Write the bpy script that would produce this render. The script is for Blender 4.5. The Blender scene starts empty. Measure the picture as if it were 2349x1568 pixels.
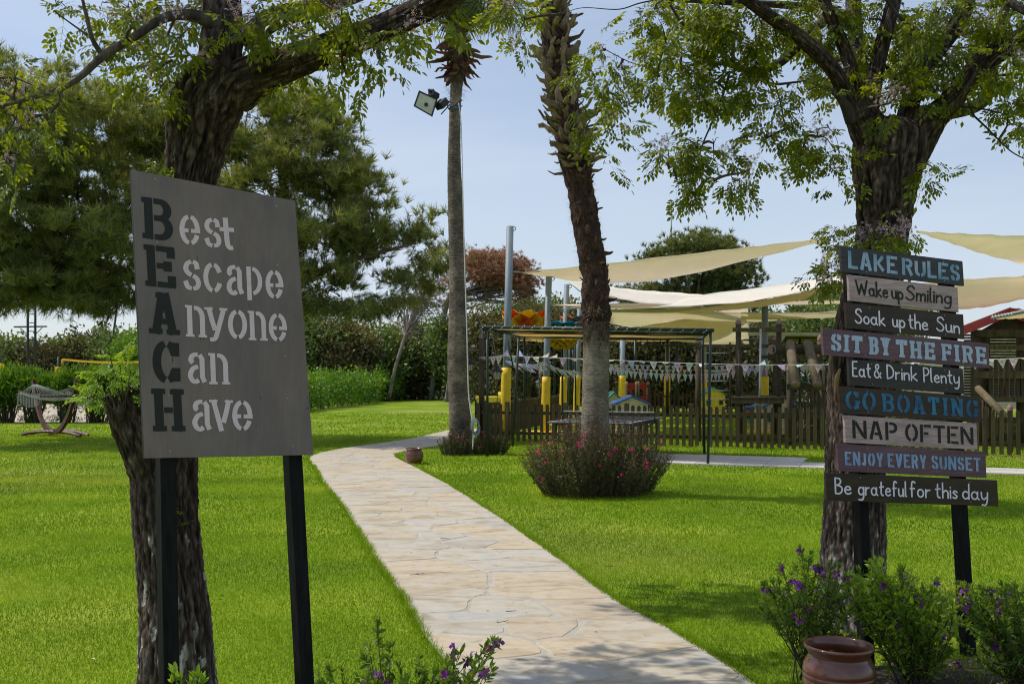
import bpy, math, random
import numpy as np
from mathutils import Vector, Matrix, noise as mnoise

random.seed(7); RNG = np.random.default_rng(7)
S = bpy.context.scene
C = S.collection
R = math.radians

# ------------------------------------------------------------------ camera
F = 2284.0; CX = 1174.5; HY = 860.0; CAMZ = 1.6
cd = bpy.data.cameras.new('camera'); cam = bpy.data.objects.new('camera', cd); C.objects.link(cam)
cam.location = (0, 0, CAMZ); cam.rotation_euler = (R(90), 0, 0)
cd.sensor_width = 36.0; cd.lens = F / 2349 * 36.0; cd.shift_y = (HY - 784) / 2349
cd.clip_start = 0.05; cd.clip_end = 9000
cd.dof.use_dof = True; cd.dof.focus_distance = 5.6; cd.dof.aperture_fstop = 9.0
S.camera = cam

# ------------------------------------------------------------------ light
SUN_EL = 58.0; SUN_AZ = -76.0          # azimuth from +Y, negative = left
sd = Vector((math.sin(R(SUN_AZ)) * math.cos(R(SUN_EL)), math.cos(R(SUN_AZ)) * math.cos(R(SUN_EL)), math.sin(R(SUN_EL))))
w = bpy.data.worlds.new('World'); S.world = w; w.use_nodes = True
nt = w.node_tree; nt.nodes.clear()
sky = nt.nodes.new('ShaderNodeTexSky'); sky.sky_type = 'NISHITA'; sky.sun_disc = False
sky.sun_elevation = R(SUN_EL); sky.sun_rotation = R(SUN_AZ)
sky.air_density = 1.0; sky.dust_density = 0.9; sky.ozone_density = 1.2
tc = nt.nodes.new('ShaderNodeTexCoord')
mp = nt.nodes.new('ShaderNodeMapping'); mp.inputs['Scale'].default_value = (1.2, 1.2, 5.0)
nz = nt.nodes.new('ShaderNodeTexNoise'); nz.inputs['Scale'].default_value = 1.6; nz.inputs['Detail'].default_value = 5; nz.inputs['Distortion'].default_value = 0.6
rp = nt.nodes.new('ShaderNodeValToRGB'); rp.color_ramp.elements[0].position = 0.38; rp.color_ramp.elements[1].position = 0.75
rp.color_ramp.elements[0].color = (0.20, 0.20, 0.20, 1); rp.color_ramp.elements[1].color = (0.66, 0.66, 0.66, 1)
mx = nt.nodes.new('ShaderNodeMix'); mx.data_type = 'RGBA'
mx.inputs['B'].default_value = (4.75, 5.25, 6.15, 1)
bg = nt.nodes.new('ShaderNodeBackground'); bg.inputs['Strength'].default_value = 0.14
wo = nt.nodes.new('ShaderNodeOutputWorld')
nt.links.new(tc.outputs['Generated'], mp.inputs['Vector']); nt.links.new(mp.outputs[0], nz.inputs['Vector'])
nt.links.new(nz.outputs['Fac'], rp.inputs[0])
sx = nt.nodes.new('ShaderNodeSeparateXYZ'); nt.links.new(tc.outputs['Generated'], sx.inputs[0])
hz = nt.nodes.new('ShaderNodeMapRange'); hz.inputs['From Min'].default_value = 0.42; hz.inputs['From Max'].default_value = 0.0; hz.inputs['To Min'].default_value = 0.0; hz.inputs['To Max'].default_value = 0.34
nt.links.new(sx.outputs['Z'], hz.inputs['Value'])
ad = nt.nodes.new('ShaderNodeMath'); ad.operation = 'ADD'; ad.use_clamp = True; nt.links.new(rp.outputs[0], ad.inputs[0]); nt.links.new(hz.outputs[0], ad.inputs[1]); nt.links.new(ad.outputs[0], mx.inputs['Factor'])
nt.links.new(sky.outputs[0], mx.inputs['A']); nt.links.new(mx.outputs['Result'], bg.inputs['Color'])
nt.links.new(bg.outputs[0], wo.inputs[0])
sl = bpy.data.lights.new('sun', 'SUN'); sl.energy = 3.6; sl.angle = R(0.5); sl.color = (1.0, 0.955, 0.88)
so = bpy.data.objects.new('sun', sl); C.objects.link(so); so.location = (-20, 5, 40)
so.rotation_euler = sd.to_track_quat('Z', 'Y').to_euler()
S.view_settings.view_transform = 'Standard'; S.view_settings.look = 'None'
S.view_settings.gamma = 1.0; S.view_settings.use_curve_mapping = False; S.view_settings.exposure = 0.02
try:
    S.cycles.use_denoising = True; S.cycles.pixel_filter_type = 'BLACKMAN_HARRIS'; S.cycles.filter_width = 1.05; S.cycles.max_bounces = 8; S.cycles.transparent_max_bounces = 8
    S.cycles.sample_clamp_indirect = 6.0; S.cycles.caustics_reflective = False; S.cycles.caustics_refractive = False
except Exception: pass

# ------------------------------------------------------------------ helpers
def P(px, py, d):
    return Vector(((px - CX) / F * d, d, CAMZ + (HY - py) / F * d))
def G(px, py):
    d = CAMZ * F / (py - HY); return Vector(((px - CX) / F * d, d, 0))

def ramp(n, stops):
    r = n.new('ShaderNodeValToRGB'); e = r.color_ramp.elements
    while len(e) > 1: e.remove(e[-1])
    e[0].position = stops[0][0]; e[0].color = (*stops[0][1], 1)
    for p, c in stops[1:]:
        x = e.new(p); x.color = (*c, 1)
    return r

def mat(name, stops, rough=0.7, scale=8.0, stretch=(1, 1, 1), bump=0.0, bscale=None, detail=6, spec=0.4, metal=0.0,
        coat=0.0, trans=0.0, tint=None, use='noise', objrand=0.0, coord='Object', bdist=0.01):
    """stops: colour ramp over a noise; every material has some grain."""
    m = bpy.data.materials.new(name); m.use_nodes = True
    t = m.node_tree; n = t.nodes; L = t.links; b = n['Principled BSDF']; out = n['Material Output']
    if isinstance(stops[0], (int, float)):
        c = stops; stops = [(0.3, tuple(v * 0.86 for v in c)), (0.7, tuple(min(1, v * 1.12) for v in c))]
    co = n.new('ShaderNodeTexCoord'); mpp = n.new('ShaderNodeMapping'); mpp.inputs['Scale'].default_value = stretch
    L.new(co.outputs[coord], mpp.inputs['Vector'])
    if use == 'noise':
        z = n.new('ShaderNodeTexNoise'); z.inputs['Scale'].default_value = scale; z.inputs['Detail'].default_value = detail
        z.inputs['Roughness'].default_value = 0.6
        L.new(mpp.outputs[0], z.inputs['Vector']); fac = z.outputs['Fac']
    else:
        z = n.new('ShaderNodeAttribute'); z.attribute_name = 'var'; fac = z.outputs['Fac']
    r = ramp(n, stops); L.new(fac, r.inputs[0]); col = r.outputs[0]
    if objrand > 0:
        oi = n.new('ShaderNodeObjectInfo'); mr = n.new('ShaderNodeMapRange')
        mr.inputs['To Min'].default_value = 1 - objrand; mr.inputs['To Max'].default_value = 1 + objrand
        L.new(oi.outputs['Random'], mr.inputs['Value'])
        mm = n.new('ShaderNodeMix'); mm.data_type = 'RGBA'; mm.blend_type = 'MULTIPLY'; mm.inputs['Factor'].default_value = 1
        L.new(col, mm.inputs['A']); L.new(mr.outputs[0], mm.inputs['B']); col = mm.outputs['Result']
    L.new(col, b.inputs['Base Color'])
    b.inputs['Roughness'].default_value = rough; b.inputs['Specular IOR Level'].default_value = spec
    b.inputs['Metallic'].default_value = metal; b.inputs['Coat Weight'].default_value = coat
    if coat: b.inputs['Coat Roughness'].default_value = 0.12
    if bump > 0:
        z2 = n.new('ShaderNodeTexNoise'); z2.inputs['Scale'].default_value = bscale or scale * 3; z2.inputs['Detail'].default_value = 8
        z2.inputs['Roughness'].default_value = 0.65
        L.new(mpp.outputs[0], z2.inputs['Vector'])
        bp = n.new('ShaderNodeBump'); bp.inputs['Strength'].default_value = bump; bp.inputs['Distance'].default_value = bdist
        L.new(z2.outputs['Fac'], bp.inputs['Height']); L.new(bp.outputs[0], b.inputs['Normal'])
    if trans > 0:
        tr = n.new('ShaderNodeBsdfTranslucent'); ms = n.new('ShaderNodeMixShader'); ms.inputs[0].default_value = trans
        g = n.new('ShaderNodeMix'); g.data_type = 'RGBA'; g.blend_type = 'MULTIPLY'; g.inputs['Factor'].default_value = 1
        g.inputs['B'].default_value = (*tint, 1) if tint else ((1.6, 1.36, 0.45, 1) if use == 'var' else (1.0, 0.96, 0.86, 1))
        L.new(col, g.inputs['A']); L.new(g.outputs['Result'], tr.inputs['Color'])
        L.new(b.outputs[0], ms.inputs[1]); L.new(tr.outputs[0], ms.inputs[2]); L.new(ms.outputs[0], out.inputs['Surface'])
    m['_'] = 1
    return m

def leafmat(name, dark, mid, light, trans=0.35, rough=0.5, spec=0.35, objrand=0.15, tint=None):
    return mat(name, [(0.0, dark), (0.5, mid), (1.0, light)], rough=rough, use='var', trans=trans, spec=spec, objrand=objrand, tint=tint)

WL = {}
def tag(o, label=None, cat=None, group=None, kind=None):
    if label: o['label'] = label
    if cat: o['category'] = cat
    if group: o['group'] = group
    if kind: o['kind'] = kind
    return o
def thing(name, label, cat, loc=(0, 0, 0), group=None):
    o = bpy.data.objects.new(name, None); C.objects.link(o); o.location = Vector(loc); o.empty_display_size = 0.2
    WL[o.name] = Vector(loc); return tag(o, label, cat, group)
def wl(p): return WL.get(p.name, Vector((0, 0, 0))) if p else Vector((0, 0, 0))
def link(name, me, m, parent=None, base=None):
    o = bpy.data.objects.new(name, me); C.objects.link(o)
    if m is not None and len(me.materials) == 0:
        for k in (m if isinstance(m, (list, tuple)) else [m]): me.materials.append(k)
    if parent:
        o.parent = parent; WL[o.name] = wl(parent)
    elif base is not None:
        o.location = base; WL[o.name] = Vector(base)
    return o
def mk(name, vs, fs, m, parent=None, smooth=False, base=None, kind=None):
    off = wl(parent) if parent else Vector(base or (0, 0, 0))
    me = bpy.data.meshes.new(name)
    me.from_pydata([tuple(Vector(v) - off) for v in vs], [], fs); 
    if smooth: me.polygons.foreach_set('use_smooth', [True] * len(me.polygons))
    me.update()
    o = link(name, me, m, parent, base)
    if kind: o['kind'] = kind
    return o
def mknp(name, V, T, m, parent=None, var=None, smooth=False, base=None, kind=None):
    """V (n,3) float, T (m,3|4) int -> mesh; var per vertex."""
    off = np.array(wl(parent) if parent else Vector(base or (0, 0, 0)))
    V = np.asarray(V, np.float32) - off.astype(np.float32); T = np.asarray(T, np.int32)
    me = bpy.data.meshes.new(name); k = T.shape[1]
    me.vertices.add(len(V)); me.vertices.foreach_set('co', V.ravel())
    me.loops.add(T.size); me.loops.foreach_set('vertex_index', T.ravel())
    me.polygons.add(len(T)); me.polygons.foreach_set('loop_start', np.arange(0, T.size, k, dtype=np.int32))
    try: me.polygons.foreach_set('loop_total', np.full(len(T), k, np.int32))
    except Exception: pass
    if smooth: me.polygons.foreach_set('use_smooth', np.ones(len(T), bool))
    if var is not None:
        a = me.attributes.new('var', 'FLOAT', 'POINT'); a.data.foreach_set('value', np.asarray(var, np.float32))
    me.update(calc_edges=True); me.validate()
    o = link(name, me, m, parent, base)
    if kind: o['kind'] = kind
    return o

def copyof(o, parent, loc, rot=None, scale=None):
    c = o.copy(); C.objects.link(c); c.parent = parent
    c.location = Vector(loc) - wl(parent)
    if rot is not None: c.rotation_euler = rot
    if scale is not None: c.scale = scale
    WL[c.name] = wl(parent)
    return c

def frame_of(d, up=Vector((0, 0, 1))):
    d = Vector(d).normalized()
    s = d.cross(up)
    if s.length < 1e-3: s = d.cross(Vector((0, 1, 0)))
    s.normalize(); return s, s.cross(d).normalized()

def boxv(c, s, rz=0.0):
    """box centred at c, size s, rotated about z"""
    cs, sn = math.cos(rz), math.sin(rz); out = []
    for dz in (-.5, .5):
        for dx, dy in ((-.5, -.5), (.5, -.5), (.5, .5), (-.5, .5)):
            x, y = dx * s[0], dy * s[1]
            out.append((c[0] + x * cs - y * sn, c[1] + x * sn + y * cs, c[2] + dz * s[2]))
    return out
BF = [(3, 2, 1, 0), (4, 5, 6, 7), (0, 1, 5, 4), (1, 2, 6, 5), (2, 3, 7, 6), (3, 0, 4, 7)]
def box(name, c, s, m, parent=None, rz=0.0, bevel=0.0, base=None):
    o = mk(name, boxv(c, s, rz), BF, m, parent, base=base)
    if bevel:
        b = o.modifiers.new('b', 'BEVEL'); b.width = bevel; b.segments = 2
    return o
def beam(name, a, b, w, h, m, parent=None, bevel=0.0, up=Vector((0, 0, 1)), base=None):
    a, b = Vector(a), Vector(b); s, u = frame_of(b - a, up); vs = []
    for p in (a, b):
        for x, y in ((-.5, -.5), (.5, -.5), (.5, .5), (-.5, .5)): vs.append(p + s * x * w + u * y * h)
    o = mk(name, vs, [(0, 1, 2, 3), (7, 6, 5, 4), (1, 0, 4, 5), (2, 1, 5, 6), (3, 2, 6, 7), (0, 3, 7, 4)], m, parent, base=base)
    if bevel:
        q = o.modifiers.new('b', 'BEVEL'); q.width = bevel; q.segments = 2
    return o
def crs(pts, n=5):
    """Catmull-Rom through pts (tuples of any length)."""
    p = [np.array(q, float) for q in pts]
    if len(p) < 3: 
        return [p[0] + (p[1] - p[0]) * t for t in np.linspace(0, 1, n + 1)]
    p = [2 * p[0] - p[1]] + p + [2 * p[-1] - p[-2]]; out = []
    for i in range(1, len(p) - 2):
        for k in range(n):
            t = k / n
            out.append(0.5 * ((2 * p[i]) + (-p[i - 1] + p[i + 1]) * t + (2 * p[i - 1] - 5 * p[i] + 4 * p[i + 1] - p[i + 2]) * t * t + (-p[i - 1] + 3 * p[i] - 3 * p[i + 1] + p[i + 2]) * t ** 3))
    out.append(p[-2]); return out
def tubev(pts, seg=8, relief=None, cap=True):
    """pts: list of (x,y,z,r). returns verts, faces. relief(angle, s, p)->radius factor"""
    vs = []; fs = []; n = len(pts); prev = None; s = 0.0
    P3 = [Vector(p[:3]) for p in pts]
    for i in range(n):
        d = (P3[min(i + 1, n - 1)] - P3[max(i - 1, 0)]); d = d.normalized() if d.length > 1e-9 else Vector((0, 0, 1))
        if prev is None:
            sx = d.cross(Vector((0, 1, 0)))
            if sx.length < .05: sx = d.cross(Vector((1, 0, 0)))
            sx.normalize()
        else:
            sx = (prev - d * prev.dot(d)).normalized()
        prev = sx; sy = d.cross(sx)
        if i: s += (P3[i] - P3[i - 1]).length
        for k in range(seg):
            a = 2 * math.pi * k / seg; r = pts[i][3]
            if relief: r *= relief(a, s, P3[i])
            vs.append(P3[i] + (sx * math.cos(a) + sy * math.sin(a)) * r)
    for i in range(n - 1):
        for k in range(seg):
            k2 = (k + 1) % seg
            fs.append((i * seg + k, i * seg + k2, (i + 1) * seg + k2, (i + 1) * seg + k))
    if cap:
        fs.append(tuple(range(seg - 1, -1, -1))); fs.append(tuple((n - 1) * seg + k for k in range(seg)))
    return vs, fs
def tube(name, pts, m, parent=None, seg=8, smooth=True, relief=None, sm=0, base=None):
    if sm: pts = crs(pts, sm)
    vs, fs = tubev(pts, seg, relief); return mk(name, vs, fs, m, parent, smooth, base=base)
def cyl(name, a, b, r, m, parent=None, r2=None, seg=12, base=None):
    a, b = Vector(a), Vector(b)
    return tube(name, [(*a, r), (*b, r if r2 is None else r2)], m, parent, seg, True, base=base)
def multi(name, parts, m, parent=None, smooth=False, kind=None, base=None):
    V = []; Fc = []
    for vs, fs in parts:
        o = len(V); V += list(vs); Fc += [tuple(i + o for i in f) for f in fs]
    return mk(name, V, Fc, m, parent, smooth, kind=kind, base=base)
def lathev(c, prof, seg=28):
    vs = []; fs = []
    for r, z in prof:
        for k in range(seg):
            a = 2 * math.pi * k / seg; vs.append((c[0] + r * math.cos(a), c[1] + r * math.sin(a), c[2] + z))
    for i in range(len(prof) - 1):
        for k in range(seg):
            k2 = (k + 1) % seg; fs.append((i * seg + k, i * seg + k2, (i + 1) * seg + k2, (i + 1) * seg + k))
    return vs, fs
def fix_normals_smooth_angle(o, ang=40):
    pass

def rotmats(dirs, rolls):
    """matrices whose +Y axis follows dirs, rolled; returns (N,3,3) with columns x,y,z"""
    d = dirs / np.linalg.norm(dirs, axis=1, keepdims=True)
    up = np.tile(np.array([0., 0., 1.]), (len(d), 1)); par = np.abs(d[:, 2]) > .98; up[par] = (1, 0, 0)
    x = np.cross(d, up); x /= np.linalg.norm(x, axis=1, keepdims=True); z = np.cross(x, d)
    c, s = np.cos(rolls)[:, None], np.sin(rolls)[:, None]
    x2 = x * c + z * s; z2 = -x * s + z * c
    return np.stack([x2, d, z2], axis=2)
def bake(tv, tt, M, loc, scale, var, tvar=None):
    """instances of a template -> arrays. var per instance (+ tvar per template vertex)"""
    tv = np.asarray(tv, float); tt = np.asarray(tt, int); N = len(loc)
    V = np.einsum('nij,kj->nki', M, tv) * np.asarray(scale)[:, None, None] + loc[:, None, :]
    T = (tt[None] + (np.arange(N) * len(tv))[:, None, None]).reshape(-1, tt.shape[1])
    vv = np.repeat(np.asarray(var)[:, None], len(tv), 1)
    if tvar is not None: vv = vv + np.asarray(tvar)[None]
    return V.reshape(-1, 3), T, np.clip(vv, 0, 1).ravel()
def stack(lst):
    Vs = []; Ts = []; vs = []; o = 0
    for V, T, v in lst:
        Vs.append(V); Ts.append(T + o); vs.append(v); o += len(V)
    return np.concatenate(Vs), np.concatenate(Ts), np.concatenate(vs)
def bark_tube(name, pts, m, parent, seg=110, sm=26, amp=.085, seed=0, fa=7.5, fs=2.7, lump=.10, wash=None):
    """trunk with real vertical bark ridges; var = ridge height (crevices low)"""
    sp = [tuple(q) for q in crs(pts, sm)]; vs, fs_ = tubev(sp, seg, None); n = len(sp); P3 = [Vector(q[:3]) for q in sp]; var = []; s = 0.0; out = []
    for i in range(n):
        if i: s += (P3[i] - P3[i - 1]).length
        for k in range(seg):
            a = 2 * math.pi * k / seg; ca, sa = math.cos(a), math.sin(a); tw = s * .35
            c2, s2 = math.cos(a + tw), math.sin(a + tw)
            w1 = mnoise.noise(Vector((c2 * 2.2 + seed, s2 * 2.2, s * 2.4))) * .35
            r1 = 1 - abs(mnoise.noise(Vector((c2 * fa + seed + w1, s2 * fa, s * fs * 1.7)))) * 2.6
            r2 = mnoise.noise(Vector((c2 * fa * 2.6, s2 * fa * 2.6 + seed, s * fs * 9)))
            l = mnoise.noise(Vector((ca * 1.2, sa * 1.2 + seed, s * 1.6))); h = max(-1, r1) * .6 + r2 * .8
            v = vs[i * seg + k]; d = v - P3[i]; rad = min(pts[0][3], .17); out.append(v + d.normalized() * rad * amp * h + d * lump * l)
            q = .5 + .38 * h
            if wash is not None: q += wash(v.z, mnoise.noise(Vector((v.x * 26, v.y * 26, v.z * 7))))
            var.append(min(1, max(0, q)))
    me = bpy.data.meshes.new(name); off = wl(parent); me.from_pydata([tuple(v - off) for v in out], [], fs_); a_ = me.attributes.new('var', 'FLOAT', 'POINT'); a_.data.foreach_set('value', var)
    me.polygons.foreach_set('use_smooth', [True] * len(me.polygons)); me.update(); return link(name, me, m, parent), sp
def rdirs(n, rng=RNG):
    v = rng.normal(size=(n, 3)); return v / np.linalg.norm(v, axis=1, keepdims=True)
# ------------------------------------------------------------------ materials
M_post = mat('black_painted_wood', [(0.3, (0.006, 0.006, 0.007)), (0.7, (0.011, 0.011, 0.012))], rough=0.7, spec=.12, scale=30, stretch=(1, 1, .2), bump=.2)
M_board = None
M_bark = mat('melia_bark', [(0.32, (0.022, 0.015, 0.012)), (0.5, (0.075, 0.055, 0.044)), (0.68, (0.15, 0.12, 0.10))], rough=0.9, scale=16, stretch=(1, 1, .22), bump=1.0, bscale=34, bdist=.02)
M_barkv = mat('ridged_melia_bark', [(0.0, (0.006, 0.005, 0.004)), (0.35, (0.016, 0.011, 0.009)), (0.6, (0.045, 0.031, 0.025)), (0.82, (0.115, 0.088, 0.073)), (1.0, (0.36, 0.34, 0.31))], rough=0.92, spec=.15, use='var', bump=1.0, bscale=55, scale=20, stretch=(1, 1, .4), bdist=.012)
def speckle(m, scale, stretch, lo, hi, p0=.36, p1=.64, detail=8):
    t = m.node_tree; n = t.nodes; L = t.links; b = n['Principled BSDF']; src = b.inputs['Base Color'].links[0].from_socket
    co = n.new('ShaderNodeTexCoord'); q = n.new('ShaderNodeMapping'); q.inputs['Scale'].default_value = stretch; z = n.new('ShaderNodeTexNoise'); z.inputs['Scale'].default_value = scale; z.inputs['Detail'].default_value = detail; z.inputs['Roughness'].default_value = .7; z.inputs['Distortion'].default_value = .5
    L.new(co.outputs['Object'], q.inputs[0]); L.new(q.outputs[0], z.inputs['Vector']); r_ = ramp(n, [(p0, (lo,) * 3), (p1, (hi,) * 3)]); L.new(z.outputs['Fac'], r_.inputs[0])
    x = n.new('ShaderNodeMix'); x.data_type = 'RGBA'; x.blend_type = 'MULTIPLY'; x.inputs['Factor'].default_value = 1; L.new(src, x.inputs['A']); L.new(r_.outputs[0], x.inputs['B']); L.new(x.outputs['Result'], b.inputs['Base Color'])
speckle(M_barkv, 34, (1, 1, .16), .25, 1.9)
M_limb = mat('melia_limb_bark', [(0.3, (0.018, 0.014, 0.012)), (0.55, (0.048, 0.038, 0.033)), (0.75, (0.12, 0.10, 0.088))], rough=0.85, scale=14, stretch=(1, 1, .5), bump=.7, bscale=60)
M_twig = mat('twig_bark', (0.07, 0.055, 0.04), rough=.8)
M_cut = mat('torn_wood', [(0.3, (0.16, 0.09, 0.04)), (0.7, (0.42, 0.27, 0.13))], rough=.8, scale=30, stretch=(1, 1, .2), bump=.6)
M_mleaf = leafmat('melia_leaf', (0.065, 0.095, 0.008), (0.165, 0.220, 0.012), (0.35, 0.42, 0.03), trans=.55, rough=.42, spec=.5)
M_sprout = leafmat('young_leaf', (0.14, 0.25, 0.03), (0.26, 0.42, 0.05), (0.42, 0.58, 0.10), trans=.4, rough=.4)
M_bloss = leafmat('lilac_blossom', (0.20, 0.10, 0.25), (0.42, 0.29, 0.43), (0.62, 0.52, 0.60), trans=.25, rough=.6)
M_berry = mat('dry_berry', (0.38, 0.22, 0.06), rough=.5)
M_needle = leafmat('pine_needles', (0.085, 0.107, 0.033), (0.225, 0.252, 0.072), (0.48, 0.475, 0.165), trans=.38, tint=(1.42, 1.32, .5), rough=.55)
M_rustneedle = leafmat('dry_rust_needles', (0.24, 0.125, 0.07), (0.50, 0.28, 0.155), (0.66, 0.44, 0.27), trans=.3, tint=(1.05, .95, .85), rough=.7)
M_pineneedle2 = leafmat('stone_pine_needles', (0.06, 0.095, 0.025), (0.17, 0.21, 0.06), (0.36, 0.37, 0.12), trans=.3)
M_pbark = mat('pine_bark', [(0.3, (0.06, 0.04, 0.03)), (0.7, (0.22, 0.17, 0.14))], rough=.9, scale=5, stretch=(1, 1, .4), bump=.6)
M_bush = leafmat('evergreen_shrub_leaf', (0.05, 0.085, 0.022), (0.13, 0.20, 0.055), (0.29, 0.36, 0.12), trans=.25, rough=.5)
M_bushdryshade = leafmat('dry_shaded_shrub_leaf', (0.045, 0.042, 0.02), (0.12, 0.115, 0.045), (0.26, 0.23, 0.11), trans=.2, rough=.6)  # dry brown leaf, colour also darkened for the shade behind the playground
M_hedge = leafmat('hedge_leaf', (0.05, 0.12, 0.015), (0.11, 0.23, 0.025), (0.22, 0.38, 0.045), trans=.4, rough=.45)
M_poly = leafmat('polygala_leaf', (0.05, 0.10, 0.02), (0.11, 0.20, 0.03), (0.24, 0.34, 0.05), trans=.45, rough=.45)
M_gaura = leafmat('reddish_bush_leaf', (0.04, 0.052, 0.02), (0.105, 0.12, 0.045), (0.24, 0.23, 0.09), trans=.2, rough=.55)
M_gtip = leafmat('reddish_bush_tips', (0.06, 0.03, 0.02), (0.12, 0.07, 0.04), (0.22, 0.13, 0.07), trans=.2, rough=.55)
M_pink = leafmat('pink_petal', (0.55, 0.02, 0.22), (0.72, 0.04, 0.32), (0.85, 0.12, 0.45), trans=.3, rough=.5, objrand=0)
M_purple = leafmat('purple_petal', (0.10, 0.02, 0.20), (0.22, 0.045, 0.38), (0.42, 0.14, 0.55), trans=.3, rough=.5, objrand=0)
M_blade = leafmat('grass_blade', (0.082, 0.175, 0.005), (0.185, 0.320, 0.009), (0.38, 0.48, 0.05), trans=.42, rough=.6, spec=.12, objrand=0)
M_soil = mat('dark_soil', [(0.3, (0.035, 0.024, 0.016)), (0.7, (0.11, 0.085, 0.06))], rough=.95, scale=25, bump=1, bscale=90)
M_sand = mat('pale_sand', [(0.3, (0.40, 0.33, 0.25)), (0.7, (0.52, 0.44, 0.34))], rough=.95, scale=3, bump=.6)
M_pot = mat('glazed_brown_clay', [(0.3, (0.085, 0.028, 0.014)), (0.7, (0.14, 0.048, 0.024))], rough=.3, scale=9, spec=.5, coat=.5)
M_fence = mat('tanalised_timber', [(0.3, (0.036, 0.027, 0.012)), (0.55, (0.082, 0.062, 0.028)), (0.75, (0.15, 0.118, 0.06))], rough=.85, scale=12, stretch=(1, 1, .15), bump=.4, objrand=.25)
M_logl = mat('pale_peeled_log', [(0.3, (0.08, 0.06, 0.032)), (0.7, (0.19, 0.145, 0.08))], rough=.8, scale=8, stretch=(1, 1, .3), bump=.3)
M_logcap = mat('cut_log_end', (0.26, 0.17, 0.14), rough=.8)
M_log = mat('dark_log', [(0.3, (0.035, 0.026, 0.014)), (0.7, (0.10, 0.075, 0.042))], rough=.85, scale=7, stretch=(1, 1, .2), bump=.4, objrand=.15)
M_galv = mat('galvanised_steel', [(0.3, (0.17, 0.21, 0.235)), (0.7, (0.25, 0.29, 0.32))], rough=.6, scale=12, stretch=(1, 1, .3), metal=.1)
M_yel = mat('yellow_padding', [(0.3, (0.72, 0.46, 0.010)), (0.7, (0.83, 0.56, 0.02))], rough=.5, scale=6, stretch=(1, 1, .6), bump=.5, bscale=9, bdist=.03)
M_green = mat('dark_green_metal', (0.012, 0.026, 0.024), rough=.45)
M_sail = mat('sail_canvas', [(0.3, (0.92, 0.88, 0.81)), (0.7, (0.95, 0.92, 0.86))], rough=.85, scale=2.5, stretch=(1, .3, 1), bump=.3, bscale=8, trans=.48, tint=(1.0, .94, .82), spec=.1)
M_canvas = mat('pergola_canvas', [(0.3, (0.80, 0.71, 0.56)), (0.7, (0.86, 0.78, 0.63))], rough=.9, scale=3, trans=.55, tint=(1, .86, .64), spec=.1)
M_rope = mat('white_rope', (0.62, 0.62, 0.60), rough=.8)
M_steel = mat('bare_steel', (0.45, 0.45, 0.44), rough=.35, metal=.8)
M_red = mat('red_painted_panel', (0.38, 0.025, 0.025), rough=.5)
M_redtile = mat('red_wooden_shingle', [(0.3, (0.24, 0.035, 0.022)), (0.7, (0.38, 0.07, 0.045))], rough=.7, scale=6, objrand=.2)
M_blue = mat('blue_plastic', (0.015, 0.17, 0.62), rough=.35)
M_teal = mat('teal_plastic', (0.06, 0.42, 0.34), rough=.4)
M_cream = mat('cream_plastic', (0.66, 0.56, 0.30), rough=.45)
M_gplas = mat('green_plastic', (0.03, 0.30, 0.15), rough=.4)
M_yplas = mat('yellow_plastic', (0.80, 0.60, 0.04), rough=.4)
M_orange = mat('orange_cloth', [(0.3, (0.66, 0.13, 0.02)), (0.7, (0.80, 0.20, 0.03))], rough=.7, scale=6, trans=.4)
M_ycloth = mat('yellow_cloth', [(0.3, (0.72, 0.52, 0.02)), (0.7, (0.85, 0.66, 0.05))], rough=.7, scale=6, trans=.4)
M_bcloth = mat('blue_cloth', [(0.3, (0.04, 0.32, 0.55)), (0.7, (0.08, 0.42, 0.65))], rough=.7, scale=6, trans=.35)
M_white = mat('white_fabric', (0.72, 0.72, 0.74), rough=.8, trans=.2)
M_black = mat('black_plastic', (0.015, 0.016, 0.017), rough=.45)
M_paving = mat('pale_paving', [(0.3, (0.42, 0.39, 0.34)), (0.7, (0.54, 0.51, 0.46))], rough=.85, scale=6, bump=.2, objrand=.07)
M_tan = mat('rust_brown_timber', [(0.3, (0.055, 0.015, 0.010)), (0.7, (0.12, 0.036, 0.02))], rough=.5, scale=5)
M_white_net = mat('cotton_cord', (0.36, 0.37, 0.36), rough=.9)

# ------------------------------------------------------------------ ground sheets
def pip(X, Y, poly):
    ins = np.zeros(len(X), bool); n = len(poly)
    for i in range(n):
        x1, y1 = poly[i]; x2, y2 = poly[(i + 1) % n]
        c = ((y1 > Y) != (y2 > Y)); 
        if y1 == y2: continue
        xi = (x2 - x1) * (Y - y1) / (y2 - y1) + x1
        ins ^= c & (X < xi)
    return ins
def sheet(name, poly, z, m, kind='structure'):
    return mk(name, [(x, y, z) for x, y in poly], [tuple(range(len(poly)))], m, kind=kind)

# lawn material : mown grass with patches, yellowing far out
M_lawn = bpy.data.materials.new('lawn_grass'); M_lawn.use_nodes = True
t = M_lawn.node_tree; n = t.nodes; L = t.links; b = n['Principled BSDF']
co = n.new('ShaderNodeTexCoord')
z1 = n.new('ShaderNodeTexNoise'); z1.inputs['Scale'].default_value = .55; z1.inputs['Detail'].default_value = 6
r1 = ramp(n, [(0.3, (0.12, 0.20, 0.008)), (0.5, (0.18, 0.275, 0.010)), (0.68, (0.29, 0.35, 0.03))])
z2 = n.new('ShaderNodeTexNoise'); z2.inputs['Scale'].default_value = 60; z2.inputs['Detail'].default_value = 4
mpp = n.new('ShaderNodeMapping'); mpp.inputs['Scale'].default_value = (1, .35, 1)
r2 = ramp(n, [(0.3, (0.6, 0.6, 0.6)), (0.7, (1.3, 1.3, 1.2))])
mm = n.new('ShaderNodeMix'); mm.data_type = 'RGBA'; mm.blend_type = 'MULTIPLY'; mm.inputs['Factor'].default_value = 1
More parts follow.
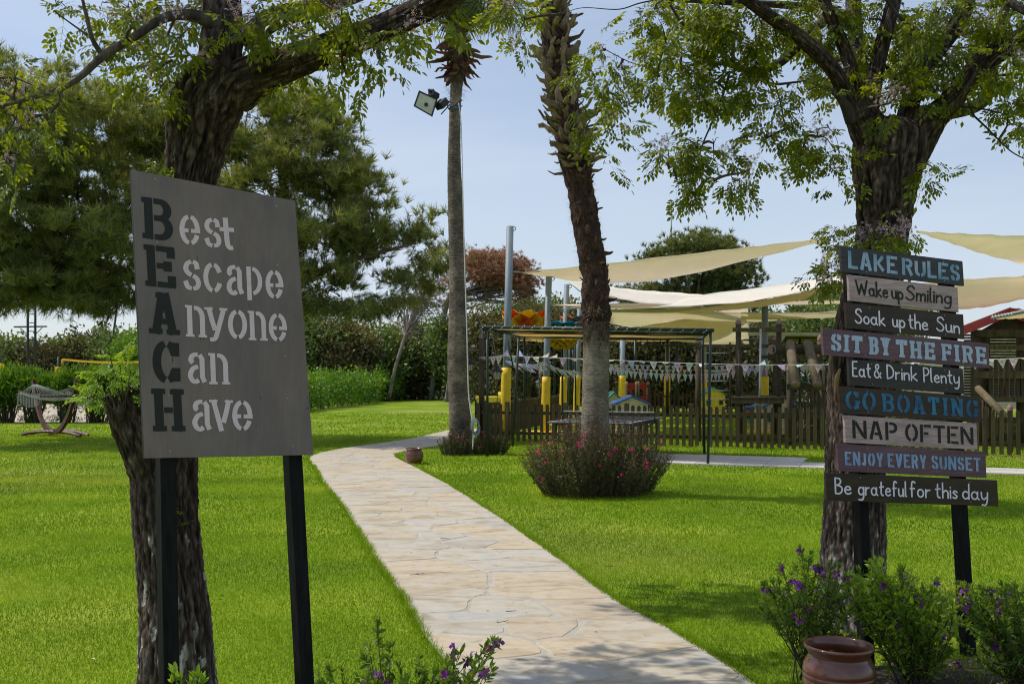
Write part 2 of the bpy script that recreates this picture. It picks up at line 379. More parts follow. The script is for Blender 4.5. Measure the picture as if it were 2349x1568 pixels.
L.new(co.outputs['Object'], z1.inputs['Vector']); L.new(co.outputs['Object'], mpp.inputs['Vector']); L.new(mpp.outputs[0], z2.inputs['Vector'])
L.new(z1.outputs['Fac'], r1.inputs[0]); L.new(z2.outputs['Fac'], r2.inputs[0])
# dry patches
z3 = n.new('ShaderNodeTexNoise'); z3.inputs['Scale'].default_value = .16; z3.inputs['Detail'].default_value = 7
r3 = ramp(n, [(0.52, (0, 0, 0)), (0.66, (1, 1, 1))])
m3 = n.new('ShaderNodeMix'); m3.data_type = 'RGBA'; m3.inputs['B'].default_value = (0.30, 0.30, 0.07, 1)
f3 = n.new('ShaderNodeMath'); f3.operation = 'MULTIPLY'; f3.inputs[1].default_value = .75
L.new(co.outputs['Object'], z3.inputs['Vector']); L.new(z3.outputs['Fac'], r3.inputs[0]); L.new(r3.outputs[0], f3.inputs[0]); L.new(f3.outputs[0], m3.inputs['Factor'])
L.new(r1.outputs[0], m3.inputs['A']); L.new(m3.outputs['Result'], mm.inputs['A']); L.new(r2.outputs[0], mm.inputs['B'])
L.new(mm.outputs['Result'], b.inputs['Base Color']); b.inputs['Roughness'].default_value = .9; b.inputs['Specular IOR Level'].default_value = .15
bp = n.new('ShaderNodeBump'); bp.inputs['Strength'].default_value = .8; bp.inputs['Distance'].default_value = .03
L.new(z2.outputs['Fac'], bp.inputs['Height']); L.new(bp.outputs[0], b.inputs['Normal'])

M_scrub = mat('scrub_ground', [(0.3, (0.05, 0.055, 0.02)), (0.7, (0.12, 0.11, 0.05))], rough=.95, scale=.3, bump=.5)
sheet('ground', [(-4000, -50), (4000, -50), (4000, 400), (-4000, 400)], -0.03, M_scrub)
M_sea = mat('sea_water', [(0.3, (0.03, 0.08, 0.13)), (0.7, (0.05, 0.11, 0.17))], rough=.25, scale=.05, stretch=(1, 4, 1), bump=.4, bscale=.2)
sheet('sea', [(-8000, 400), (8000, 400), (8000, 8000), (-8000, 8000)], -0.6, M_sea)
sheet('lawn', [(-60, -30), (60, -30), (60, 47), (14, 47), (6, 64), (-12, 68), (-9.8, 43), (-11.5, 33.4), (-60, 33.4)], 0.0, M_lawn)
sheet('sand_court', [(-60, 33.4), (-11.5, 33.4), (-11, 62), (-60, 62)], -0.006, M_sand)

# path --------------------------------------------------------------
Lx = [(-0.05, 1.0), (-0.18, 3.5), (-.30, 5.16), (-.56, 6.2), (-.78, 7.16), (-1.12, 8.4), (-1.49, 9.88), (-2.1, 12.3), (-2.75, 14.6), (-3.35, 17.0), (-3.95, 19.4), (-3.75, 21.4), (-3.24, 22.9), (-2.5, 25.2), (-1.96, 28.1), (-1.6, 30)]
Rx = [(1.55, 1.0), (1.40, 3.5), (1.25, 5.16), (1.0, 6.2), (.71, 7.16), (.46, 8.4), (.15, 9.88), (-.40, 12.3), (-.95, 14.6), (-1.65, 17.2), (-2.25, 19.4), (-2.3, 20.6), (-1.95, 21.7), (-1.35, 23.5), (-.9, 26.5), (-.5, 29)]
PL = [np.array(p) for p in crs(Lx, 5)]; PR = [np.array(p) for p in crs(Rx, 5)]
pathpoly = [tuple(p) for p in PL] + [tuple(p) for p in reversed(PR)]
M_mortar = mat('path_mortar', [(0.3, (0.35, 0.315, 0.26)), (0.7, (0.47, 0.43, 0.36))], rough=.9, scale=5, bump=.35, bscale=30)
strip = []; 
for i in range(len(PL)): strip += [(PL[i][0], PL[i][1], .012), (PR[i][0], PR[i][1], .012)]
path = mk('path', strip, [(2 * i, 2 * i + 1, 2 * i + 3, 2 * i + 2) for i in range(len(PL) - 1)], M_mortar, kind='structure')
# a low edge so that it is a slab
edge = []; ef = []
for side in (PL, PR):
    o = len(edge)
    for p in side: edge += [(p[0], p[1], .0115), (p[0], p[1], -.02)]
    ef += [(o + 2 * i, o + 2 * i + 1, o + 2 * i + 3, o + 2 * i + 2) for i in range(len(side) - 1)]
mk('path_edge', edge, ef, M_mortar, path)

M_stone = bpy.data.materials.new('flagstone'); M_stone.use_nodes = True
t = M_stone.node_tree; n = t.nodes; L = t.links; b = n['Principled BSDF']
co = n.new('ShaderNodeTexCoord'); oi = n.new('ShaderNodeObjectInfo')
z1 = n.new('ShaderNodeTexNoise'); z1.inputs['Scale'].default_value = 3.2; z1.inputs['Detail'].default_value = 9; z1.inputs['Roughness'].default_value = .62; z1.inputs['Distortion'].default_value = .7
mpp = n.new('ShaderNodeMapping'); mpp.inputs['Scale'].default_value = (.7, 1.5, 1)
L.new(co.outputs['Object'], mpp.inputs['Vector']); L.new(mpp.outputs[0], z1.inputs['Vector'])
r1 = ramp(n, [(0.30, (0.32, 0.27, 0.20)), (0.45, (0.45, 0.385, 0.285)), (0.55, (0.51, 0.45, 0.36)), (0.63, (0.42, 0.405, 0.37)), (0.75, (0.51, 0.455, 0.36))])
r2 = ramp(n, [(0, (0.90, 0.93, 1.0)), (.35, (1.0, 1.0, .98)), (.6, (.95, .9, .84)), (1, (1.06, .99, .88))])
mm = n.new('ShaderNodeMix'); mm.data_type = 'RGBA'; mm.blend_type = 'MULTIPLY'; mm.inputs['Factor'].default_value = 1
z3 = n.new('ShaderNodeTexNoise'); z3.inputs['Scale'].default_value = 9; z3.inputs['Detail'].default_value = 10; z3.inputs['Roughness'].default_value = .7
m3 = n.new('ShaderNodeMix'); m3.data_type = 'RGBA'; m3.blend_type = 'MULTIPLY'; m3.inputs['Factor'].default_value = 1
r3 = ramp(n, [(0.28, (.62, .58, .52)), (0.42, (.95, .95, .94)), (.7, (1.05, 1.05, 1.05))])
L.new(z1.outputs['Fac'], r1.inputs[0]); L.new(oi.outputs['Random'], r2.inputs[0]); L.new(co.outputs['Object'], z3.inputs['Vector']); L.new(z3.outputs['Fac'], r3.inputs[0])
L.new(r1.outputs[0], mm.inputs['A']); L.new(r2.outputs[0], mm.inputs['B']); L.new(mm.outputs['Result'], m3.inputs['A']); L.new(r3.outputs[0], m3.inputs['B'])
L.new(m3.outputs['Result'], b.inputs['Base Color']); b.inputs['Roughness'].default_value = .82
bp = n.new('ShaderNodeBump'); bp.inputs['Strength'].default_value = .5; bp.inputs['Distance'].default_value = .008
L.new(z1.outputs['Fac'], bp.inputs['Height']); L.new(bp.outputs[0], b.inputs['Normal'])

# Voronoi flagstones in (s,t) strip coordinates, mapped between the two edges
slen = [0.0]
for i in range(1, len(PL)):
    slen.append(slen[-1] + float(np.linalg.norm((PL[i] + PR[i]) / 2 - (PL[i - 1] + PR[i - 1]) / 2)))
TOT = slen[-1]; WID = 1.45
def st2w(s, tt):
    s = min(max(s, 0), TOT - 1e-4); i = int(np.searchsorted(slen, s, side='right') - 1); i = min(i, len(PL) - 2)
    f = (s - slen[i]) / (slen[i + 1] - slen[i]); a = PL[i] * (1 - f) + PL[i + 1] * f; c = PR[i] * (1 - f) + PR[i + 1] * f
    q = a + (c - a) * (tt / WID); return q
def clip(poly, nx, ny, c):      # keep nx*x+ny*y<=c
    out = []
    for i in range(len(poly)):
        a, bq = poly[i], poly[(i + 1) % len(poly)]
        da = nx * a[0] + ny * a[1] - c; db = nx * bq[0] + ny * bq[1] - c
        if da <= 0: out.append(a)
        if da * db < 0:
            f = da / (da - db); out.append((a[0] + (bq[0] - a[0]) * f, a[1] + (bq[1] - a[1]) * f))
    return out
rs = random.Random(11); seeds = []
s = 0.2; row = 0
while s < TOT:
    k = rs.choice((2, 3, 3)); hgt = rs.uniform(.38, .6)
    offs = rs.uniform(-.1, .1)
    for j in range(k):
        seeds.append((s + rs.uniform(-.13, .13), WID * (j + .5) / k + offs + rs.uniform(-.12, .12)))
    s += hgt
for i, (sx, sy) in enumerate(seeds):
    poly = [(sx - 1, 0.015), (sx + 1, 0.015), (sx + 1, WID - .015), (sx - 1, WID - .015)]
    if not (0 < sy < WID): continue
    for j, (qx, qy) in enumerate(seeds):
        if i == j or abs(qx - sx) > 1.6: continue
        dx, dy = qx - sx, qy - sy; ln = math.hypot(dx, dy)
        gap = .009
        c = (dx * (sx + qx) / 2 + dy * (sy + qy) / 2) / ln - gap
        poly = clip(poly, dx / ln, dy / ln, c)
        if len(poly) < 3: break
    if len(poly) < 3: continue
    # soften: cut corners & jitter
    q = []
    for a in range(len(poly)):
        p0, p1 = poly[a], poly[(a + 1) % len(poly)]
        for f in (.12, .34, .62, .88):
            q.append((p0[0] + (p1[0] - p0[0]) * f + rs.uniform(-.014, .010), p0[1] + (p1[1] - p0[1]) * f + rs.uniform(-.014, .010)))
    
    W = [st2w(a, c) for a, c in q]; cx = sum(w_[0] for w_ in W) / len(W); cy = sum(w_[1] for w_ in W) / len(W)
    nq = len(W); top = .0150 + rs.uniform(0, .0022); tx, ty = rs.uniform(-.003, .003), rs.uniform(-.003, .003)
    vs = [(w_[0], w_[1], .006) for w_ in W]
    vs += [(cx + (w_[0] - cx) * .96, cy + (w_[1] - cy) * .96, top + (w_[0] - cx) * tx + (w_[1] - cy) * ty) for w_ in W]
    fs = [(a, (a + 1) % nq, nq + (a + 1) % nq, nq + a) for a in range(nq)] + [tuple(range(nq, 2 * nq))]
    mk('flagstone', vs, fs, M_stone, path)

# paving strip by the playground ------------------------------------
PA = R(-20.5); pu = Vector((math.cos(PA), math.sin(PA), 0)); pv = Vector((-math.sin(PA), math.cos(PA), 0))
PO = Vector((1.0, 18.6, 0))
def pav(a, bb): q = PO + pu * a + pv * bb; return (q.x, q.y)
pavpoly = [pav(0, -.02), pav(18, -.02), pav(18, 1.02), pav(4.2, 1.02), pav(4.2, 2.3), pav(0, 2.3)]
pavement = sheet('pavement', pavpoly, .004, M_mortar)
sm_ = None
for row in range(4):
    for col in range(36 if row < 2 else 7):
        a = .6 * col + .3; bb = .5 * row + .27 if row < 2 else .5 * row + .3
        q = PO + pu * a + pv * bb
        if a > 17.9 or (row >= 2 and a > 4.0): continue
        if sm_ is None:
            sm_ = box('paving_slab', (q.x, q.y, .012), (.588, .488, .024), M_paving, pavement, PA)
            me = sm_.data; off = Vector((q.x, q.y, .012))
            for v in me.vertices: v.co -= off
            sm_.location = off
        else: copyof(sm_, pavement, (q.x, q.y, .012 + random.uniform(-.001, .001)))

soilpoly = [(1.33, 4.1), (1.5, 4.9), (1.75, 5.35), (2.2, 5.55), (2.8, 5.65), (3.6, 5.6), (3.8, 4.2), (3.2, 3.0), (1.5, 3.0)]
sheet('flower_bed', soilpoly, .006, M_soil)
# pebbles and dry litter in the bed
V = []; rs = np.random.default_rng(3); N = 2200
X = rs.uniform(1.3, 3.7, N); Y = rs.uniform(3.1, 5.7, N); k = pip(X, Y, soilpoly); X, Y = X[k], Y[k]; N = len(X)
tv = np.array([(-.5, -.4, 0), (.5, -.3, 0), (.3, .5, 0), (-.4, .4, 0), (0, 0, .35)]) * .02; tt = np.array([(0, 1, 4), (1, 2, 4), (2, 3, 4), (3, 0, 4)])
A = rs.uniform(0, 6.28, N); Mx = np.zeros((N, 3, 3)); Mx[:, 0, 0] = np.cos(A); Mx[:, 0, 1] = -np.sin(A); Mx[:, 1, 0] = np.sin(A); Mx[:, 1, 1] = np.cos(A); Mx[:, 2, 2] = 1
v_, t_, a_ = bake(tv, tt, Mx, np.stack([X, Y, np.full(N, .007)], 1), rs.uniform(.3, 1.4, N), rs.random(N))
M_litter = mat('pebbles_and_litter', [(0, (0.08, 0.05, 0.03)), (.5, (0.2, 0.14, 0.09)), (1, (0.42, 0.34, 0.26))], use='var', rough=.9)
tag(mknp('pebbles', v_, t_, M_litter, var=a_), 'loose pebbles and dry litter on the dark soil of the flower bed', 'pebbles', kind='stuff')

# ------------------------------------------------------------------ grass blades
GD = []
ppn = np.array(pathpoly)
def near_ok(X, Y, grow=0.0):
    k = ~pip(X, Y, pathpoly); k &= ~pip(X, Y, pavpoly); k &= ~pip(X, Y, soilpoly) | (np.random.default_rng(1).random(len(X)) < .03)
    return k
def blades(d0, d1, dens, h, wd, seed, xl=.66, xr=.78):
    rg = np.random.default_rng(seed)
    area = (xl + xr) * (d1 * d1 - d0 * d0) / 2; N = int(area * dens)
    Y = np.sqrt(rg.uniform(d0 * d0, d1 * d1, N)); X = rg.uniform(-xl, xr, N) * Y
    k = near_ok(X, Y); k &= ~((Y > 33.2) & (X < -11)); X, Y = X[k], Y[k]; N = len(X)
    pn = np.array([mnoise.noise(Vector((x * 1.3, y * 1.3, 0))) for x, y in zip(X[::40], Y[::40])]); pn = np.repeat(pn, 40)[:N]
    # patch noise (cheap, smooth): sums of sines
    gx = 160; gy = 300; x0_, x1_, y0_, y1_ = -26., 26., 2., 44.
    key = 'GN'
    if key not in WL:
        WL[key] = np.array([[mnoise.fractal(Vector((x0_ + (x1_ - x0_) * i / gx, (y0_ + (y1_ - y0_) * j / gy), 0)) * .9, 1.0, 2.1, 5) for j in range(gy + 1)] for i in range(gx + 1)])
    GN = WL[key]; fi = np.clip((X - x0_) / (x1_ - x0_) * gx, 0, gx - 1.001); fj = np.clip((Y - y0_) / (y1_ - y0_) * gy, 0, gy - 1.001); ii = fi.astype(int); jj = fj.astype(int); fi -= ii; fj -= jj
    pn = 1.5 * (GN[ii, jj] * (1 - fi) * (1 - fj) + GN[ii + 1, jj] * fi * (1 - fj) + GN[ii, jj + 1] * (1 - fi) * fj + GN[ii + 1, jj + 1] * fi * fj) 
    H = h * rg.uniform(.55, 1.25, N) * (1 + .12 * pn); A = rg.uniform(0, 2 * np.pi, N); B = rg.uniform(0, 2 * np.pi, N); ln = rg.uniform(.1, .75, N) * H
    ca, sa = np.cos(A) * wd / 2, np.sin(A) * wd / 2; z0 = np.full(N, -.004)
    v0 = np.stack([X - ca, Y - sa, z0], 1); v1 = np.stack([X + ca, Y + sa, z0], 1); v2 = np.stack([X + np.cos(B) * ln, Y + np.sin(B) * ln, H], 1)
    V = np.stack([v0, v1, v2], 1).reshape(-1, 3)
    va = np.clip(.36 + np.clip((Y - 8) / 22, 0, 1) * .22 + .36 * pn + rg.normal(0, .12, N), 0, 1); va = np.where(rg.random(N) < .03, 1.0, va)
    vr = np.stack([va - .18, va - .18, va + .1], 1).ravel()
    return V, np.arange(N * 3).reshape(-1, 3), np.clip(vr, 0, 1)
QG = 1.0
GD = [blades(3.0, 6.5, 8200 * QG, .025, .0034, 21), blades(6.5, 10, 4600 * QG, .027, .0048, 22), blades(10, 16, 1900 * QG, .030, .0085, 23), blades(16, 27, 420 * QG, .04, .018, 24), blades(27, 42, 60, .05, .04, 25)]
V, T, va = stack(GD)
tag(mknp('grass', V, T, M_blade, var=va), 'short bright green mown grass covering the lawn beside the path', 'grass', kind='stuff')
# longer fringe along the path edges and bed
V = []; rg = np.random.default_rng(5); pts = []
for side, sg in ((PL, -1), (PR, 1)):
    for i in range(len(side) - 1):
        a, c = side[i], side[i + 1]
        if a[1] > 20: break
        ln = np.linalg.norm(c - a); nn = int(ln * (900 if a[1] < 10 else 320) * (.35 + 1.3 * max(0, mnoise.noise(Vector((a[0] * 3, a[1] * 3, 5))) + .5))); tq = rg.random(nn)[:, None]
        nrm = np.array([(c - a)[1], -(c - a)[0]]) / ln * sg
        pts.append(a + (c - a) * tq + nrm * (np.abs(rg.normal(0.0, .035, nn)) - .022)[:, None])
pts = np.concatenate(pts); N = len(pts)
H = rg.uniform(.015, .06, N); A = rg.uniform(0, 6.28, N); B = rg.uniform(0, 6.28, N); ln = H * rg.uniform(.3, 1.0, N); wd = .005 * np.maximum(1, pts[:, 1] / 8)
v0 = np.stack([pts[:, 0] - np.cos(A) * wd / 2, pts[:, 1] - np.sin(A) * wd / 2, np.zeros(N)], 1); v1 = np.stack([pts[:, 0] + np.cos(A) * wd / 2, pts[:, 1] + np.sin(A) * wd / 2, np.zeros(N)], 1)
v2 = np.stack([pts[:, 0] + np.cos(B) * ln, pts[:, 1] + np.sin(B) * ln, H], 1)
tag(mknp('grass_fringe', np.stack([v0, v1, v2], 1).reshape(-1, 3), np.arange(N * 3).reshape(-1, 3), M_blade, var=np.repeat(rg.uniform(.1, .75, N), 3)), 'uneven fringe of longer grass along the edges of the stone path', 'grass', kind='stuff')
# short sparse grass and weeds in the bed
N = 9000; X = rg.uniform(1.3, 3.7, N); Y = rg.uniform(3.1, 5.7, N); k = pip(X, Y, soilpoly) & ((np.sin(X * 5 + 2) + np.sin(Y * 7 + X * 3) + rg.normal(0, .7, N)) > .6); X, Y = X[k], Y[k]; N = len(X)
H = rg.uniform(.02, .09, N); A = rg.uniform(0, 6.28, N); B = rg.uniform(0, 6.28, N); ln = H * rg.uniform(.2, .9, N); wd = .0045
v0 = np.stack([X - np.cos(A) * wd / 2, Y - np.sin(A) * wd / 2, np.zeros(N)], 1); v1 = np.stack([X + np.cos(A) * wd / 2, Y + np.sin(A) * wd / 2, np.zeros(N)], 1); v2 = np.stack([X + np.cos(B) * ln, Y + np.sin(B) * ln, H], 1)
tag(mknp('bed_grass', np.stack([v0, v1, v2], 1).reshape(-1, 3), np.arange(N * 3).reshape(-1, 3), M_blade, var=np.repeat(rg.uniform(.2, .9, N), 3)), 'sparse weedy grass growing through the flower bed soil', 'grass', kind='stuff')

# fallen leaves and dry bits on the lawn and the path
rg = np.random.default_rng(44); N = 700; Y = np.sqrt(rg.uniform(9, 300, N)); X = rg.uniform(-.6, .6, N) * Y; A = rg.uniform(0, 6.28, N)
tv = np.array([(0, -1, .1), (.4, 0, .45), (0, 1, .15), (-.4, 0, .3)]) * .014; tt = np.array([(0, 1, 2), (0, 2, 3)]); Mx = np.zeros((N, 3, 3)); Mx[:, 0, 0] = np.cos(A); Mx[:, 0, 1] = -np.sin(A); Mx[:, 1, 0] = np.sin(A); Mx[:, 1, 1] = np.cos(A); Mx[:, 2, 2] = 1
onp = pip(X, Y, pathpoly); kk = ~onp | (rg.random(N) < .5); X, Y, Mx, onp = X[kk], Y[kk], Mx[kk], onp[kk]; N = len(X)
v_, t_, a_ = bake(tv, tt, Mx, np.stack([X, Y, np.where(onp, .02, .024)], 1), rg.uniform(.5, 1.5, N), rg.random(N))
M_dead = mat('fallen_leaf', [(0, (0.10, 0.06, 0.03)), (.5, (0.30, 0.22, 0.08)), (1, (0.50, 0.44, 0.14))], use='var', rough=.8)
tag(mknp('fallen_leaves', v_, t_, M_dead, var=a_), 'dry fallen leaves scattered over the lawn and path', 'fallen leaves', kind='stuff')
# ------------------------------------------------------------------ sign lettering
def arc(cx, cy, rx, ry, a0, a1, n=10):
    return [(cx + rx * math.cos(R(a0 + (a1 - a0) * i / n)), cy + ry * math.sin(R(a0 + (a1 - a0) * i / n))) for i in range(n + 1)]
def smooth(p, n=5): return [tuple(q) for q in crs(p, n)]
g = .27
SF = {'B': [(0, 0, 1, 0), (0, 1, 1, 0)], 'R': [(0, 0, 1, .7), (0, 1, 1, 0)], 'P': [(0, 0, 1, .7), (0, 1, 1, 0)], 'E': [(0, 0, 1, 0), (0, 1, 1, 0)], 'F': [(0, 0, 1, .7), (0, 1, 1, 0)], 'L': [(0, 0, 1, 0), (0, 1, 1, .7)],
      'H': [(0, 0, 1, 1), (0, 1, 1, 1), (1, 0, 1, 1), (1, 1, 1, 1)], 'A': [(0, 0, 1, 1), (1, 0, 1, 1), (.42, 1, 1, 0)], 'I': [(.5, 0, 1.2, 1.2), (.5, 1, 1.2, 1.2)], 'T': [(.5, 0, 1.2, 1.2)], 'Y': [(.5, 0, 1, 1), (0, 1, .8, 1), (1, 1, 1, .8)], 'N': [(0, 0, 1, 1), (0, 1, 1, 0), (1, 1, 1, 1)]}
INS = {'B': (1, 0), 'R': (1, 0), 'P': (1, 0), 'E': (1, 0), 'F': (1, 0), 'L': (1, 0), 'H': (1, 1), 'A': (1, 1), 'Y': (.8, .8), 'N': (1, 1)}
def caps(slab):
    K = {}
    B1 = [[(0, 0), (0, 1)], [(g, 1), (.5, 1)] + arc(.55, .765, .4, .235, 80, -80) + [(.5, .53), (g, .53)], [(g + .25, .53)] + arc(.56, .265, .44, .265, 85, -85) + [(.5, 0), (g, 0)]]
    K['B'] = (B1, 1)
    K['R'] = ([B1[0], B1[1], smooth([(.45, .52), (.65, .42), (.78, .15), (1.02, 0)]) if slab else [(.5, .52), (1, 0)]], 1)
    K['P'] = ([[(0, 0), (0, 1)], [(g, 1), (.5, 1)] + arc(.55, .73, .45, .27, 80, -80) + [(.5, .46), (g, .46)]], .95)
    K['E'] = ([[(0, 0), (0, 1)], [(g, 1), (1, 1)], [(g, .52), (.82, .52)], [(g, 0), (1, 0)]] + ([[(1, 1.04), (1, .76)], [(1, -.04), (1, .26)], [(.82, .66), (.82, .38)]] if slab else []), .95)
    K['F'] = ([[(0, 0), (0, 1)], [(g, 1), (1, 1)], [(g, .5), (.82, .5)]] + ([[(1, 1.04), (1, .74)], [(.82, .64), (.82, .36)]] if slab else []), .92)
    K['A'] = ([[(0, 0), (.42, 1)], [(.56, 1.0), (1, 0)], [(.36, .28), (.84, .28)]], 1.05)
    K['C'] = ([arc(.5, .5, .5, .5, 99, 261, 14), arc(.52, .5, .45, .5, 81, 28, 6), arc(.52, .5, .45, .5, 279, 332, 6)] + ([[(.95, 1.03), (.95, .66)], [(.98, -.03), (.98, .34)]] if slab else []), 1)
    K['G'] = ([arc(.5, .5, .5, .5, 99, 261, 14), arc(.52, .5, .45, .5, 81, 28, 6), arc(.52, .5, .42, .5, 279, 318, 5), [(.93, .40), (.93, -.02)]] + ([[(.93, 1.03), (.93, .68)], [(.68, .42), (1.08, .42)]] if slab else [[(.7, .42), (1, .42)]]), 1.05)
    K['H'] = ([[(0, 0), (0, 1)], [(1, 0), (1, 1)], [(g, .5), (1 - g, .5)]], 1.05)
    sp = smooth([(.93, .74), (.85, .93), (.58, 1.0)], 4)
    K['S'] = ([sp, smooth([(.42, 1.0), (.12, .92), (.02, .73), (.2, .57), (.5, .5), (.82, .41), (.98, .24), (.86, .06), (.58, 0)], 4), smooth([(.42, 0), (.13, .07), (.04, .27)], 4)] + ([[(.94, 1.02), (.94, .68)], [(.04, -.02), (.04, .32)]] if slab else []), .92)
    K['T'] = ([[(0, 1), (.36, 1)], [(.5, 0), (.5, 1.0)], [(.64, 1), (1, 1)]] + ([[(0, 1.03), (0, .74)], [(1, 1.03), (1, .74)]] if slab else []), .98)
    K['I'] = ([[(.5, 0), (.5, 1)]], .34 if not slab else .5)
    K['Y'] = ([[(0, 1), (.42, .45)], [(1, 1), (.56, .45)], [(.5, 0), (.5, .42)]], 1)
    K['L'] = ([[(0, 0), (0, 1)], [(g, 0), (1, 0)]], .85)
    K['K'] = ([[(0, 0), (0, 1)], [(.95, 1), (.32, .5), (1, 0)]], 1)
    K['U'] = ([[(0, 1), (0, .3)] + arc(.5, .3, .5, .3, 180, 262, 6), arc(.5, .3, .5, .3, 278, 360, 6) + [(1, 1)]], 1)
    K['O'] = ([arc(.5, .5, .5, .5, 99, 261, 14), arc(.5, .5, .5, .5, 81, -81, 14)], 1.05)
    K['N'] = ([[(0, 0), (0, 1)], [(.14, .95), (.88, .04)], [(1, 0), (1, 1)]], 1.08)
    K['V'] = ([[(0, 1), (.45, 0)], [(1, 1), (.58, .1)]], 1)
    K['J'] = ([[(.8, 1), (.8, .3)] + arc(.4, .25, .4, .25, 0, -90, 6), arc(.4, .25, .4, .25, 262, 190, 5)], .72)
    K['W'] = ([[(0, 1), (.25, 0)], [(.25, 0), (.5, 1)], [(.5, 1), (.75, 0)], [(.75, 0), (1, 1)]], 1.4)
    if slab:
        K = {k: (v[0] + [('s',) + q for q in SF.get(k, [])], v[1], INS.get(k, (0, 0))) for k, v in K.items()}
    return K
SANS = caps(False); SLAB = caps(True)
LOW = {
 'e': [arc(.5, .5, .5, .5, 99, 261, 14), arc(.5, .5, .5, .5, 81, 3, 9) , [(.14, .47), (.42, .47)], [(.58, .47), (1.03, .47)], arc(.52, .5, .47, .5, 279, 338, 6)],
 's': [smooth([(.45, 1), (.15, .92), (.04, .73), (.2, .58), (.46, .50)], 4), smooth([(.58, .48), (.85, .38), (.98, .2), (.85, .04), (.58, 0)], 4), smooth([(.58, 1.0), (.82, .93), (.9, .72)], 4), smooth([(.46, 0), (.17, .06), (.0, .28)], 4)],
 't': [smooth([(.38, 1.08), (.38, .5), (.45, .14), (.8, .01), (1.35, .02)], 4), [(-.35, .66), (1.35, .66)]],
 'c': [arc(.5, .5, .5, .5, 99, 261, 14), arc(.52, .5, .47, .5, 81, 24, 6), arc(.52, .5, .47, .5, 279, 336, 6)],
 'a': [smooth([(.2, .70), (.05, .78), (.12, .93), (.34, 1.0), (.54, 1.0)], 4), [(.66, 1.0), (.84, .86), (.86, .2), (1.02, 0)], smooth([(.56, .57), (.2, .48), (.0, .25), (.15, .05), (.4, 0), (.60, .08)], 4)],
 'p': [[(.1, 1), (.1, -.28)], arc(.34, .5, .66, .5, 84, -84, 14)],
 'n': [[(.1, 1), (.1, 0)], [(.38, .98)] + arc(.45, .65, .45, .35, 80, 0, 7) + [(.9, 0)]],
 'y': [[(.08, 1), (.42, .22)], smooth([(.92, 1), (.62, .32), (.42, -.08), (.12, -.14)], 4)],
 'o': [arc(.5, .5, .5, .5, 99, 261, 14), arc(.5, .5, .5, .5, 81, -81, 14)],
 'v': [[(.05, 1), (.48, 0)], [(.95, 1), (.60, .24)]],
}
LOWS = {'n': [(.1, 0, .9, .9), (.9, 0, .9, .9), (.1, 1, 1, 0)], 'y': [(.08, 1, .9, .9), (.92, 1, .9, .9)], 'v': [(.05, 1, .9, .9), (.95, 1, .9, .9)]}
c_ = lambda cx=.22: arc(cx, .25, .21, .25, 50, 410, 14)
HAND = {
 'W': [[(0, .95), (.24, .02)], [(.24, .02), (.5, .72)], [(.5, .72), (.72, .02)], [(.72, .02), (1.02, 1.0)]], 'a': [c_(), [(.43, .5), (.42, .1), (.52, 0)]], 'k': [[(.02, 1), (0, 0)], [(.38, .52), (.04, .22)], [(.08, .24), (.44, 0)]],
 'e': [smooth([(.03, .27), (.38, .30), (.34, .46), (.18, .5), (.03, .33), (.05, .10), (.22, 0), (.42, .08)])], 'u': [smooth([(0, .5), (.02, .12), (.17, 0), (.35, .12), (.38, .5)]), [(.38, .5), (.42, 0)]],
 'p': [[(0, .5), (.01, -.36)], smooth([(0, .36), (.2, .5), (.4, .35), (.36, .08), (.17, 0), (.02, .1)])],
 'S': [smooth([(.48, .84), (.34, 1), (.1, .93), (.05, .70), (.3, .52), (.47, .28), (.36, .04), (.14, .0), (-.04, .14)])],
 'm': [[(0, .5), (0, 0)], smooth([(0, .33), (.15, .5), (.27, .4), (.28, 0)]), smooth([(.28, .33), (.43, .5), (.56, .4), (.57, 0)])], 'i': [[(0, .5), (0, 0)], [(0, .71), (0, .73)]],
 'l': [smooth([(0, 1), (0, .12), (.08, 0)])], 'n': [[(0, .5), (0, 0)], smooth([(0, .33), (.2, .5), (.36, .38), (.37, 0)])],
 'g': [c_(), smooth([(.43, .5), (.42, -.12), (.28, -.36), (.02, -.33)])], 'o': [c_()], 't': [smooth([(.16, .9), (.15, .12), (.32, 0)]), [(0, .56), (.34, .60)]],
 'h': [[(0, 1), (0, 0)], smooth([(0, .33), (.2, .5), (.36, .38), (.37, 0)])], 'E': [[(.02, 1), (0, 0)], [(.0, 1), (.42, 1.02)], [(0, .54), (.34, .56)], [(0, 0), (.42, .0)]],
 '&': [smooth([(.55, .0), (.16, .66), (.16, .9), (.34, .95), (.36, .72), (.05, .36), (.08, .06), (.32, 0), (.55, .36)])],
 'D': [[(0, 1), (0, 0)], smooth([(-.02, 1), (.28, .92), (.47, .55), (.36, .15), (0, 0)])], 'r': [[(0, .5), (0, 0)], smooth([(0, .3), (.13, .46), (.3, .48)])],
 'P': [[(0, 1), (0, 0)], smooth([(0, .99), (.28, .98), (.42, .76), (.28, .50), (0, .46)])], 'y': [smooth([(0, .5), (.04, .14), (.2, .04), (.38, .2)]), smooth([(.43, .5), (.40, -.08), (.26, -.36), (.04, -.34)])],
 'B': [[(0, 1), (0, 0)], smooth([(0, 1), (.28, .97), (.36, .76), (.2, .57), (.04, .55)]), smooth([(.06, .55), (.38, .45), (.44, .2), (.26, 0), (0, 0)])],
 'f': [smooth([(.36, .92), (.22, 1), (.12, .82), (.12, 0)]), [(0, .52), (.32, .54)]], 's': [smooth([(.3, .42), (.15, .5), (.03, .40), (.15, .27), (.29, .14), (.18, 0), (0, .06)])],
 'd': [c_(), [(.43, 1), (.43, 0)]],
}
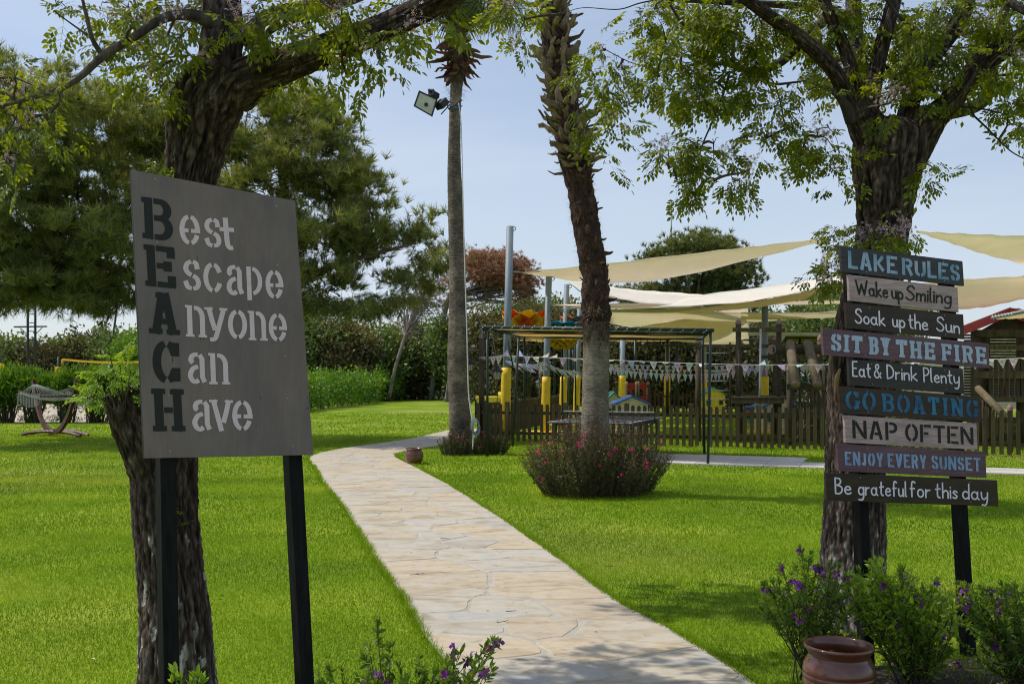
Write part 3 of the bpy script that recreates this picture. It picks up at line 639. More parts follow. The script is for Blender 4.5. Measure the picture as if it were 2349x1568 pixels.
def ribbon(pts, wf, V, Fc, off, rcap=False):
    """pts: 2-D metric points; wf(dx,dy)->width. appends quads to V (x,y,off)."""
    n = len(pts); 
    if n < 2: return
    L0 = []
    for i in range(n):
        a = pts[max(i - 1, 0)]; c = pts[min(i + 1, n - 1)]; dx, dy = c[0] - a[0], c[1] - a[1]; ln = math.hypot(dx, dy) or 1e-9
        dx, dy = dx / ln, dy / ln; wq = wf(dx, dy) / 2
        L0.append(((pts[i][0] - dy * wq, pts[i][1] + dx * wq), (pts[i][0] + dy * wq, pts[i][1] - dx * wq), wq))
    o = len(V)
    for a, c, _ in L0: V.append((*a, off)); V.append((*c, off))
    for i in range(n - 1): Fc.append((o + 2 * i + 1, o + 2 * i + 3, o + 2 * i + 2, o + 2 * i))
    if rcap:
        for e in (0, n - 1):
            o = len(V); r = L0[e][2]
            for k in range(8): V.append((pts[e][0] + r * math.cos(k * math.pi / 4), pts[e][1] + r * math.sin(k * math.pi / 4), off + .00012))
            Fc.append(tuple(o + k for k in range(8)))
class Sign:
    def __init__(s, p0, p1):
        s.o = Vector(p0); s.u = (Vector(p1) - s.o).normalized(); s.n = s.u.cross(Vector((0, 0, 1))).normalized()
        if s.n.y > 0: s.n = -s.n
    def hit(s, px, py, out=0.0):
        d = Vector(((px - CX) / F, 1, (HY - py) / F)); o = Vector((0, 0, CAMZ)); q = s.o + s.n * out
        t = (q - o).dot(s.n) / d.dot(s.n); return o + d * t
def emit(name, sign, V, Fc, bl, br, tl, W, H, m, parent, out):
    """V in metric text coords (x right, y up)"""
    ux = (br - bl).normalized(); uy = (tl - bl).normalized(); vs = [bl + ux * x + uy * y + sign.n * (out + z) for x, y, z in V]
    return mk(name, vs, Fc, m, parent)
def letter(sign, ch, strokes, serifs, bl, br, tl, m, parent, wv, wh, out=.0015, name='lettering', acc=None, ins=(0, 0)):
    W = (br - bl).length; H = (tl - bl).length; V = []; Fc = []; off = 0
    wvm, whm = wv * H, wh * H
    pr = .062 * H; i0, i1 = ins[0] * pr, ins[1] * pr
    def mpt(p): return (wvm / 2 + i0 + p[0] * (W - wvm - i0 - i1), whm / 2 + p[1] * (H - whm))
    for st in strokes:
        off += .00006
        if isinstance(st, tuple):
            x, y = mpt((st[1], st[2])); ribbon([(x - wvm / 2 - st[3] * pr, y), (x + wvm / 2 + st[4] * pr, y)], lambda a, b_: whm * .92, V, Fc, off); continue
        pts = []
        raw = st if len(st) > 2 else [st[0], ((st[0][0] + st[1][0]) / 2, (st[0][1] + st[1][1]) / 2), st[1]]
        pts = [mpt(p) for p in raw]
        # butt ends of straight stems reach the box edge
        if len(st) == 2 and abs(st[0][1] - st[1][1]) > .3:
            for e, o_ in ((0, 1), (-1, -2)):
                if abs(raw[e][1]) < .02 or abs(raw[e][1] - 1) < .02:
                    s_ = -1 if raw[e][1] < .5 else 1; pts[e] = (pts[e][0], pts[e][1] + s_ * whm / 2)
        if len(st) == 2 and abs(st[0][1] - st[1][1]) < .05:
            for e in (0, -1):
                if raw[e][0] < .02: pts[e] = (pts[e][0] - wvm * .45, pts[e][1])
                elif raw[e][0] > .98: pts[e] = (pts[e][0] + wvm * .45, pts[e][1])
        ribbon(pts, lambda a, b_: whm + (wvm - whm) * abs(b_) ** 1.3, V, Fc, off)
    for (x, y, a0, a1) in serifs:
        off += .00006; px, py = mpt((x, y)); ribbon([(px - wvm / 2 - a0 * pr, py + (.2 if y < .5 else -.2) * -whm), (px + wvm / 2 + a1 * pr, py + (.2 if y < .5 else -.2) * -whm)], lambda a, b_: whm * .6, V, Fc, off)
    ux = (br - bl).normalized(); uy = (tl - bl).normalized()
    vs = [bl + ux * x + uy * y + sign.n * (out + z) for x, y, z in V]
    acc.append((vs, Fc))

# --- left board
zl = lambda x, y: ((480 + x / 1.2549) * .57349, (650 + y / 1.2549) * .57349)
LS = Sign((-1.5886, 4.14, 1.4), (-.935, 4.66, 1.4))
M_board = mat('grey_stained_plywood', [(0.25, (0.098, 0.106, 0.135)), (0.45, (0.168, 0.138, 0.140)), (0.6, (0.200, 0.150, 0.143)), (0.8, (0.182, 0.146, 0.160))], rough=.5, scale=2.2, stretch=(1, 1, .7), bump=.12, bscale=40, detail=3, spec=.35)
# fine vertical grain over the board stain
t = M_board.node_tree; n = t.nodes; L = t.links; b = n['Principled BSDF']
src = b.inputs['Base Color'].links[0].from_socket
co = n.new('ShaderNodeTexCoord'); mpp = n.new('ShaderNodeMapping'); mpp.inputs['Scale'].default_value = (1, 1, .06); zz = n.new('ShaderNodeTexNoise'); zz.inputs['Scale'].default_value = 90; zz.inputs['Detail'].default_value = 5; zz.inputs['Distortion'].default_value = .4
L.new(co.outputs['Object'], mpp.inputs[0]); L.new(mpp.outputs[0], zz.inputs['Vector']); rr = ramp(n, [(0.3, (.93, .93, .94)), (.7, (1.05, 1.05, 1.05))]); L.new(zz.outputs['Fac'], rr.inputs[0])
mq = n.new('ShaderNodeMix'); mq.data_type = 'RGBA'; mq.blend_type = 'MULTIPLY'; mq.inputs['Factor'].default_value = 1; L.new(src, mq.inputs['A']); L.new(rr.outputs[0], mq.inputs['B']); L.new(mq.outputs['Result'], b.inputs['Base Color'])
M_blackp = mat('black_stencil_paint', (0.010, 0.011, 0.012), rough=.6)
M_lilacp = mat('pale_lilac_paint', [(0.3, (0.70, 0.54, 0.62)), (0.7, (0.78, 0.62, 0.69))], rough=.6, scale=25)
speckle(M_board, 7, (1, 1, .35), .88, 1.10, .35, .65, 5)
speckle(M_post, 40, (1, 1, .1), .6, 1.7)
beach = thing('wooden_sign', 'grey plywood board on two black posts reading Best Escape Anyone Can Have', 'sign', (-1.3, 4.42, 0))
def slabquad(name, sign, q, thick, m, parent, out=0.0, bevel=.002):
    c = [sign.hit(x, y, out) for x, y in q]; vs = c + [p - sign.n * thick for p in c]
    o = mk(name, vs, [(0, 1, 2, 3), (7, 6, 5, 4), (0, 4, 5, 1), (1, 5, 6, 2), (2, 6, 7, 3), (3, 7, 4, 0)], m, parent)
    # orient outward
    bm_fix(o)
    if bevel:
        bb = o.modifiers.new('b', 'BEVEL'); bb.width = bevel; bb.segments = 2
    return o
import bmesh
def bm_fix(o):
    bm = bmesh.new(); bm.from_mesh(o.data); bmesh.ops.recalc_face_normals(bm, faces=bm.faces); bm.to_mesh(o.data); bm.free()
brd = slabquad('board', LS, [(300, 389), (677, 460), (719, 1043), (331, 1051)], .018, M_board, beach, .0)
brd.data.materials.append(M_blackp)
for p in brd.data.polygons:
    if abs(p.normal.dot(LS.n)) < .6: p.material_index = 1
LB = [('B', (113, 379), (268, 397), (105, 170)), ('E', (128, 618), (283, 633), (117, 408)), ('A', (146, 856), (301, 867), (140, 646)), ('C', (166, 1104), (306, 1107), (160, 890)), ('H', (166, 1348), (329, 1348), (155, 1132))]
for ch, bl, br, tl in LB:
    acc = []; st, wd, ins = SLAB[ch]
    letter(LS, ch, st, [], LS.hit(*zl(*bl)), LS.hit(*zl(*br)), LS.hit(*zl(*tl)), M_blackp, beach, .20, .135, acc=acc, ins=ins)
    multi('capital_letter', acc, M_blackp, beach)
LL = [('e', (300, 410), (403, 417), (295, 258)), ('s', (422, 424), (510, 429), (419, 274)), ('t', (516, 438), (571, 441), (503, 276)),
      ('s', (316, 640), (408, 643), (313, 485)), ('c', (420, 650), (517, 655), (415, 499)), ('a', (535, 664), (623, 669), (531, 512)), ('p', (632, 664), (716, 667), (626, 521)), ('e', (732, 682), (821, 685), (727, 537)),
      ('n', (331, 872), (436, 878), (326, 714)), ('y', (428, 878), (541, 882), (424, 725)), ('o', (543, 885), (639, 887), (539, 736)), ('n', (646, 890), (741, 894), (641, 743)), ('e', (747, 896), (838, 899), (744, 753)),
      ('a', (340, 1108), (436, 1112), (338, 951)), ('n', (448, 1111), (552, 1113), (443, 955)),
      ('a', (362, 1347), (461, 1349), (360, 1188)), ('v', (455, 1346), (567, 1347), (450, 1189)), ('e', (563, 1344), (664, 1346), (562, 1190))]
for ch, bl, br, tl in LL:
    acc = []
    letter(LS, ch, LOW[ch], LOWS.get(ch, []), LS.hit(*zl(*bl)), LS.hit(*zl(*br)), LS.hit(*zl(*tl)), M_lilacp, beach, .168, .128, acc=acc)
    multi('lower_case_letter', acc, M_lilacp, beach)
def screw(parent, sign, px, py, out, r=.0032):
    c = sign.hit(px, py, out); vs = []; 
    for k in range(8):
        a = k * math.pi / 4; vs.append(c + (sign.u * math.cos(a) + Vector((0, 0, 1)) * math.sin(a)) * r)
    vs += [c + sign.n * .0014 + (v - c) * .6 for v in vs]
    mk('screw', vs, [(i, (i + 1) % 8, 8 + (i + 1) % 8, 8 + i) for i in range(8)] + [tuple(range(8, 16))], M_steel, parent)
for x, y in [(176, 81), (188, 399), (217, 762), (243, 1164), (251, 1448), (785, 218), (790, 513), (827, 969), (840, 1181), (866, 1421)]: screw(beach, LS, *zl(x, y), .001)
M_pinkdrip = mat('pink_paint_drip', (0.55, 0.04, 0.16), rough=.5); M_mark = mat('dark_knot_mark', (0.05, 0.035, 0.035), rough=.8)
for (x, y, w_, h_, m_) in [(667, 282, 4, 6, 0), (713, 287, 5, 8, 0), (388, 486, 3, 44, 1), (264, 988, 4, 30, 1), (942, 1232, 16, 5, 1), (706, 1180, 4, 16, 1), (878, 768, 5, 5, 1), (404, 884, 3, 14, 1), (420, 884, 3, 12, 1), (683, 1322, 3, 12, 1), (432, 886, 3, 10, 1), (648, 712, 4, 10, 1), (760, 604, 3, 12, 1), (944, 1180, 4, 12, 1)]:
    q = [LS.hit(*zl(x + a * w_, y + b_ * h_), .0012) for a, b_ in ((-.5, -.3), (.1, -.5), (.5, 0), (.2, .5), (-.3, .4))]
    mk('paint_drip' if m_ == 0 else 'knot_mark', q, [(0, 1, 2, 3, 4)], M_mark if m_ else M_pinkdrip, beach)
def post(name, sign, top, bot, zbot, wu, wn, m, parent, back):
    """top, bot: px centres; extend along that line to zbot"""
    a = sign.hit(*top, -back); c = sign.hit(*bot, -back); t_ = (zbot - a.z) / (c.z - a.z); e = a + (c - a) * t_
    return a, e
a, e = post('post', LS, (369, 420), (388, 1568), -.05, 0, 0, M_post, beach, .06)
def boxpost(a, e, wu, wn, sign, m, parent):
    vs = []
    for p in (e, a):
        for x, y in ((-.5, -.5), (.5, -.5), (.5, .5), (-.5, .5)): vs.append(p + sign.u * x * wu + sign.n * y * wn)
    o = mk('post', vs, BF, m, parent); bm_fix(o); bb = o.modifiers.new('b', 'BEVEL'); bb.width = .003; bb.segments = 2; return o
boxpost(a, e, .068, .07, LS, M_post, beach)
a, e = post('post', LS, (640, 480), (699, 1568), -.05, 0, 0, M_post, beach, .06)
boxpost(a, e, .068, .07, LS, M_post, beach)

# --- right sign with nine planks
zr = lambda x, y: ((3200 + x / 1.3638) * .57349, (900 + y / 1.3638) * .57349)
RS = Sign((1.661, 5.30, 1), (2.784, 5.70, 1))
rules = thing('plank_sign', 'tall sign of nine painted planks starting with LAKE RULES beside tree', 'sign', (2.2, 5.5, 0))
def wood(name, a, c, dx=0):
    return mat(name, [(0.3, a), (0.7, c)], rough=.42, scale=14, stretch=(.25, .25, 2.2), bump=.1, spec=.35)
Wpur = wood('purple_brown_plank', (0.095, 0.045, 0.068), (0.15, 0.075, 0.105)); Wdark = wood('dark_brown_plank', (0.018, 0.010, 0.009), (0.044, 0.022, 0.018))
Wlight = wood('pale_mauve_plank', (0.31, 0.215, 0.225), (0.48, 0.35, 0.35)); Wnavy = wood('dark_slate_plank', (0.022, 0.024, 0.034), (0.045, 0.040, 0.050)); Wgrey = wood('charcoal_plank', (0.018, 0.015, 0.019), (0.034, 0.028, 0.031))
def paint(name, a, c): return mat(name, [(0.35, a), (0.65, c)], rough=.6, scale=9, detail=2)
Pblue = paint('light_blue_paint', (0.14, 0.29, 0.46), (0.38, 0.47, 0.64)); Psky = paint('pale_blue_paint', (0.36, 0.45, 0.62), (0.43, 0.52, 0.69)); Pdeep = paint('deep_blue_paint', (0.012, 0.075, 0.19), (0.03, 0.19, 0.36))
Psun = paint('denim_blue_paint', (0.16, 0.29, 0.50), (0.31, 0.40, 0.62)); Pwhite = paint('white_paint', (0.74, 0.68, 0.82), (0.84, 0.78, 0.90))
PK = [(Wnavy, [(221, 114), (887, 197), (896, 332), (230, 256)]), (Wlight, [(266, 270), (860, 340), (866, 475), (271, 412)]), (Wdark, [(248, 422), (891, 487), (898, 622), (258, 562)]),
      (Wpur, [(123, 562), (1028, 645), (1036, 780), (131, 708)]), (Wgrey, [(266, 730), (888, 782), (897, 920), (272, 873)]), (Wdark, [(212, 878), (982, 935), (990, 1074), (222, 1027)]),
      (Wlight, [(244, 1036), (963, 1080), (969, 1224), (249, 1186)]), (Wpur, [(204, 1191), (1012, 1235), (1018, 1378), (212, 1341)]), (Wdark, [(142, 1350), (1076, 1391), (1083, 1533), (148, 1502)])]
for m_ in (Wpur, Wdark, Wlight, Wnavy, Wgrey): speckle(m_, 60, (.12, .12, 1.4), .72, 1.25)
PLK = []
for i, (m, q) in enumerate(PK):
    o = slabquad('plank', RS, [zr(*p) for p in q], .02, m, rules, 0.0, .0015); PLK.append(o)
    for fx in (.2 if i not in (3,) else .25, .84):
        for fy in (.12, .88):
            x = q[0][0] * (1 - fx) * (1 - fy) + q[1][0] * fx * (1 - fy) + q[3][0] * (1 - fx) * fy + q[2][0] * fx * fy
            y = q[0][1] * (1 - fx) * (1 - fy) + q[1][1] * fx * (1 - fy) + q[3][1] * (1 - fx) * fy + q[2][1] * fx * fy
            screw(o, RS, *zr(x, y), .001, .003)
def words(plank, font, txt, bl, br, tl, m, wv, wh, gap=.16, hand=False, slant=0.0):
    bl, br, tl = RS.hit(*zr(*bl)), RS.hit(*zr(*br)), RS.hit(*zr(*tl)); Wt = (br - bl).length; H = (tl - bl).length
    if not hand:
        tot = 0; pos = []
        for ch in txt:
            if ch == ' ': tot += .34; continue
            if ch == '|': tot += .16; continue
            wd = font[ch][1] * .68; pos.append((ch, tot, wd)); tot += wd + gap
        tot -= gap; k = Wt / tot; ux = (br - bl).normalized()
        for ch, x, wd in pos:
            acc = []; p0 = bl + ux * x * k; p1 = bl + ux * (x + wd) * k
            letter(RS, ch, font[ch][0], [], p0, p1, p0 + (tl - bl), m, plank, wv, wh, acc=acc, ins=font[ch][2] if len(font[ch]) > 2 else (0, 0))
            multi('letter', acc, m, plank)
    else:
        tot = 0; pos = []
        for ch in txt:
            if ch == ' ': tot += .26; continue
            st = font[ch]; mxx = max(p[0] for s_ in st for p in s_); pos.append((st, tot)); tot += mxx + .17
        tot -= .17; k = Wt / (tot * H); ux = (br - bl).normalized(); uy = (tl - bl).normalized()
        for st, x in pos:
            V = []; Fc = []; off = 0
            for s_ in st:
                off += .00025
                pts = [((x + p[0]) * H * k + slant * p[1] * H, p[1] * H) for p in s_]
                if len(pts) == 2: pts = [pts[0], ((pts[0][0] + pts[1][0]) / 2, (pts[0][1] + pts[1][1]) / 2), pts[1]]
                ribbon(pts, lambda a, b_: wv * H * (.8 + .25 * abs(b_)), V, Fc, off, True)
            multi('letter', [([bl + ux * p[0] + uy * p[1] + RS.n * (.0015 + p[2]) for p in V], Fc)], m, plank)
words(PLK[0], SANS, 'LAKE', (262, 236), (532, 268), (259, 139), Pblue, .235, .175, .1)
words(PLK[0], SANS, 'RULES', (556, 270), (873, 307), (553, 178), Pblue, .235, .175, .1)
words(PLK[1], HAND, 'Wake up', (308, 376), (560, 405), (300, 298), M_blackp, .145, 0, hand=True, slant=.05)
words(PLK[1], HAND, 'Smiling', (582, 406), (822, 428), (578, 330), M_blackp, .145, 0, hand=True, slant=.08)
words(PLK[2], HAND, 'Soak', (304, 532), (462, 548), (300, 456), Pwhite, .135, 0, hand=True)
words(PLK[2], HAND, 'up', (506, 552), (570, 559), (502, 478), Pwhite, .135, 0, hand=True)
words(PLK[2], HAND, 'the', (592, 560), (696, 572), (588, 484), Pwhite, .135, 0, hand=True)
words(PLK[2], HAND, 'Sun', (748, 574), (868, 590), (745, 500), Pwhite, .135, 0, hand=True)
words(PLK[3], SLAB, 'SIT', (168, 685), (340, 700), (168, 590), Psky, .26, .15, .13)
words(PLK[3], SLAB, 'BY', (375, 704), (494, 712), (372, 608), Psky, .26, .15, .13)
words(PLK[3], SLAB, 'THE', (524, 718), (738, 736), (520, 622), Psky, .26, .15, .13)
words(PLK[3], SLAB, 'FIRE', (772, 738), (1018, 758), (766, 645), Psky, .26, .15, .13)
words(PLK[4], HAND, 'Eat', (287, 822), (384, 829), (284, 744), Pwhite, .125, 0, hand=True)
words(PLK[4], HAND, '&', (404, 829), (440, 832), (402, 756), Pwhite, .125, 0, hand=True)
words(PLK[4], HAND, 'Drink', (476, 836), (638, 848), (473, 762), Pwhite, .125, 0, hand=True)
words(PLK[4], HAND, 'Plenty', (676, 852), (868, 865), (672, 778), Pwhite, .125, 0, hand=True)
words(PLK[5], SLAB, 'GO', (248, 1003), (414, 1012), (246, 902), Pdeep, .23, .13, .13)
words(PLK[5], SLAB, 'BOATING', (446, 1016), (974, 1050), (441, 916), Pdeep, .24, .13, .14)
words(PLK[6], SANS, 'NAP', (287, 1161), (532, 1174), (284, 1061), M_blackp, .20, .15, .14)
words(PLK[6], SANS, 'OFTEN', (574, 1178), (946, 1198), (571, 1080), M_blackp, .20, .15, .12)
words(PLK[7], SANS, 'ENJOY', (244, 1308), (454, 1317), (242, 1233), Psun, .22, .16, .12)
words(PLK[7], SANS, 'EVERY', (478, 1318), (690, 1328), (475, 1243), Psun, .22, .16, .12)
words(PLK[7], SANS, 'SUNSET', (717, 1329), (986, 1342), (714, 1254), Psun, .22, .16, .11)
words(PLK[8], HAND, 'Be', (193, 1461), (277, 1466), (190, 1378), Pwhite, .125, 0, hand=True)
words(PLK[8], HAND, 'grateful', (318, 1468), (580, 1478), (316, 1388), Pwhite, .125, 0, hand=True)
words(PLK[8], HAND, 'for', (600, 1478), (708, 1484), (598, 1396), Pwhite, .125, 0, hand=True)
words(PLK[8], HAND, 'this', (738, 1484), (856, 1489), (736, 1404), Pwhite, .125, 0, hand=True)
words(PLK[8], HAND, 'day', (886, 1490), (1022, 1498), (884, 1410), Pwhite, .125, 0, hand=True)
a, e = post('post', RS, (1951, 590), (1980, 1327), -.05, 0, 0, M_post, rules, .055)
boxpost(a, e, .062, .065, RS, M_post, rules)
a, e = post('post', RS, (2168, 620), (2212, 1350), -.05, 0, 0, M_post, rules, .055)
boxpost(a, e, .062, .065, RS, M_post, rules)
# ------------------------------------------------------------------ foliage templates
def leaflet(p, d, n_, L, W, k=4):
    """pointed leaflet from p along d, n_ = normal-ish; returns verts, tris"""
    d = d.normalized(); s = d.cross(n_).normalized(); u = s.cross(d)
    m = p + d * L * .42 - u * L * .06; t_ = p + d * L - u * L * .12
    a = m + s * W * .5 + u * W * .16; c = m - s * W * .5 + u * W * .16
    if k == 2: return [p, a, t_, c], [(0, 1, 2), (0, 2, 3)]
    m2 = p + d * L * .72 - u * L * .08; a2 = m2 + s * W * .33 + u * W * .1; c2 = m2 - s * W * .33 + u * W * .1
    return [p, a, a2, t_, c2, c], [(0, 1, 2), (0, 2, 3), (0, 3, 4), (0, 4, 5)]
def compound_leaf(seed, L=.22, k=4, pairs=4, droop=.35):
    """twice-pinnate melia leaf along +Y, hanging towards -Z"""
    r = random.Random(seed); V = []; T = []; va = []
    def add(vs, ts, v):
        o = len(V); V.extend(vs); T.extend([tuple(i + o for i in t_) for t_ in ts]); va.extend([v] * len(vs))
    def pt(t_): return Vector((0, L * t_, -droop * L * t_ * t_))
    def stem(a, c, w_):
        s = (c - a).cross(Vector((0, 0, 1))); s = s.normalized() * w_ if s.length > 1e-6 else Vector((w_, 0, 0))
        add([a - s, a + s, c], [(0, 1, 2)], .15)
    for i in range(3): stem(pt(i / 3), pt((i + 1) / 3), .0016)
    for i in range(pairs):
        t_ = .28 + .62 * i / pairs
        for sg in (-1, 1):
            p = pt(t_); ln = L * (.42 - .2 * i / pairs) * r.uniform(.85, 1.15)
            d = Vector((sg * 1.0, .75, -.25 - r.random() * .35)).normalized(); e = p + d * ln; stem(p, e, .001)
            nl = 2 if i < pairs - 1 else 1
            for j in range(nl):
                q = p + d * ln * (.5 + .3 * j)
                for s2 in (-1, 1):
                    dd = (d * .8 + Vector((0, 0, 1)).cross(d) * s2 * .95 + Vector((0, 0, r.uniform(-.7, -.1)))).normalized()
                    vs, ts = leaflet(q, dd, Vector((r.uniform(-.3, .3), r.uniform(-.3, .3), 1)), .036 * r.uniform(.8, 1.2), .019, k); add(vs, ts, r.uniform(.2, .7))
            vs, ts = leaflet(e, d, Vector((r.uniform(-.3, .3), 0, 1)), .042, .021, k); add(vs, ts, r.uniform(.2, .7))
    vs, ts = leaflet(pt(1), Vector((0, 1, -.6)), Vector((.2, 0, 1)), .045, .023, k); add(vs, ts, .6)
    return np.array([tuple(v) for v in V]), np.array(T), np.array(va)
NLEAF = 8
LV = [compound_leaf(i, L=.19 + .01 * (i % 4), pairs=3 + (i % 2), droop=.2 + .08 * (i % 5)) for i in range(NLEAF)]
def leafmesh(i, m, name='compound_leaf'):
    V, T, va = LV[i]; me = bpy.data.meshes.new(name); me.from_pydata([tuple(v) for v in V], [], [tuple(t_) for t_ in T])
    a = me.attributes.new('var', 'FLOAT', 'POINT'); a.data.foreach_set('value', va.astype(np.float32)); me.materials.append(m); return me
LEAFME = [leafmesh(i, M_mleaf) for i in range(NLEAF)]
SPROME = [leafmesh(i, M_sprout) for i in range(NLEAF)]
def panicle(seed, n_=26, R_=.055):
    r = random.Random(seed); V = []; T = []; va = []
    for k in range(n_):
        c = Vector((r.gauss(0, .45), r.gauss(0, .45), r.gauss(0, .6))) * R_
        nrm = Vector((r.gauss(0, 1), r.gauss(0, 1), r.gauss(0, 1))).normalized(); s, u = frame_of(nrm)
        for q in range(5):
            a = q * 2 * math.pi / 5 + .3 * k; d = s * math.cos(a) + u * math.sin(a); sd_ = nrm.cross(d); o = len(V)
            V += [c + sd_ * .0012, c - sd_ * .0012, c + d * .0095 + sd_ * .0018 + nrm * .002, c + d * .0095 - sd_ * .0018 + nrm * .002]; T += [(o, o + 1, o + 3), (o, o + 3, o + 2)]; va += [.35, .35, .95, .95]
        o = len(V); e = Vector((0, 0, -R_ * .8)); V += [c, e, c + Vector((.0008, 0, 0))]; T += [(o, o + 1, o + 2)]; va += [0, 0, 0]
    me = bpy.data.meshes.new('blossom_cluster'); me.from_pydata([tuple(v) for v in V], [], T); a = me.attributes.new('var', 'FLOAT', 'POINT'); a.data.foreach_set('value', va); me.materials.append(M_bloss); return me
PANME = [panicle(i) for i in range(4)]
def euler_dir(d, roll=0.0):
    M = rotmats(np.array([tuple(d)]), np.array([roll]))[0]; return Matrix([list(r_) for r_ in M]).to_euler()
def euler_list(ds, rolls): return rotmats(np.array(ds), np.array(rolls))

barkrelief = lambda k, seed: (lambda a, s, p: 1 + k * (mnoise.noise(Vector((math.cos(a) * 4.5 + seed, math.sin(a) * 4.5, s * 2.2))) + .6 * mnoise.noise(Vector((math.cos(a) * 11, math.sin(a) * 11 + seed, s * 7)))) + 1.6 * k * mnoise.noise(Vector((math.cos(a) * 1.3, math.sin(a) * 1.3 + seed, s * 1.1))))
def pxpath(pts, f=lambda x, y: (x, y), unit=1.0):
    """pts: (x, y, width_px, depth) in zoom coords -> (X,Y,Z,r)"""
    out = []
    for x, y, w_, d in pts:
        X, Y_ = f(x, y); p = P(X, Y_, d); out.append((p.x, p.y, p.z, w_ * unit / 2 / F * d))
    return out
def limb(name, pts, m, parent, seg=10, sm=6, k=.05, seed=0):
    pts = [tuple(q) for q in crs(pts, sm)]; vs, fs = tubev(pts, seg, barkrelief(k, seed) if k else None); return mk(name, vs, fs, m, parent, True), pts

class Crown:
    """twigs + leaves + blossoms of a melia tree"""
    def __init__(s, tree, skel, seed): s.t = tree; s.sk = np.array([p[:3] for p in skel]); s.tw = []; s.items = []; s.pan = []; s.ber = []; s.r = random.Random(seed); s.cc = []
    def attach(s):
        """grow twigs: every cluster hangs on the nearest branch or already attached twig"""
        r = s.r; rem = list(s.cc); pts = s.sk.copy(); rad = np.full(len(pts), .012)
        if not rem: return
        C_ = np.array([tuple(c) for c in rem]); D = np.array([np.linalg.norm(pts - c, axis=1).min() for c in C_]); J = np.array([np.linalg.norm(pts - c, axis=1).argmin() for c in C_]); done = np.zeros(len(C_), bool)
        for _ in range(len(C_)):
            i = int(np.argmin(np.where(done, 1e9, D))); done[i] = True; a = Vector(pts[J[i]]); c = Vector(C_[i]); ra = rad[J[i]]
            if (a - c).length > 1.6: continue
            mid = (a + c) / 2 + Vector((r.uniform(-.14, .14), r.uniform(-.14, .14), r.uniform(.0, .16))) * (a - c).length
            w0 = min(ra, .010); cur = [tuple(v) for v in crs([(*a, w0), (*mid, w0 * .8), (*c, max(w0 * .55, .0022))], 4)]; s.tw.append(cur)
            new = np.array([q[:3] for q in cur[1:]]); k0 = len(pts); pts = np.concatenate([pts, new]); rad = np.concatenate([rad, [max(q[3] * .85, .0024) for q in cur[1:]]])
            d2 = np.linalg.norm(C_[:, None] - new[None], axis=2); m = d2.min(1); up = m < D; D[up] = m[up]; J[up] = k0 + d2.argmin(1)[up]
    def cluster(s, c, rad, n, twig=True, pan=.12, sc=1.0, ber=.03):
        r = s.r; c = Vector(c)
        if twig: s.cc.append(c)
        ns = max(2, n // 3); subs = []
        for _ in range(ns):
            e = c + Vector((r.gauss(0, .5), r.gauss(0, .6), r.gauss(0, .45))) * rad; subs.append(e)
            s.tw.append([(*c, .003), (*((c + e) / 2 + Vector((0, 0, .02))), .0022), (*e, .0012)])
        for i in range(n):
            e = subs[i % ns]; out = (e - c); out = out.normalized() if out.length > 1e-4 else Vector((1, 0, 0))
            d = (out * .6 + Vector((r.gauss(0, .6), r.gauss(0, .6), r.gauss(-.45, .35)))).normalized()
            s.items.append((e + Vector((r.gauss(0, .02), r.gauss(0, .02), r.gauss(0, .02))), d, r.uniform(-.8, .8), sc * r.uniform(.75, 1.15), r.random()))
            if r.random() < pan: s.pan.append((e + Vector((r.gauss(0, .04), r.gauss(0, .04), r.uniform(-.02, .07))), r.uniform(.8, 1.4)))
            if r.random() < ber: s.ber.append(e + Vector((r.gauss(0, .03), r.gauss(0, .03), -.08)))
    def prune(s, x0, y0, x1, y1, keep=0.0):
        def bad(p): px = CX + p.x / p.y * F; py = HY - (p.z - CAMZ) / p.y * F; return x0 < px < x1 and y0 < py < y1 and s.r.random() >= keep
        s.items = [q for q in s.items if not bad(q[0])]; s.cc = [c for c in s.cc if not bad(c)]; s.pan = [q for q in s.pan if not bad(q[0])]; s.tw = [t_ for t_ in s.tw if not bad(Vector(t_[-1][:3]))]
    def build(s, nobj=300, mes=None, mleaf=None):
        mes = mes or LEAFME; it = s.items; s.attach()
        it.sort(key=lambda q: (q[0] - Vector((0, 0, 1.6))).length + (0 if q[0].z < 1.6 + q[0].y * .39 else 50))
        for q in it[:nobj]:
            me = mes[s.r.randrange(NLEAF)]; o = bpy.data.objects.new('compound_leaf', me); C.objects.link(o); o.parent = s.t
            o.location = q[0] - wl(s.t); o.rotation_euler = euler_dir(q[1], q[2]); o.scale = (q[3],) * 3
        rest = it[nobj:]
        if rest:
            L_ = []; idx = np.array([s.r.randrange(NLEAF) for _ in rest])
            for i in range(NLEAF):
                k = [q for q, ii in zip(rest, idx) if ii == i]
                if not k: continue
                V, T, va = LV[i]
                L_.append(bake(V, T, rotmats(np.array([tuple(q[1]) for q in k]), np.array([q[2] for q in k])), np.array([tuple(q[0]) for q in k]), [q[3] for q in k], [q[4] * .4 - .2 for q in k], va))
            V, T, va = stack(L_); mknp('foliage', V, T, mleaf or M_mleaf, s.t, var=va, kind='stuff')
        if s.tw:
            multi('twigs', [tubev(p, 4, cap=False) for p in s.tw], M_twig, s.t, True, kind='stuff')
        for p, sc in s.pan[:280]:
            o = bpy.data.objects.new('blossom_cluster', PANME[s.r.randrange(4)]); C.objects.link(o); o.parent = s.t; o.location = p - wl(s.t)
            o.rotation_euler = (s.r.random(), s.r.random(), s.r.random() * 6); o.scale = (sc,) * 3
        if s.ber:
            multi('berries', [lathev(p + Vector((s.r.uniform(-.03, .03) * k, s.r.uniform(-.02, .02) * k, 0)), [(.0005, -.009), (.007, -.005), (.009, 0), (.007, .005), (.0005, .009)], 7) for p in s.ber for k in range(3)], M_berry, s.t, True, kind='stuff')

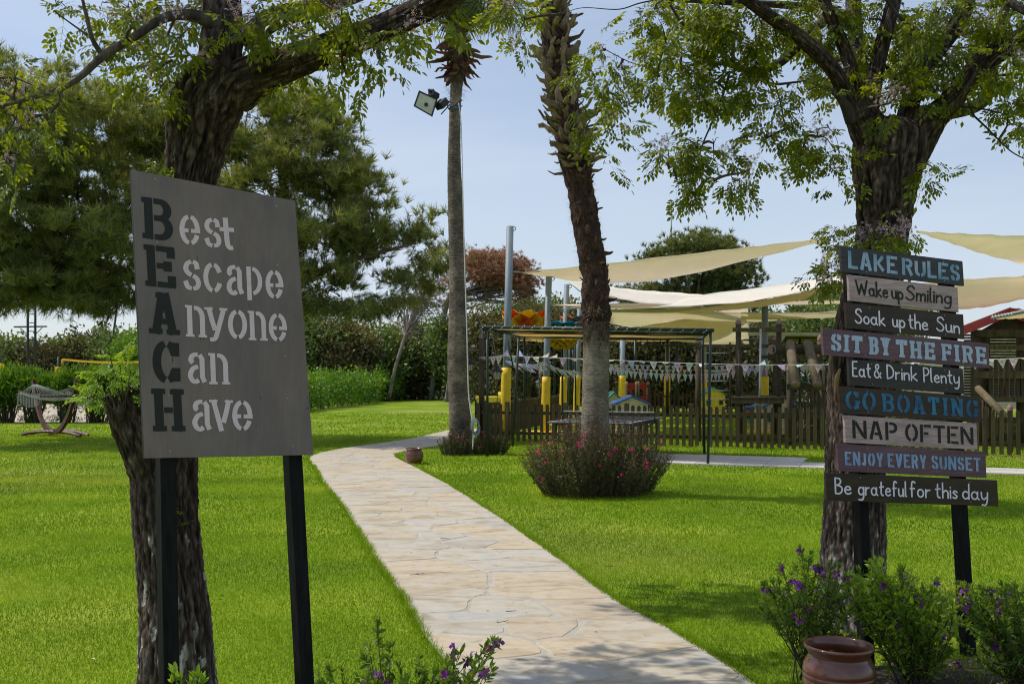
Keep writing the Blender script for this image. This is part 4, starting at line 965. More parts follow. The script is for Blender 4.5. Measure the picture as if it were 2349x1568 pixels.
# ------------------------------------------------------------------ left melia tree
LT = thing('melia_tree', 'leaning dark trunked blossom tree with cut stub behind the grey board', 'tree', (-1.66, 4.98, 0))
trunk = [(408, 1640, 190, 4.97), (407, 1568, 166, 4.97), (404, 1480, 152, 4.97), (400, 1400, 144, 4.98), (390, 1300, 140, 5.0), (381, 1200, 142, 5.02), (376, 1110, 146, 5.05), (376, 1030, 150, 5.08), (380, 940, 140, 5.1), (392, 840, 128, 5.12),
         (405, 720, 118, 5.12), (418, 600, 112, 5.1), (430, 480, 110, 5.08), (438, 403, 112, 5.06), (448, 345, 128, 5.05), (460, 290, 148, 5.03), (476, 240, 158, 5.02), (500, 195, 150, 5.0), (528, 155, 130, 4.98)]
tp = pxpath(trunk); sk = []
wash = lambda z, n_: (.5 * max(0, min(1, (1.0 - z) / .6)) * (1 if n_ > .42 else 0)) + .10 * max(0, min(1, (.9 - z) / .7))
o, p = bark_tube('trunk', tp, M_barkv, LT, seed=3, wash=wash); sk += p[::3]
o, p = limb('trunk_stub', pxpath([(372, 1120, 120, 5.04), (345, 1040, 118, 5.0), (312, 970, 108, 4.96), (288, 915, 92, 4.93), (276, 893, 82, 4.92)]), M_bark, LT, seg=36, sm=8, k=.07, seed=9)
bpy.data.objects.remove(o)
bark_tube('trunk_stub', pxpath([(372, 1120, 120, 5.04), (345, 1040, 118, 5.0), (312, 970, 108, 4.96), (288, 915, 92, 4.93), (276, 893, 82, 4.92)]), M_barkv, LT, seg=80, sm=20, seed=9)
z1_ = lambda x, y: (x * .3418, y * .3418)
z2_ = lambda x, y: (745.5 + x * .3418, y * .3418)
def lb(pts, f, m=M_bark, seg=12, k=.05, seed=0, name='branch'):
    global sk
    o, p = limb(name, pxpath(pts, f, .3418 if f is not None else 1), m, LT, seg, 6, k, seed); sk += p; return o
idf = lambda x, y: (x, y)
def lbp(pts, m=M_bark, seg=14, k=.05, seed=0):
    global sk
    if seg > 20: o, p = bark_tube('branch', pxpath(pts), M_barkv, LT, 64, 14, .07, seed, fa=6); sk += p[::2]
    else: o, p = limb('branch', pxpath(pts), m, LT, seg, 7, k, seed); sk += p
lbp([(540, 205, 110, 5.0), (600, 168, 92, 4.95), (680, 140, 76, 4.9), (755, 112, 66, 4.85), (850, 78, 60, 4.8), (940, 38, 58, 4.72), (1030, -18, 56, 4.6), (1120, -90, 50, 4.45), (1200, -190, 40, 4.3)], seg=26, seed=5)
lbp([(500, 200, 110, 5.0), (505, 120, 95, 5.0), (510, 40, 85, 5.05), (500, -60, 75, 5.1), (470, -200, 60, 5.1), (430, -380, 40, 5.2)], seg=24, seed=6)
lbp([(560, 90, 50, 5.0), (640, 40, 46, 5.1), (740, 14, 40, 5.2), (860, -30, 34, 5.3), (980, -90, 28, 5.4)], seg=14, seed=7)
lbp([(500, 60, 40, 4.95), (440, 35, 28, 4.85), (375, 42, 22, 4.7), (300, 90, 20, 4.6), (238, 128, 19, 4.5), (185, 175, 16, 4.42), (135, 205, 14, 4.35), (60, 228, 10, 4.25), (-20, 250, 7, 4.15)], seg=10, seed=8)
lbp([(236, 129, 14, 4.5), (212, 90, 11, 4.5), (200, 45, 9, 4.5), (187, -10, 7, 4.5)], seg=7, k=.02)
lbp([(200, 80, 6, 4.5), (160, 52, 4, 4.5), (124, 25, 2.5, 4.45)], seg=5, k=0)
lbp([(136, 205, 9, 4.35), (138, 232, 8, 4.33), (112, 258, 7, 4.3), (72, 272, 6, 4.25), (40, 300, 4, 4.2), (20, 360, 3, 4.2)], seg=6, k=0)
lbp([(445, 205, 8, 4.95), (425, 165, 6, 4.85), (395, 140, 4, 4.7)], seg=5, k=0)
lbp([(440, -60, 60, 5.0), (330, -120, 44, 4.8), (200, -170, 30, 4.6), (60, -200, 20, 4.5)], seg=10)
lt = Crown(LT, sk, 4)
CL1 = [(380, 40, 60), (480, 90, 50), (590, 60, 80), (700, 20, 110), (860, 50, 130), (950, 120, 110), (880, 190, 80), (1080, 40, 150), (1150, 130, 120), (1300, 70, 170), (1330, 150, 90), (1480, 30, 160), (1560, 110, 80), (1690, 50, 160), (1720, 160, 80), (1880, 40, 160), (1870, 150, 80), (2060, 30, 150), (2200, 20, 120), (2290, 70, 50), (1200, 260, 100), (1100, 290, 90),
       (1000, 330, 130), (850, 390, 110), (750, 470, 75), (1050, 480, 120), (1180, 560, 70), (1290, 470, 80), (1080, 590, 50), (1960, 300, 70), (2090, 270, 80), (2170, 340, 60), (2280, 450, 36), (1960, 500, 55), (2010, 450, 40), (660, 330, 50), 
       (100, 520, 150), (40, 620, 130), (170, 650, 110), (120, 760, 100), (300, 830, 100), (400, 930, 60), (40, 900, 90), (130, 1040, 60), (80, 1200, 40), (50, 1100, 50), (30, 760, 100), (230, 700, 60), (350, 640, 40)]
for x, y, rr_ in CL1:
    X, Y_ = z1_(x, y); left = x < 450 and y > 450; d = (lt.r.uniform(4.0, 4.4) if left else lt.r.uniform(4.5, 5.3)); rad = rr_ * .3418 / F * d
    lt.cluster(P(X, Y_, d), rad, max(2, int(2 + (rr_ / 62) ** 2 * (.62 if left else 1.15))), pan=.15, sc=.68 if left else .82)
CL2 = [(40, 60, 120), (120, 120, 70), (60, 240, 60), (90, 380, 36), (80, 460, 34), (150, 520, 20), (370, 370, 26), (380, 430, 14), (600, 350, 26), (560, 180, 60), (450, 210, 50), (690, 150, 50), (300, 40, 70), (450, 30, 70), (600, 50, 60), (790, 140, 34), (500, 270, 26), (610, 300, 26), (340, 330, 20), (130, 270, 34)]
for x, y, rr_ in CL2:
    X, Y_ = z2_(x, y); d = lt.r.uniform(4.4, 4.9); lt.cluster(P(X, Y_, d), rr_ * .3418 / F * d, max(2, int(2 + (rr_ / 62) ** 2 * 1.5)), pan=.14, ber=.05)
lt.cluster(P(402, 372, 4.92), .03, 2, twig=False, pan=0, sc=.55)
lt.cluster(P(430, 1205, 4.86), .03, 3, twig=False, pan=0, sc=.5)
# the crown above the picture
for _ in range(40):
    v = Vector((lt.r.gauss(0, .55), lt.r.gauss(0, .5), lt.r.gauss(0, .35))); c = Vector((-1.35, 5.0, 4.75)) + Vector((v.x * 1.5, v.y * 1.2, v.z * 1.2))
    if c.z > 1.6 + .40 * c.y: lt.cluster(c, .28, 11, twig=False, pan=.03, sc=1.3)
for _ in range(16):  # unseen leaf clusters added for the shadow they cast on the near path
    c = Vector((lt.r.uniform(-2.6, -1.1), lt.r.uniform(5.6, 6.15), lt.r.uniform(4.05, 4.6))); lt.cluster(c, .2, 12, twig=False, pan=0, sc=1.2)
for _ in range(34):  # more unseen clusters, added to throw shade on the lawn at right
    c = Vector((lt.r.uniform(-2.6, -.4), lt.r.uniform(7.4, 8.2), lt.r.uniform(5.7, 6.3))); lt.cluster(c, .26, 14, twig=False, pan=0, sc=1.3)
lt.prune(895, 88, 1030, 300)
lt.build(300)
# bright sprout on the cut stub
SP = thing('leafy_sprout', 'bright young leafy shoots sprouting from the sawn trunk stub', 'plant', tuple(P(275, 900, 4.86)))
spc = Crown(SP, [tuple(P(275, 905, 4.88))], 8)
for (x, y) in [(252, 818), (275, 835), (300, 850), (225, 850), (240, 875), (290, 880), (270, 860), (205, 900), (225, 885), (305, 870), (255, 895), (290, 820), (310, 900), (238, 915)]:
    p_ = P(x, y, spc.r.uniform(4.72, 4.95)); b0 = P(278 + spc.r.uniform(-8, 8), 962, 4.84)
    spc.tw.append([tuple(v) for v in crs([(*b0, .004), (*((b0 + p_) / 2 + Vector((0, 0, .02))), .003), (*p_, .0018)], 4)])
    for _ in range(4):
        d = Vector((spc.r.gauss((x - 275) / 50, .5), spc.r.gauss(-.2, .4), spc.r.gauss(-.1, .4))); spc.items.append((p_, d, spc.r.uniform(-.5, .5), spc.r.uniform(.36, .55), .5))
spc.build(300, SPROME)
for x, y in ((505 * .3418 * 0 + 283, 972), (261, 872)): pass
# ------------------------------------------------------------------ right melia tree
RT = thing('melia_tree', 'many-limbed blossom tree standing behind the plank sign', 'tree', (2.19, 6.4, 0))
z3_ = lambda x, y: (1491 + x * .3657, y * .3657)
sk = []
def rb(pts, seg=14, k=.05, seed=0, m=M_limb, name='branch', sm=7):
    global sk
    if seg >= 16:
        o, p = bark_tube(name, pxpath(pts, z3_, .3657), M_barkv, RT, 56, 12, .06, seed, fa=5.5, lump=.06); sk += p[::2]; return
    o, p = limb(name, pxpath(pts, z3_, .3657), m, RT, seg, sm, k, seed); sk += p
tr = [(1958, 1460, 190, 6.4), (1955, 1400, 160, 6.4), (1954, 1318, 144, 6.4), (1957, 1240, 136, 6.4), (1959, 1160, 131, 6.4), (1962, 1060, 128, 6.4), (1965, 950, 122, 6.4), (1968, 850, 126, 6.4), (1985, 740, 124, 6.4), (2006, 640, 116, 6.4), (2020, 549, 112, 6.4), (2029, 457, 130, 6.4), (2036, 380, 156, 6.4), (2044, 335, 160, 6.4), (2046, 312, 130, 6.42), (2048, 290, 70, 6.45), (2048, 280, 20, 6.45)]
o, p = bark_tube('trunk', pxpath(tr), M_barkv, RT, seed=21, wash=lambda z, n_: .24 * max(0, min(1, (1.1 - z) / .9)) + .06 * max(0, n_)); sk += p[::3]
rb([(1470, 1080, 200, 6.4), (1430, 920, 270, 6.37), (1360, 790, 230, 6.35), (1310, 700, 190, 6.33), (1290, 620, 150, 6.3)], 20, seed=1, m=M_bark)
rb([(1580, 1150, 120, 6.4), (1630, 1000, 200, 6.4), (1685, 880, 215, 6.4), (1745, 790, 190, 6.4), (1800, 720, 160, 6.4), (1900, 620, 140, 6.35), (2080, 400, 132, 6.3), (2346, 230, 125, 6.2), (2600, 60, 110, 6.1), (2900, -200, 80, 6.0)], 24, seed=2)
rb([(1310, 740, 120, 6.3), (1240, 620, 100, 6.28), (1150, 440, 92, 6.2), (980, 270, 88, 6.1), (830, 160, 82, 6.0), (650, 30, 70, 5.9), (520, -60, 56, 5.8), (350, -200, 40, 5.7)], 16, seed=3)
rb([(1330, 730, 100, 6.35), (1300, 560, 84, 6.35), (1230, 330, 78, 6.35), (1140, 130, 74, 6.3), (1080, -40, 68, 6.3), (1000, -300, 50, 6.2)], 16, seed=4)
rb([(1370, 740, 120, 6.4), (1400, 560, 100, 6.42), (1440, 350, 92, 6.5), (1505, 110, 90, 6.5), (1550, -60, 84, 6.6), (1640, -350, 60, 6.6)], 16, seed=5)
rb([(1570, 980, 110, 6.45), (1595, 830, 130, 6.5), (1640, 620, 112, 6.55), (1720, 440, 108, 6.6), (1830, 280, 106, 6.7), (1940, 130, 104, 6.7), (2000, -40, 96, 6.8), (2080, -300, 70, 6.8)], 16, seed=6)
rb([(1640, 720, 100, 6.8), (1780, 705, 92, 6.9), (1920, 700, 84, 7.0), (2060, 655, 84, 7.1), (2130, 560, 78, 7.2), (2150, 420, 70, 7.3), (2190, 250, 64, 7.4), (2230, 50, 55, 7.4), (2250, -100, 46, 7.4)], 14, seed=7)
rb([(1400, 620, 80, 7.0), (1320, 420, 90, 7.1), (1290, 200, 98, 7.2), (1275, 40, 96, 7.3), (1270, -150, 80, 7.3)], 14, seed=8)
rb([(1270, 120, 70, 7.2), (1180, 100, 62, 7.1), (1060, 160, 62, 7.0), (950, 270, 62, 6.9), (820, 390, 58, 6.8), (690, 440, 46, 6.7), (570, 430, 36, 6.6), (450, 400, 22, 6.6), (340, 415, 17, 6.5), (230, 412, 13, 6.5), (100, 445, 9, 6.4), (-20, 510, 6, 6.4)], 10, k=.02, seed=9)
rb([(1250, 100, 60, 7.2), (1000, 50, 52, 7.3), (800, 30, 46, 7.3), (560, 20, 40, 7.3), (300, 5, 34, 7.3), (100, -5, 26, 7.3)], 10, k=.02)
rb([(560, 425, 30, 6.6), (470, 350, 26, 6.6), (330, 235, 22, 6.5), (220, 165, 18, 6.5), (150, 70, 14, 6.5), (105, -10, 12, 6.5)], 8, k=.02)
rb([(525, 400, 24, 6.7), (520, 300, 24, 6.7), (540, 150, 22, 6.7), (545, 20, 20, 6.7)], 7, k=0)
rb([(500, 450, 16, 6.5), (470, 560, 14, 6.4), (410, 720, 12, 6.3), (340, 880, 10, 6.2), (300, 980, 8, 6.15), (200, 1030, 4, 6.1), (120, 1050, 3, 6.1)], 6, k=0)
rb([(300, 980, 7, 6.15), (340, 1060, 5, 6.1), (400, 1130, 3.5, 6.1)], 5, k=0)
rb([(620, 440, 26, 6.7), (700, 500, 22, 6.6), (780, 528, 18, 6.5), (900, 518, 14, 6.4), (980, 505, 8, 6.4)], 7, k=0)
rb([(785, 530, 12, 6.5), (820, 650, 11, 6.4), (850, 780, 10, 6.35), (920, 840, 8, 6.3), (990, 852, 5, 6.3)], 6, k=0)
rb([(100, 445, 9, 6.4), (-30, 420, 8, 6.3), (-150, 380, 6, 6.2), (-300, 300, 5, 6.1)], 5, k=0)
rb([(-20, 510, 6, 6.4), (-130, 560, 5, 6.3), (-220, 680, 4, 6.2), (-250, 780, 3, 6.15)], 5, k=0)
rb([(105, -10, 12, 6.5), (-60, 20, 9, 6.3), (-200, 60, 7, 6.2), (-420, 50, 5, 6.1), (-560, 90, 3, 6.0)], 5, k=0)
rb([(500, 450, 10, 6.6), (400, 560, 8, 6.6), (310, 650, 6, 6.5), (210, 700, 4, 6.5)], 5, k=0)
rb([(780, 160, 12, 6.0), (800, 260, 10, 6.0), (835, 330, 7, 6.0)], 5, k=0)
rb([(1270, 760, 90, 6.25), (1215, 650, 60, 6.2), (1160, 590, 34, 6.15), (1080, 550, 10, 6.1), (1005, 520, 4, 6.05)], 9, k=.1)
rb([(1600, 600, 34, 6.9), (1530, 480, 30, 6.9), (1460, 400, 24, 6.9), (1350, 300, 20, 6.9)], 7, k=0)
rb([(2030, 725, 14, 6.6), (2110, 800, 12, 6.5), (2200, 890, 10, 6.4), (2280, 960, 8, 6.3), (2400, 1020, 6, 6.2)], 6, k=0)
rb([(1950, 670, 14, 6.4), (2060, 680, 13, 6.3), (2160, 700, 10, 6.2), (2240, 720, 7, 6.2)], 6, k=0)
rb([(2150, 475, 22, 6.6), (2250, 470, 20, 6.5), (2400, 462, 16, 6.4)], 6, k=0)
rb([(1480, -10, 30, 6.2), (1560, 100, 26, 6.2), (1700, 230, 20, 6.2), (1850, 400, 16, 6.2), (1930, 520, 10, 6.2)], 6, k=0)
rb([(2200, -40, 60, 6.0), (2300, 40, 50, 5.9), (2400, 90, 44, 5.8)], 8)
# torn wound and round scar on the trunk
zr3 = lambda x, y: (2900 * .57349 + x / 2.412 * .57349, 1200 * .57349 + y / 2.412 * .57349)
pts = pxpath([(1110, 660, 20, 6.24), (1085, 740, 44, 6.23), (1075, 820, 34, 6.24), (1062, 900, 20, 6.26), (1055, 980, 8, 6.3)], zr3, .2378)
vs, fs = tubev([tuple(q) for q in crs(pts, 4)], 10, barkrelief(.22, 4)); mk('torn_wound', vs, fs, M_cut, RT, True)
cc = P(*z3_(1495, 1260), 6.27)
vs, fs = tubev([(cc.x + .062 * math.cos(a), cc.y + .012 * abs(math.cos(a)), cc.z + .045 * math.sin(a), .008) for a in [i * 2 * math.pi / 20 for i in range(21)]], 6); mk('bark_scar', vs, fs, M_bark, RT, True)
rt = Crown(RT, sk, 14)
CL3 = [(120, 1000, 100), (230, 870, 100), (400, 1000, 130), (520, 1130, 90), (170, 1130, 60), (570, 1220, 36), (60, 960, 60), (300, 920, 90), (250, 1080, 70), (470, 1060, 80), (600, 1080, 40), (400, 900, 60),
       (760, 800, 100), (900, 830, 110), (1050, 860, 90), (1150, 930, 60), (1050, 1000, 36), (700, 890, 50), (820, 950, 60), (960, 930, 70), (1120, 800, 50), (1200, 1030, 50), (1150, 1110, 24), (1235, 1060, 30), (1190, 960, 40), (850, 710, 50), (640, 860, 30),
       (100, 250, 140), (60, 480, 100), (300, 130, 150), (200, 340, 150), (430, 230, 150), (380, 500, 110), (500, 590, 90), (650, 280, 130), (850, 100, 150), (700, 600, 50), (600, 540, 80), (860, 550, 60), (140, 600, 50), (250, 480, 110), (30, 60, 120), (180, 60, 120), (560, 120, 130), (700, 130, 120), (450, 60, 130),
       (1000, 200, 100), (1100, 60, 130), (1200, 260, 100), (1150, 440, 60), (1000, 420, 60), (1040, 330, 90), (1250, 420, 50), (780, 330, 80), (1380, 120, 100), (1400, 300, 70), (1160, 570, 36), (1380, 420, 60), (340, 620, 50), (280, 560, 60), (220, 540, 70),
       (1600, 100, 140), (1650, 230, 130), (1800, 90, 140), (1780, 250, 120), (2000, 80, 150), (2150, 120, 150), (2300, 60, 150), (2250, 330, 110), (2320, 200, 120), (2260, 460, 90), (2220, 560, 90), (2320, 560, 90), (2260, 680, 70), (2240, 790, 36), (2320, 800, 50), (1700, 450, 60), (1560, 560, 60), (1500, 650, 40), (1840, 540, 60), (1900, 420, 80), (2000, 300, 100), (2080, 480, 60), (1780, 600, 40), (1480, 520, 50), (1740, 1030, 50), (1800, 1080, 24), (1700, 1080, 20), (1980, 560, 40), (1620, 360, 80), (1880, 220, 100), (1520, 60, 100)]
for x, y, rr_ in CL3:
    X, Y_ = z3_(x, y); d = rt.r.uniform(5.9, 7.0) if y < 650 else rt.r.uniform(6.0, 6.4); rad = rr_ * .3657 / F * d
    lift = 1.9 if y < 620 else 1.25
    rt.cluster(P(X, Y_, d), rad, max(2, int(2 + (rr_ / 56) ** 2 * 1.7 * lift)), pan=.09, sc=.92, ber=.02)
CL4 = [(1720, 560, 80), (1850, 350, 120), (1900, 620, 90), (2050, 700, 60), (1750, 800, 70), (1650, 920, 36), (1900, 780, 60), (1880, 1030, 24), (1870, 1100, 18), (1780, 480, 60), (1200, 80, 80), (1310, 200, 50), (1280, 310, 34), (1430, 90, 40), (1130, 60, 60), (1340, 130, 40), (1290, 260, 36), (1690, 660, 50), (1960, 460, 90), (1870, 900, 40), (1720, 860, 40)]
for x, y, rr_ in CL4:
    X, Y_ = z2_(x, y); d = rt.r.uniform(5.7, 6.4); rt.cluster(P(X, Y_, d), rr_ * .3418 / F * d, max(2, int(2 + (rr_ / 54) ** 2 * 2.2)), pan=.16, sc=.9)
zs = lambda x, y: ((3200 + x * .3814) * .57349, (900 + y * .3814) * .57349)
for x, y, rr_ in [(380, 100, 90), (300, 200, 60), (330, 300, 70), (230, 420, 50), (330, 430, 90), (210, 540, 50), (400, 500, 70), (280, 480, 60), (480, 120, 80), (620, 180, 110), (760, 100, 110), (900, 130, 120), (1050, 70, 80), (1180, 80, 40), (980, 220, 60), (700, 60, 80), (870, 240, 50), (420, 330, 70), (180, 590, 30), (330, 560, 40), (1020, 140, 80)]:
    X, Y_ = zs(x, y); d = rt.r.uniform(5.75, 6.1); rt.cluster(P(X, Y_, d), rr_ * .2187 / F * d, max(2, int(2 + (rr_ / 54) ** 2 * 1.1)), twig=False, pan=.22, sc=.72)
for _ in range(52):
    v = Vector((rt.r.gauss(0, .55), rt.r.gauss(0, .5), rt.r.gauss(0, .3))); c = Vector((2.7, 6.6, 5.3)) + Vector((v.x * 2.4, v.y * 1.7, v.z * 1.2))
    if c.z > 1.6 + .39 * c.y: rt.cluster(c, .32, 11, twig=False, pan=.03, sc=1.4)
for _ in range(20):   # outer boughs over the lawn to the left and right of the frame
    c = Vector((rt.r.uniform(4.2, 6.0), rt.r.uniform(5.5, 8.5), rt.r.uniform(3.4, 5.0))); rt.cluster(c, .32, 11, twig=False, pan=.03, sc=1.4)
rt.prune(1150, 110, 1322, 560); rt.prune(1322, 300, 1385, 560)
rt.build(300)

# ------------------------------------------------------------------ pines
def needle_tuft(n_=26, L=.15, w_=.008, up=.55, seed=0, spread=1.0):
    r = np.random.default_rng(seed); V = []; T = []; va = []
    for i in range(n_):
        t0 = r.uniform(0, .12); d = np.array([r.normal() * spread, 1.2 * up + abs(r.normal()) * .6, r.normal() * spread]); d /= np.linalg.norm(d)
        s = np.cross(d, r.normal(size=3)); s /= np.linalg.norm(s); b0 = np.array([0, t0, 0]); ln = L * r.uniform(.7, 1.1); o = len(V)
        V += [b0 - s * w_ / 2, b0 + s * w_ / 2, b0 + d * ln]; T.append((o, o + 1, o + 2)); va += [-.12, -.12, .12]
    return np.array(V), np.array(T), np.array(va)
def pinecrown(name, blobs, ntuft, m, parent, seed, L=.16, w_=.008, nn=26, updir=.7, kind='stuff', varb=.4, shell=.75, per=34, cs_=.34):
    """blobs: (centre, radii) ellipsoids, tufts near their surface, sitting in clumps"""
    r = np.random.default_rng(seed); vol = np.array([b[1][0] * b[1][1] + b[1][0] * b[1][2] for b in blobs]); vol = vol / vol.sum()
    out = []; nc = max(1, ntuft // per); bi = r.choice(len(blobs), nc, p=vol)
    cs = []; 
    for b in bi:
        d = rdirs(1, r)[0]; rr_ = shell + (1 - shell) * r.random() if r.random() < .72 else r.random() ** .5 * .8
        cs.append((np.array(blobs[b][0]) + d * np.array(blobs[b][1]) * rr_, d))
    tv = [needle_tuft(nn, L, w_, seed=k) for k in range(4)]
    for k in range(4):
        loc = []; dr = []; va = []; sc = []
        for ci, (c, d) in enumerate(cs):
            if ci % 4 != k: continue
            q = c + r.normal(size=(per, 3)) * np.array([cs_, cs_, cs_ * .55]); loc.append(q)
            dd = np.tile(d * .55 + np.array([0, 0, updir]), (per, 1)) + r.normal(size=(per, 3)) * .4; dr.append(dd)
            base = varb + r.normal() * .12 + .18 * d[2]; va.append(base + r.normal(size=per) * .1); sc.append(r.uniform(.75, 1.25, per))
        if not loc: continue
        loc = np.concatenate(loc); dr = np.concatenate(dr)
        out.append(bake(tv[k][0], tv[k][1], rotmats(dr, r.uniform(0, 6, len(loc))), loc, np.concatenate(sc), np.concatenate(va), tv[k][2]))
    V, T, va = stack(out); return mknp(name, V, T, m, parent, var=va, kind=kind), [c for c, _ in cs]
def boughs(parent, start, ends, m, r0=.05, name='boughs', sag=-.1, seed=1):
    r = random.Random(seed); ps = []
    for e in ends:
        a = Vector(start[r.randrange(len(start))]); e = Vector(e); mid = (a + e) / 2 + Vector((r.uniform(-.1, .1), r.uniform(-.1, .1), sag)) * (e - a).length
        ps.append(tubev([tuple(q) for q in crs([(*a, r0), (*mid, r0 * .6), (*e, r0 * .15)], 4)], 5, cap=False))
    return multi(name, ps, m, parent, True, kind='stuff')
def E(px, py, rx, ry, d, ryd=None):
    c = P(px, py, d); return (tuple(c), (rx / F * d, ryd if ryd else rx / F * d * .8, ry / F * d))
BP = thing('pine_tree', 'huge dark green pine spreading behind the grey board', 'tree', (-8.3, 24.6, 0))
blobs = [E(80, 210, 150, 80, 24, 2), E(60, 330, 150, 110, 24, 2.3), E(80, 480, 150, 120, 24, 2.4), E(60, 600, 130, 80, 24, 2.2), E(250, 290, 150, 90, 24, 2.4), E(250, 430, 150, 120, 25, 2.6), E(240, 570, 140, 90, 24, 2.4),
         E(420, 330, 120, 90, 25, 2.4), E(430, 480, 140, 120, 25, 2.5), E(560, 290, 110, 90, 25, 2.2), E(600, 420, 130, 110, 24.5, 2.4), E(590, 560, 130, 90, 24.5, 2.3), E(680, 260, 90, 70, 25, 1.8), E(740, 300, 60, 60, 25, 1.2), E(740, 380, 110, 90, 25, 1.8),
         E(800, 440, 90, 60, 25, 1.4), E(740, 540, 110, 70, 24.5, 1.8), E(840, 560, 80, 45, 25, 1.0), E(760, 640, 90, 45, 24.5, 1.2), E(660, 640, 80, 40, 24.5, 1.6), E(850, 490, 60, 34, 25, .8), E(920, 530, 70, 22, 25, .7), E(980, 560, 40, 26, 25, .5), E(890, 640, 50, 36, 24.5, .7), E(980, 510, 22, 14, 25, .3),
         E(150, 660, 130, 28, 24, 2.0), E(20, 680, 60, 24, 23.5, 1.5), E(330, 620, 60, 60, 24, 1.6), E(-120, 350, 160, 200, 24, 2.6), E(-110, 560, 140, 120, 24, 2.4), E(440, 250, 60, 40, 25, 1.4)]
blobs = [(c_0, (r_0[0] * .86, r_0[1] * .9, r_0[2] * .84)) for c_0, r_0 in blobs]
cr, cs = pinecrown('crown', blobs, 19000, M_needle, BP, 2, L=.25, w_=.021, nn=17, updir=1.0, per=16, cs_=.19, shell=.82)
pinecrown('drooping_sprays', [E(x_, y_, 46, 16, d_, 1.4) for x_, y_, d_ in [(20, 690, 23.6), (70, 700, 23.6), (120, 680, 23.6), (180, 684, 23.8), (240, 690, 23.8), (300, 672, 24), (10, 660, 23), (740, 690, 24.2), (800, 700, 24.2), (860, 694, 24.2), (900, 690, 24.4), (950, 640, 24.6), (1000, 590, 24.8), (700, 680, 24)]], 1500, M_needle, BP, 15, L=.26, w_=.018, nn=15, updir=-.9, per=12, cs_=.16)
trk = [(-8.3, 24.6, -.1, .34), (-8.25, 24.6, 1.5, .30), (-8.1, 24.7, 3.4, .27), (-8.2, 24.8, 5.2, .22), (-8.4, 24.8, 7.2, .12)]
limb('trunk', trk, M_pbark, BP, 18, 5, .05, 5)
limb('branch', [(-8.1, 24.7, 3.2, .16), (-6.2, 24.6, 3.5, .12), (-4.4, 24.6, 4.3, .08), (-2.4, 24.9, 4.9, .03)], M_pbark, BP, 8, 5, .05, 1)
limb('branch', [(-8.1, 24.7, 3.6, .15), (-5.6, 24.9, 4.9, .11), (-3.6, 25.0, 6.0, .05)], M_pbark, BP, 8, 5, .05, 2)
limb('branch', [(-8.2, 24.7, 3.4, .16), (-10.2, 24.3, 4.4, .12), (-12.6, 24.1, 5.0, .06)], M_pbark, BP, 8, 5, .05, 3)
limb('branch', [(-8.2, 24.7, 4.6, .13), (-7, 24.9, 6.4, .09), (-5.6, 25, 7.6, .04)], M_pbark, BP, 8, 5, .05, 4)
rnd = random.Random(3); starts = [(-8.1, 24.7, 3.6), (-6.2, 24.6, 3.6), (-4.4, 24.6, 4.3), (-5.6, 24.9, 4.9), (-8.2, 24.8, 5.2), (-10.2, 24.3, 4.4), (-7, 24.9, 6.4)]
ends = rnd.sample(cs, 60); ps = []
for e in ends:
    a = Vector(min(starts, key=lambda s_: (Vector(s_) - Vector(e)).length)); e = Vector(e); mid = (a + e) / 2 + Vector((0, 0, -.12)) * (e - a).length
    ps.append(tubev([tuple(q) for q in crs([(*a, .035), (*mid, .02), (*e, .006)], 4)], 5, cap=False))
multi('boughs', ps, M_pbark, BP, True, kind='stuff')
# pine cones
multi('pine_cones', [lathev(Vector(c) + Vector((0, -.3, -.05)), [(.002, -.05), (.03, -.03), (.038, 0), (.025, .03), (.002, .05)], 6) for c in rnd.sample(cs, 40)], M_bark, BP, True, kind='stuff')

RP = thing('stone_pine', 'rust brown dying umbrella pine with bare leaning trunk', 'tree', (-5.3, 64, 0))
blobs = [E(1145, 610, 62, 24, 62, 1.6), E(1098, 605, 34, 22, 62, 1.3), E(1190, 625, 32, 28, 62, 1.2), E(1130, 635, 60, 22, 62, 1.3), E(1200, 660, 20, 26, 62, 1.0), E(1160, 650, 40, 22, 62, 1.3)]
pinecrown('crown', blobs, 3000, M_rustneedle, RP, 5, L=.26, w_=.035, nn=18, cs_=.4)
pinecrown('green_shoots', [E(990, 615, 34, 20, 63, .8), E(1075, 590, 26, 14, 63, .6), E(960, 650, 24, 20, 63, .8), E(1190, 690, 26, 10, 62, .5)], 380, M_pineneedle2, RP, 6, L=.24, w_=.022, nn=20, varb=.75)
pinecrown('brown_shoots', [E(1055, 620, 26, 26, 62.5, .9), E(1010, 650, 34, 26, 63, 1.0), E(975, 680, 30, 30, 63, 1.0)], 420, M_rustneedle, RP, 16, L=.22, w_=.026, nn=14, varb=.5, cs_=.4)
def lpx(parent, pts, m, seg=8, k=.03, name='branch', sm=5): return limb(name, pxpath(pts), m, parent, seg, sm, k, 3)
M_grey = mat('grey_pine_bark', [(0.3, (0.14, 0.12, 0.11)), (0.7, (0.30, 0.26, 0.23))], rough=.9, scale=3, bump=.5)
lpx(RP, [(988, 916, 13, 64), (997, 850, 12, 64), (1012, 770, 12, 64), (1024, 700, 12, 64), (1042, 665, 12, 64), (1075, 640, 10, 63), (1110, 625, 6, 63)], M_grey, name='trunk')
lpx(RP, [(1016, 755, 6, 64), (1040, 720, 5, 64), (1080, 705, 5, 63), (1130, 690, 4, 62)], M_grey)
lpx(RP, [(1060, 692, 7, 63.5), (1100, 684, 6, 62.5), (1140, 665, 4, 62)], M_grey)
lpx(RP, [(1050, 672, 7, 63.5), (1085, 660, 6, 62.5), (1110, 640, 4, 62)], M_grey)
rnd = random.Random(9)
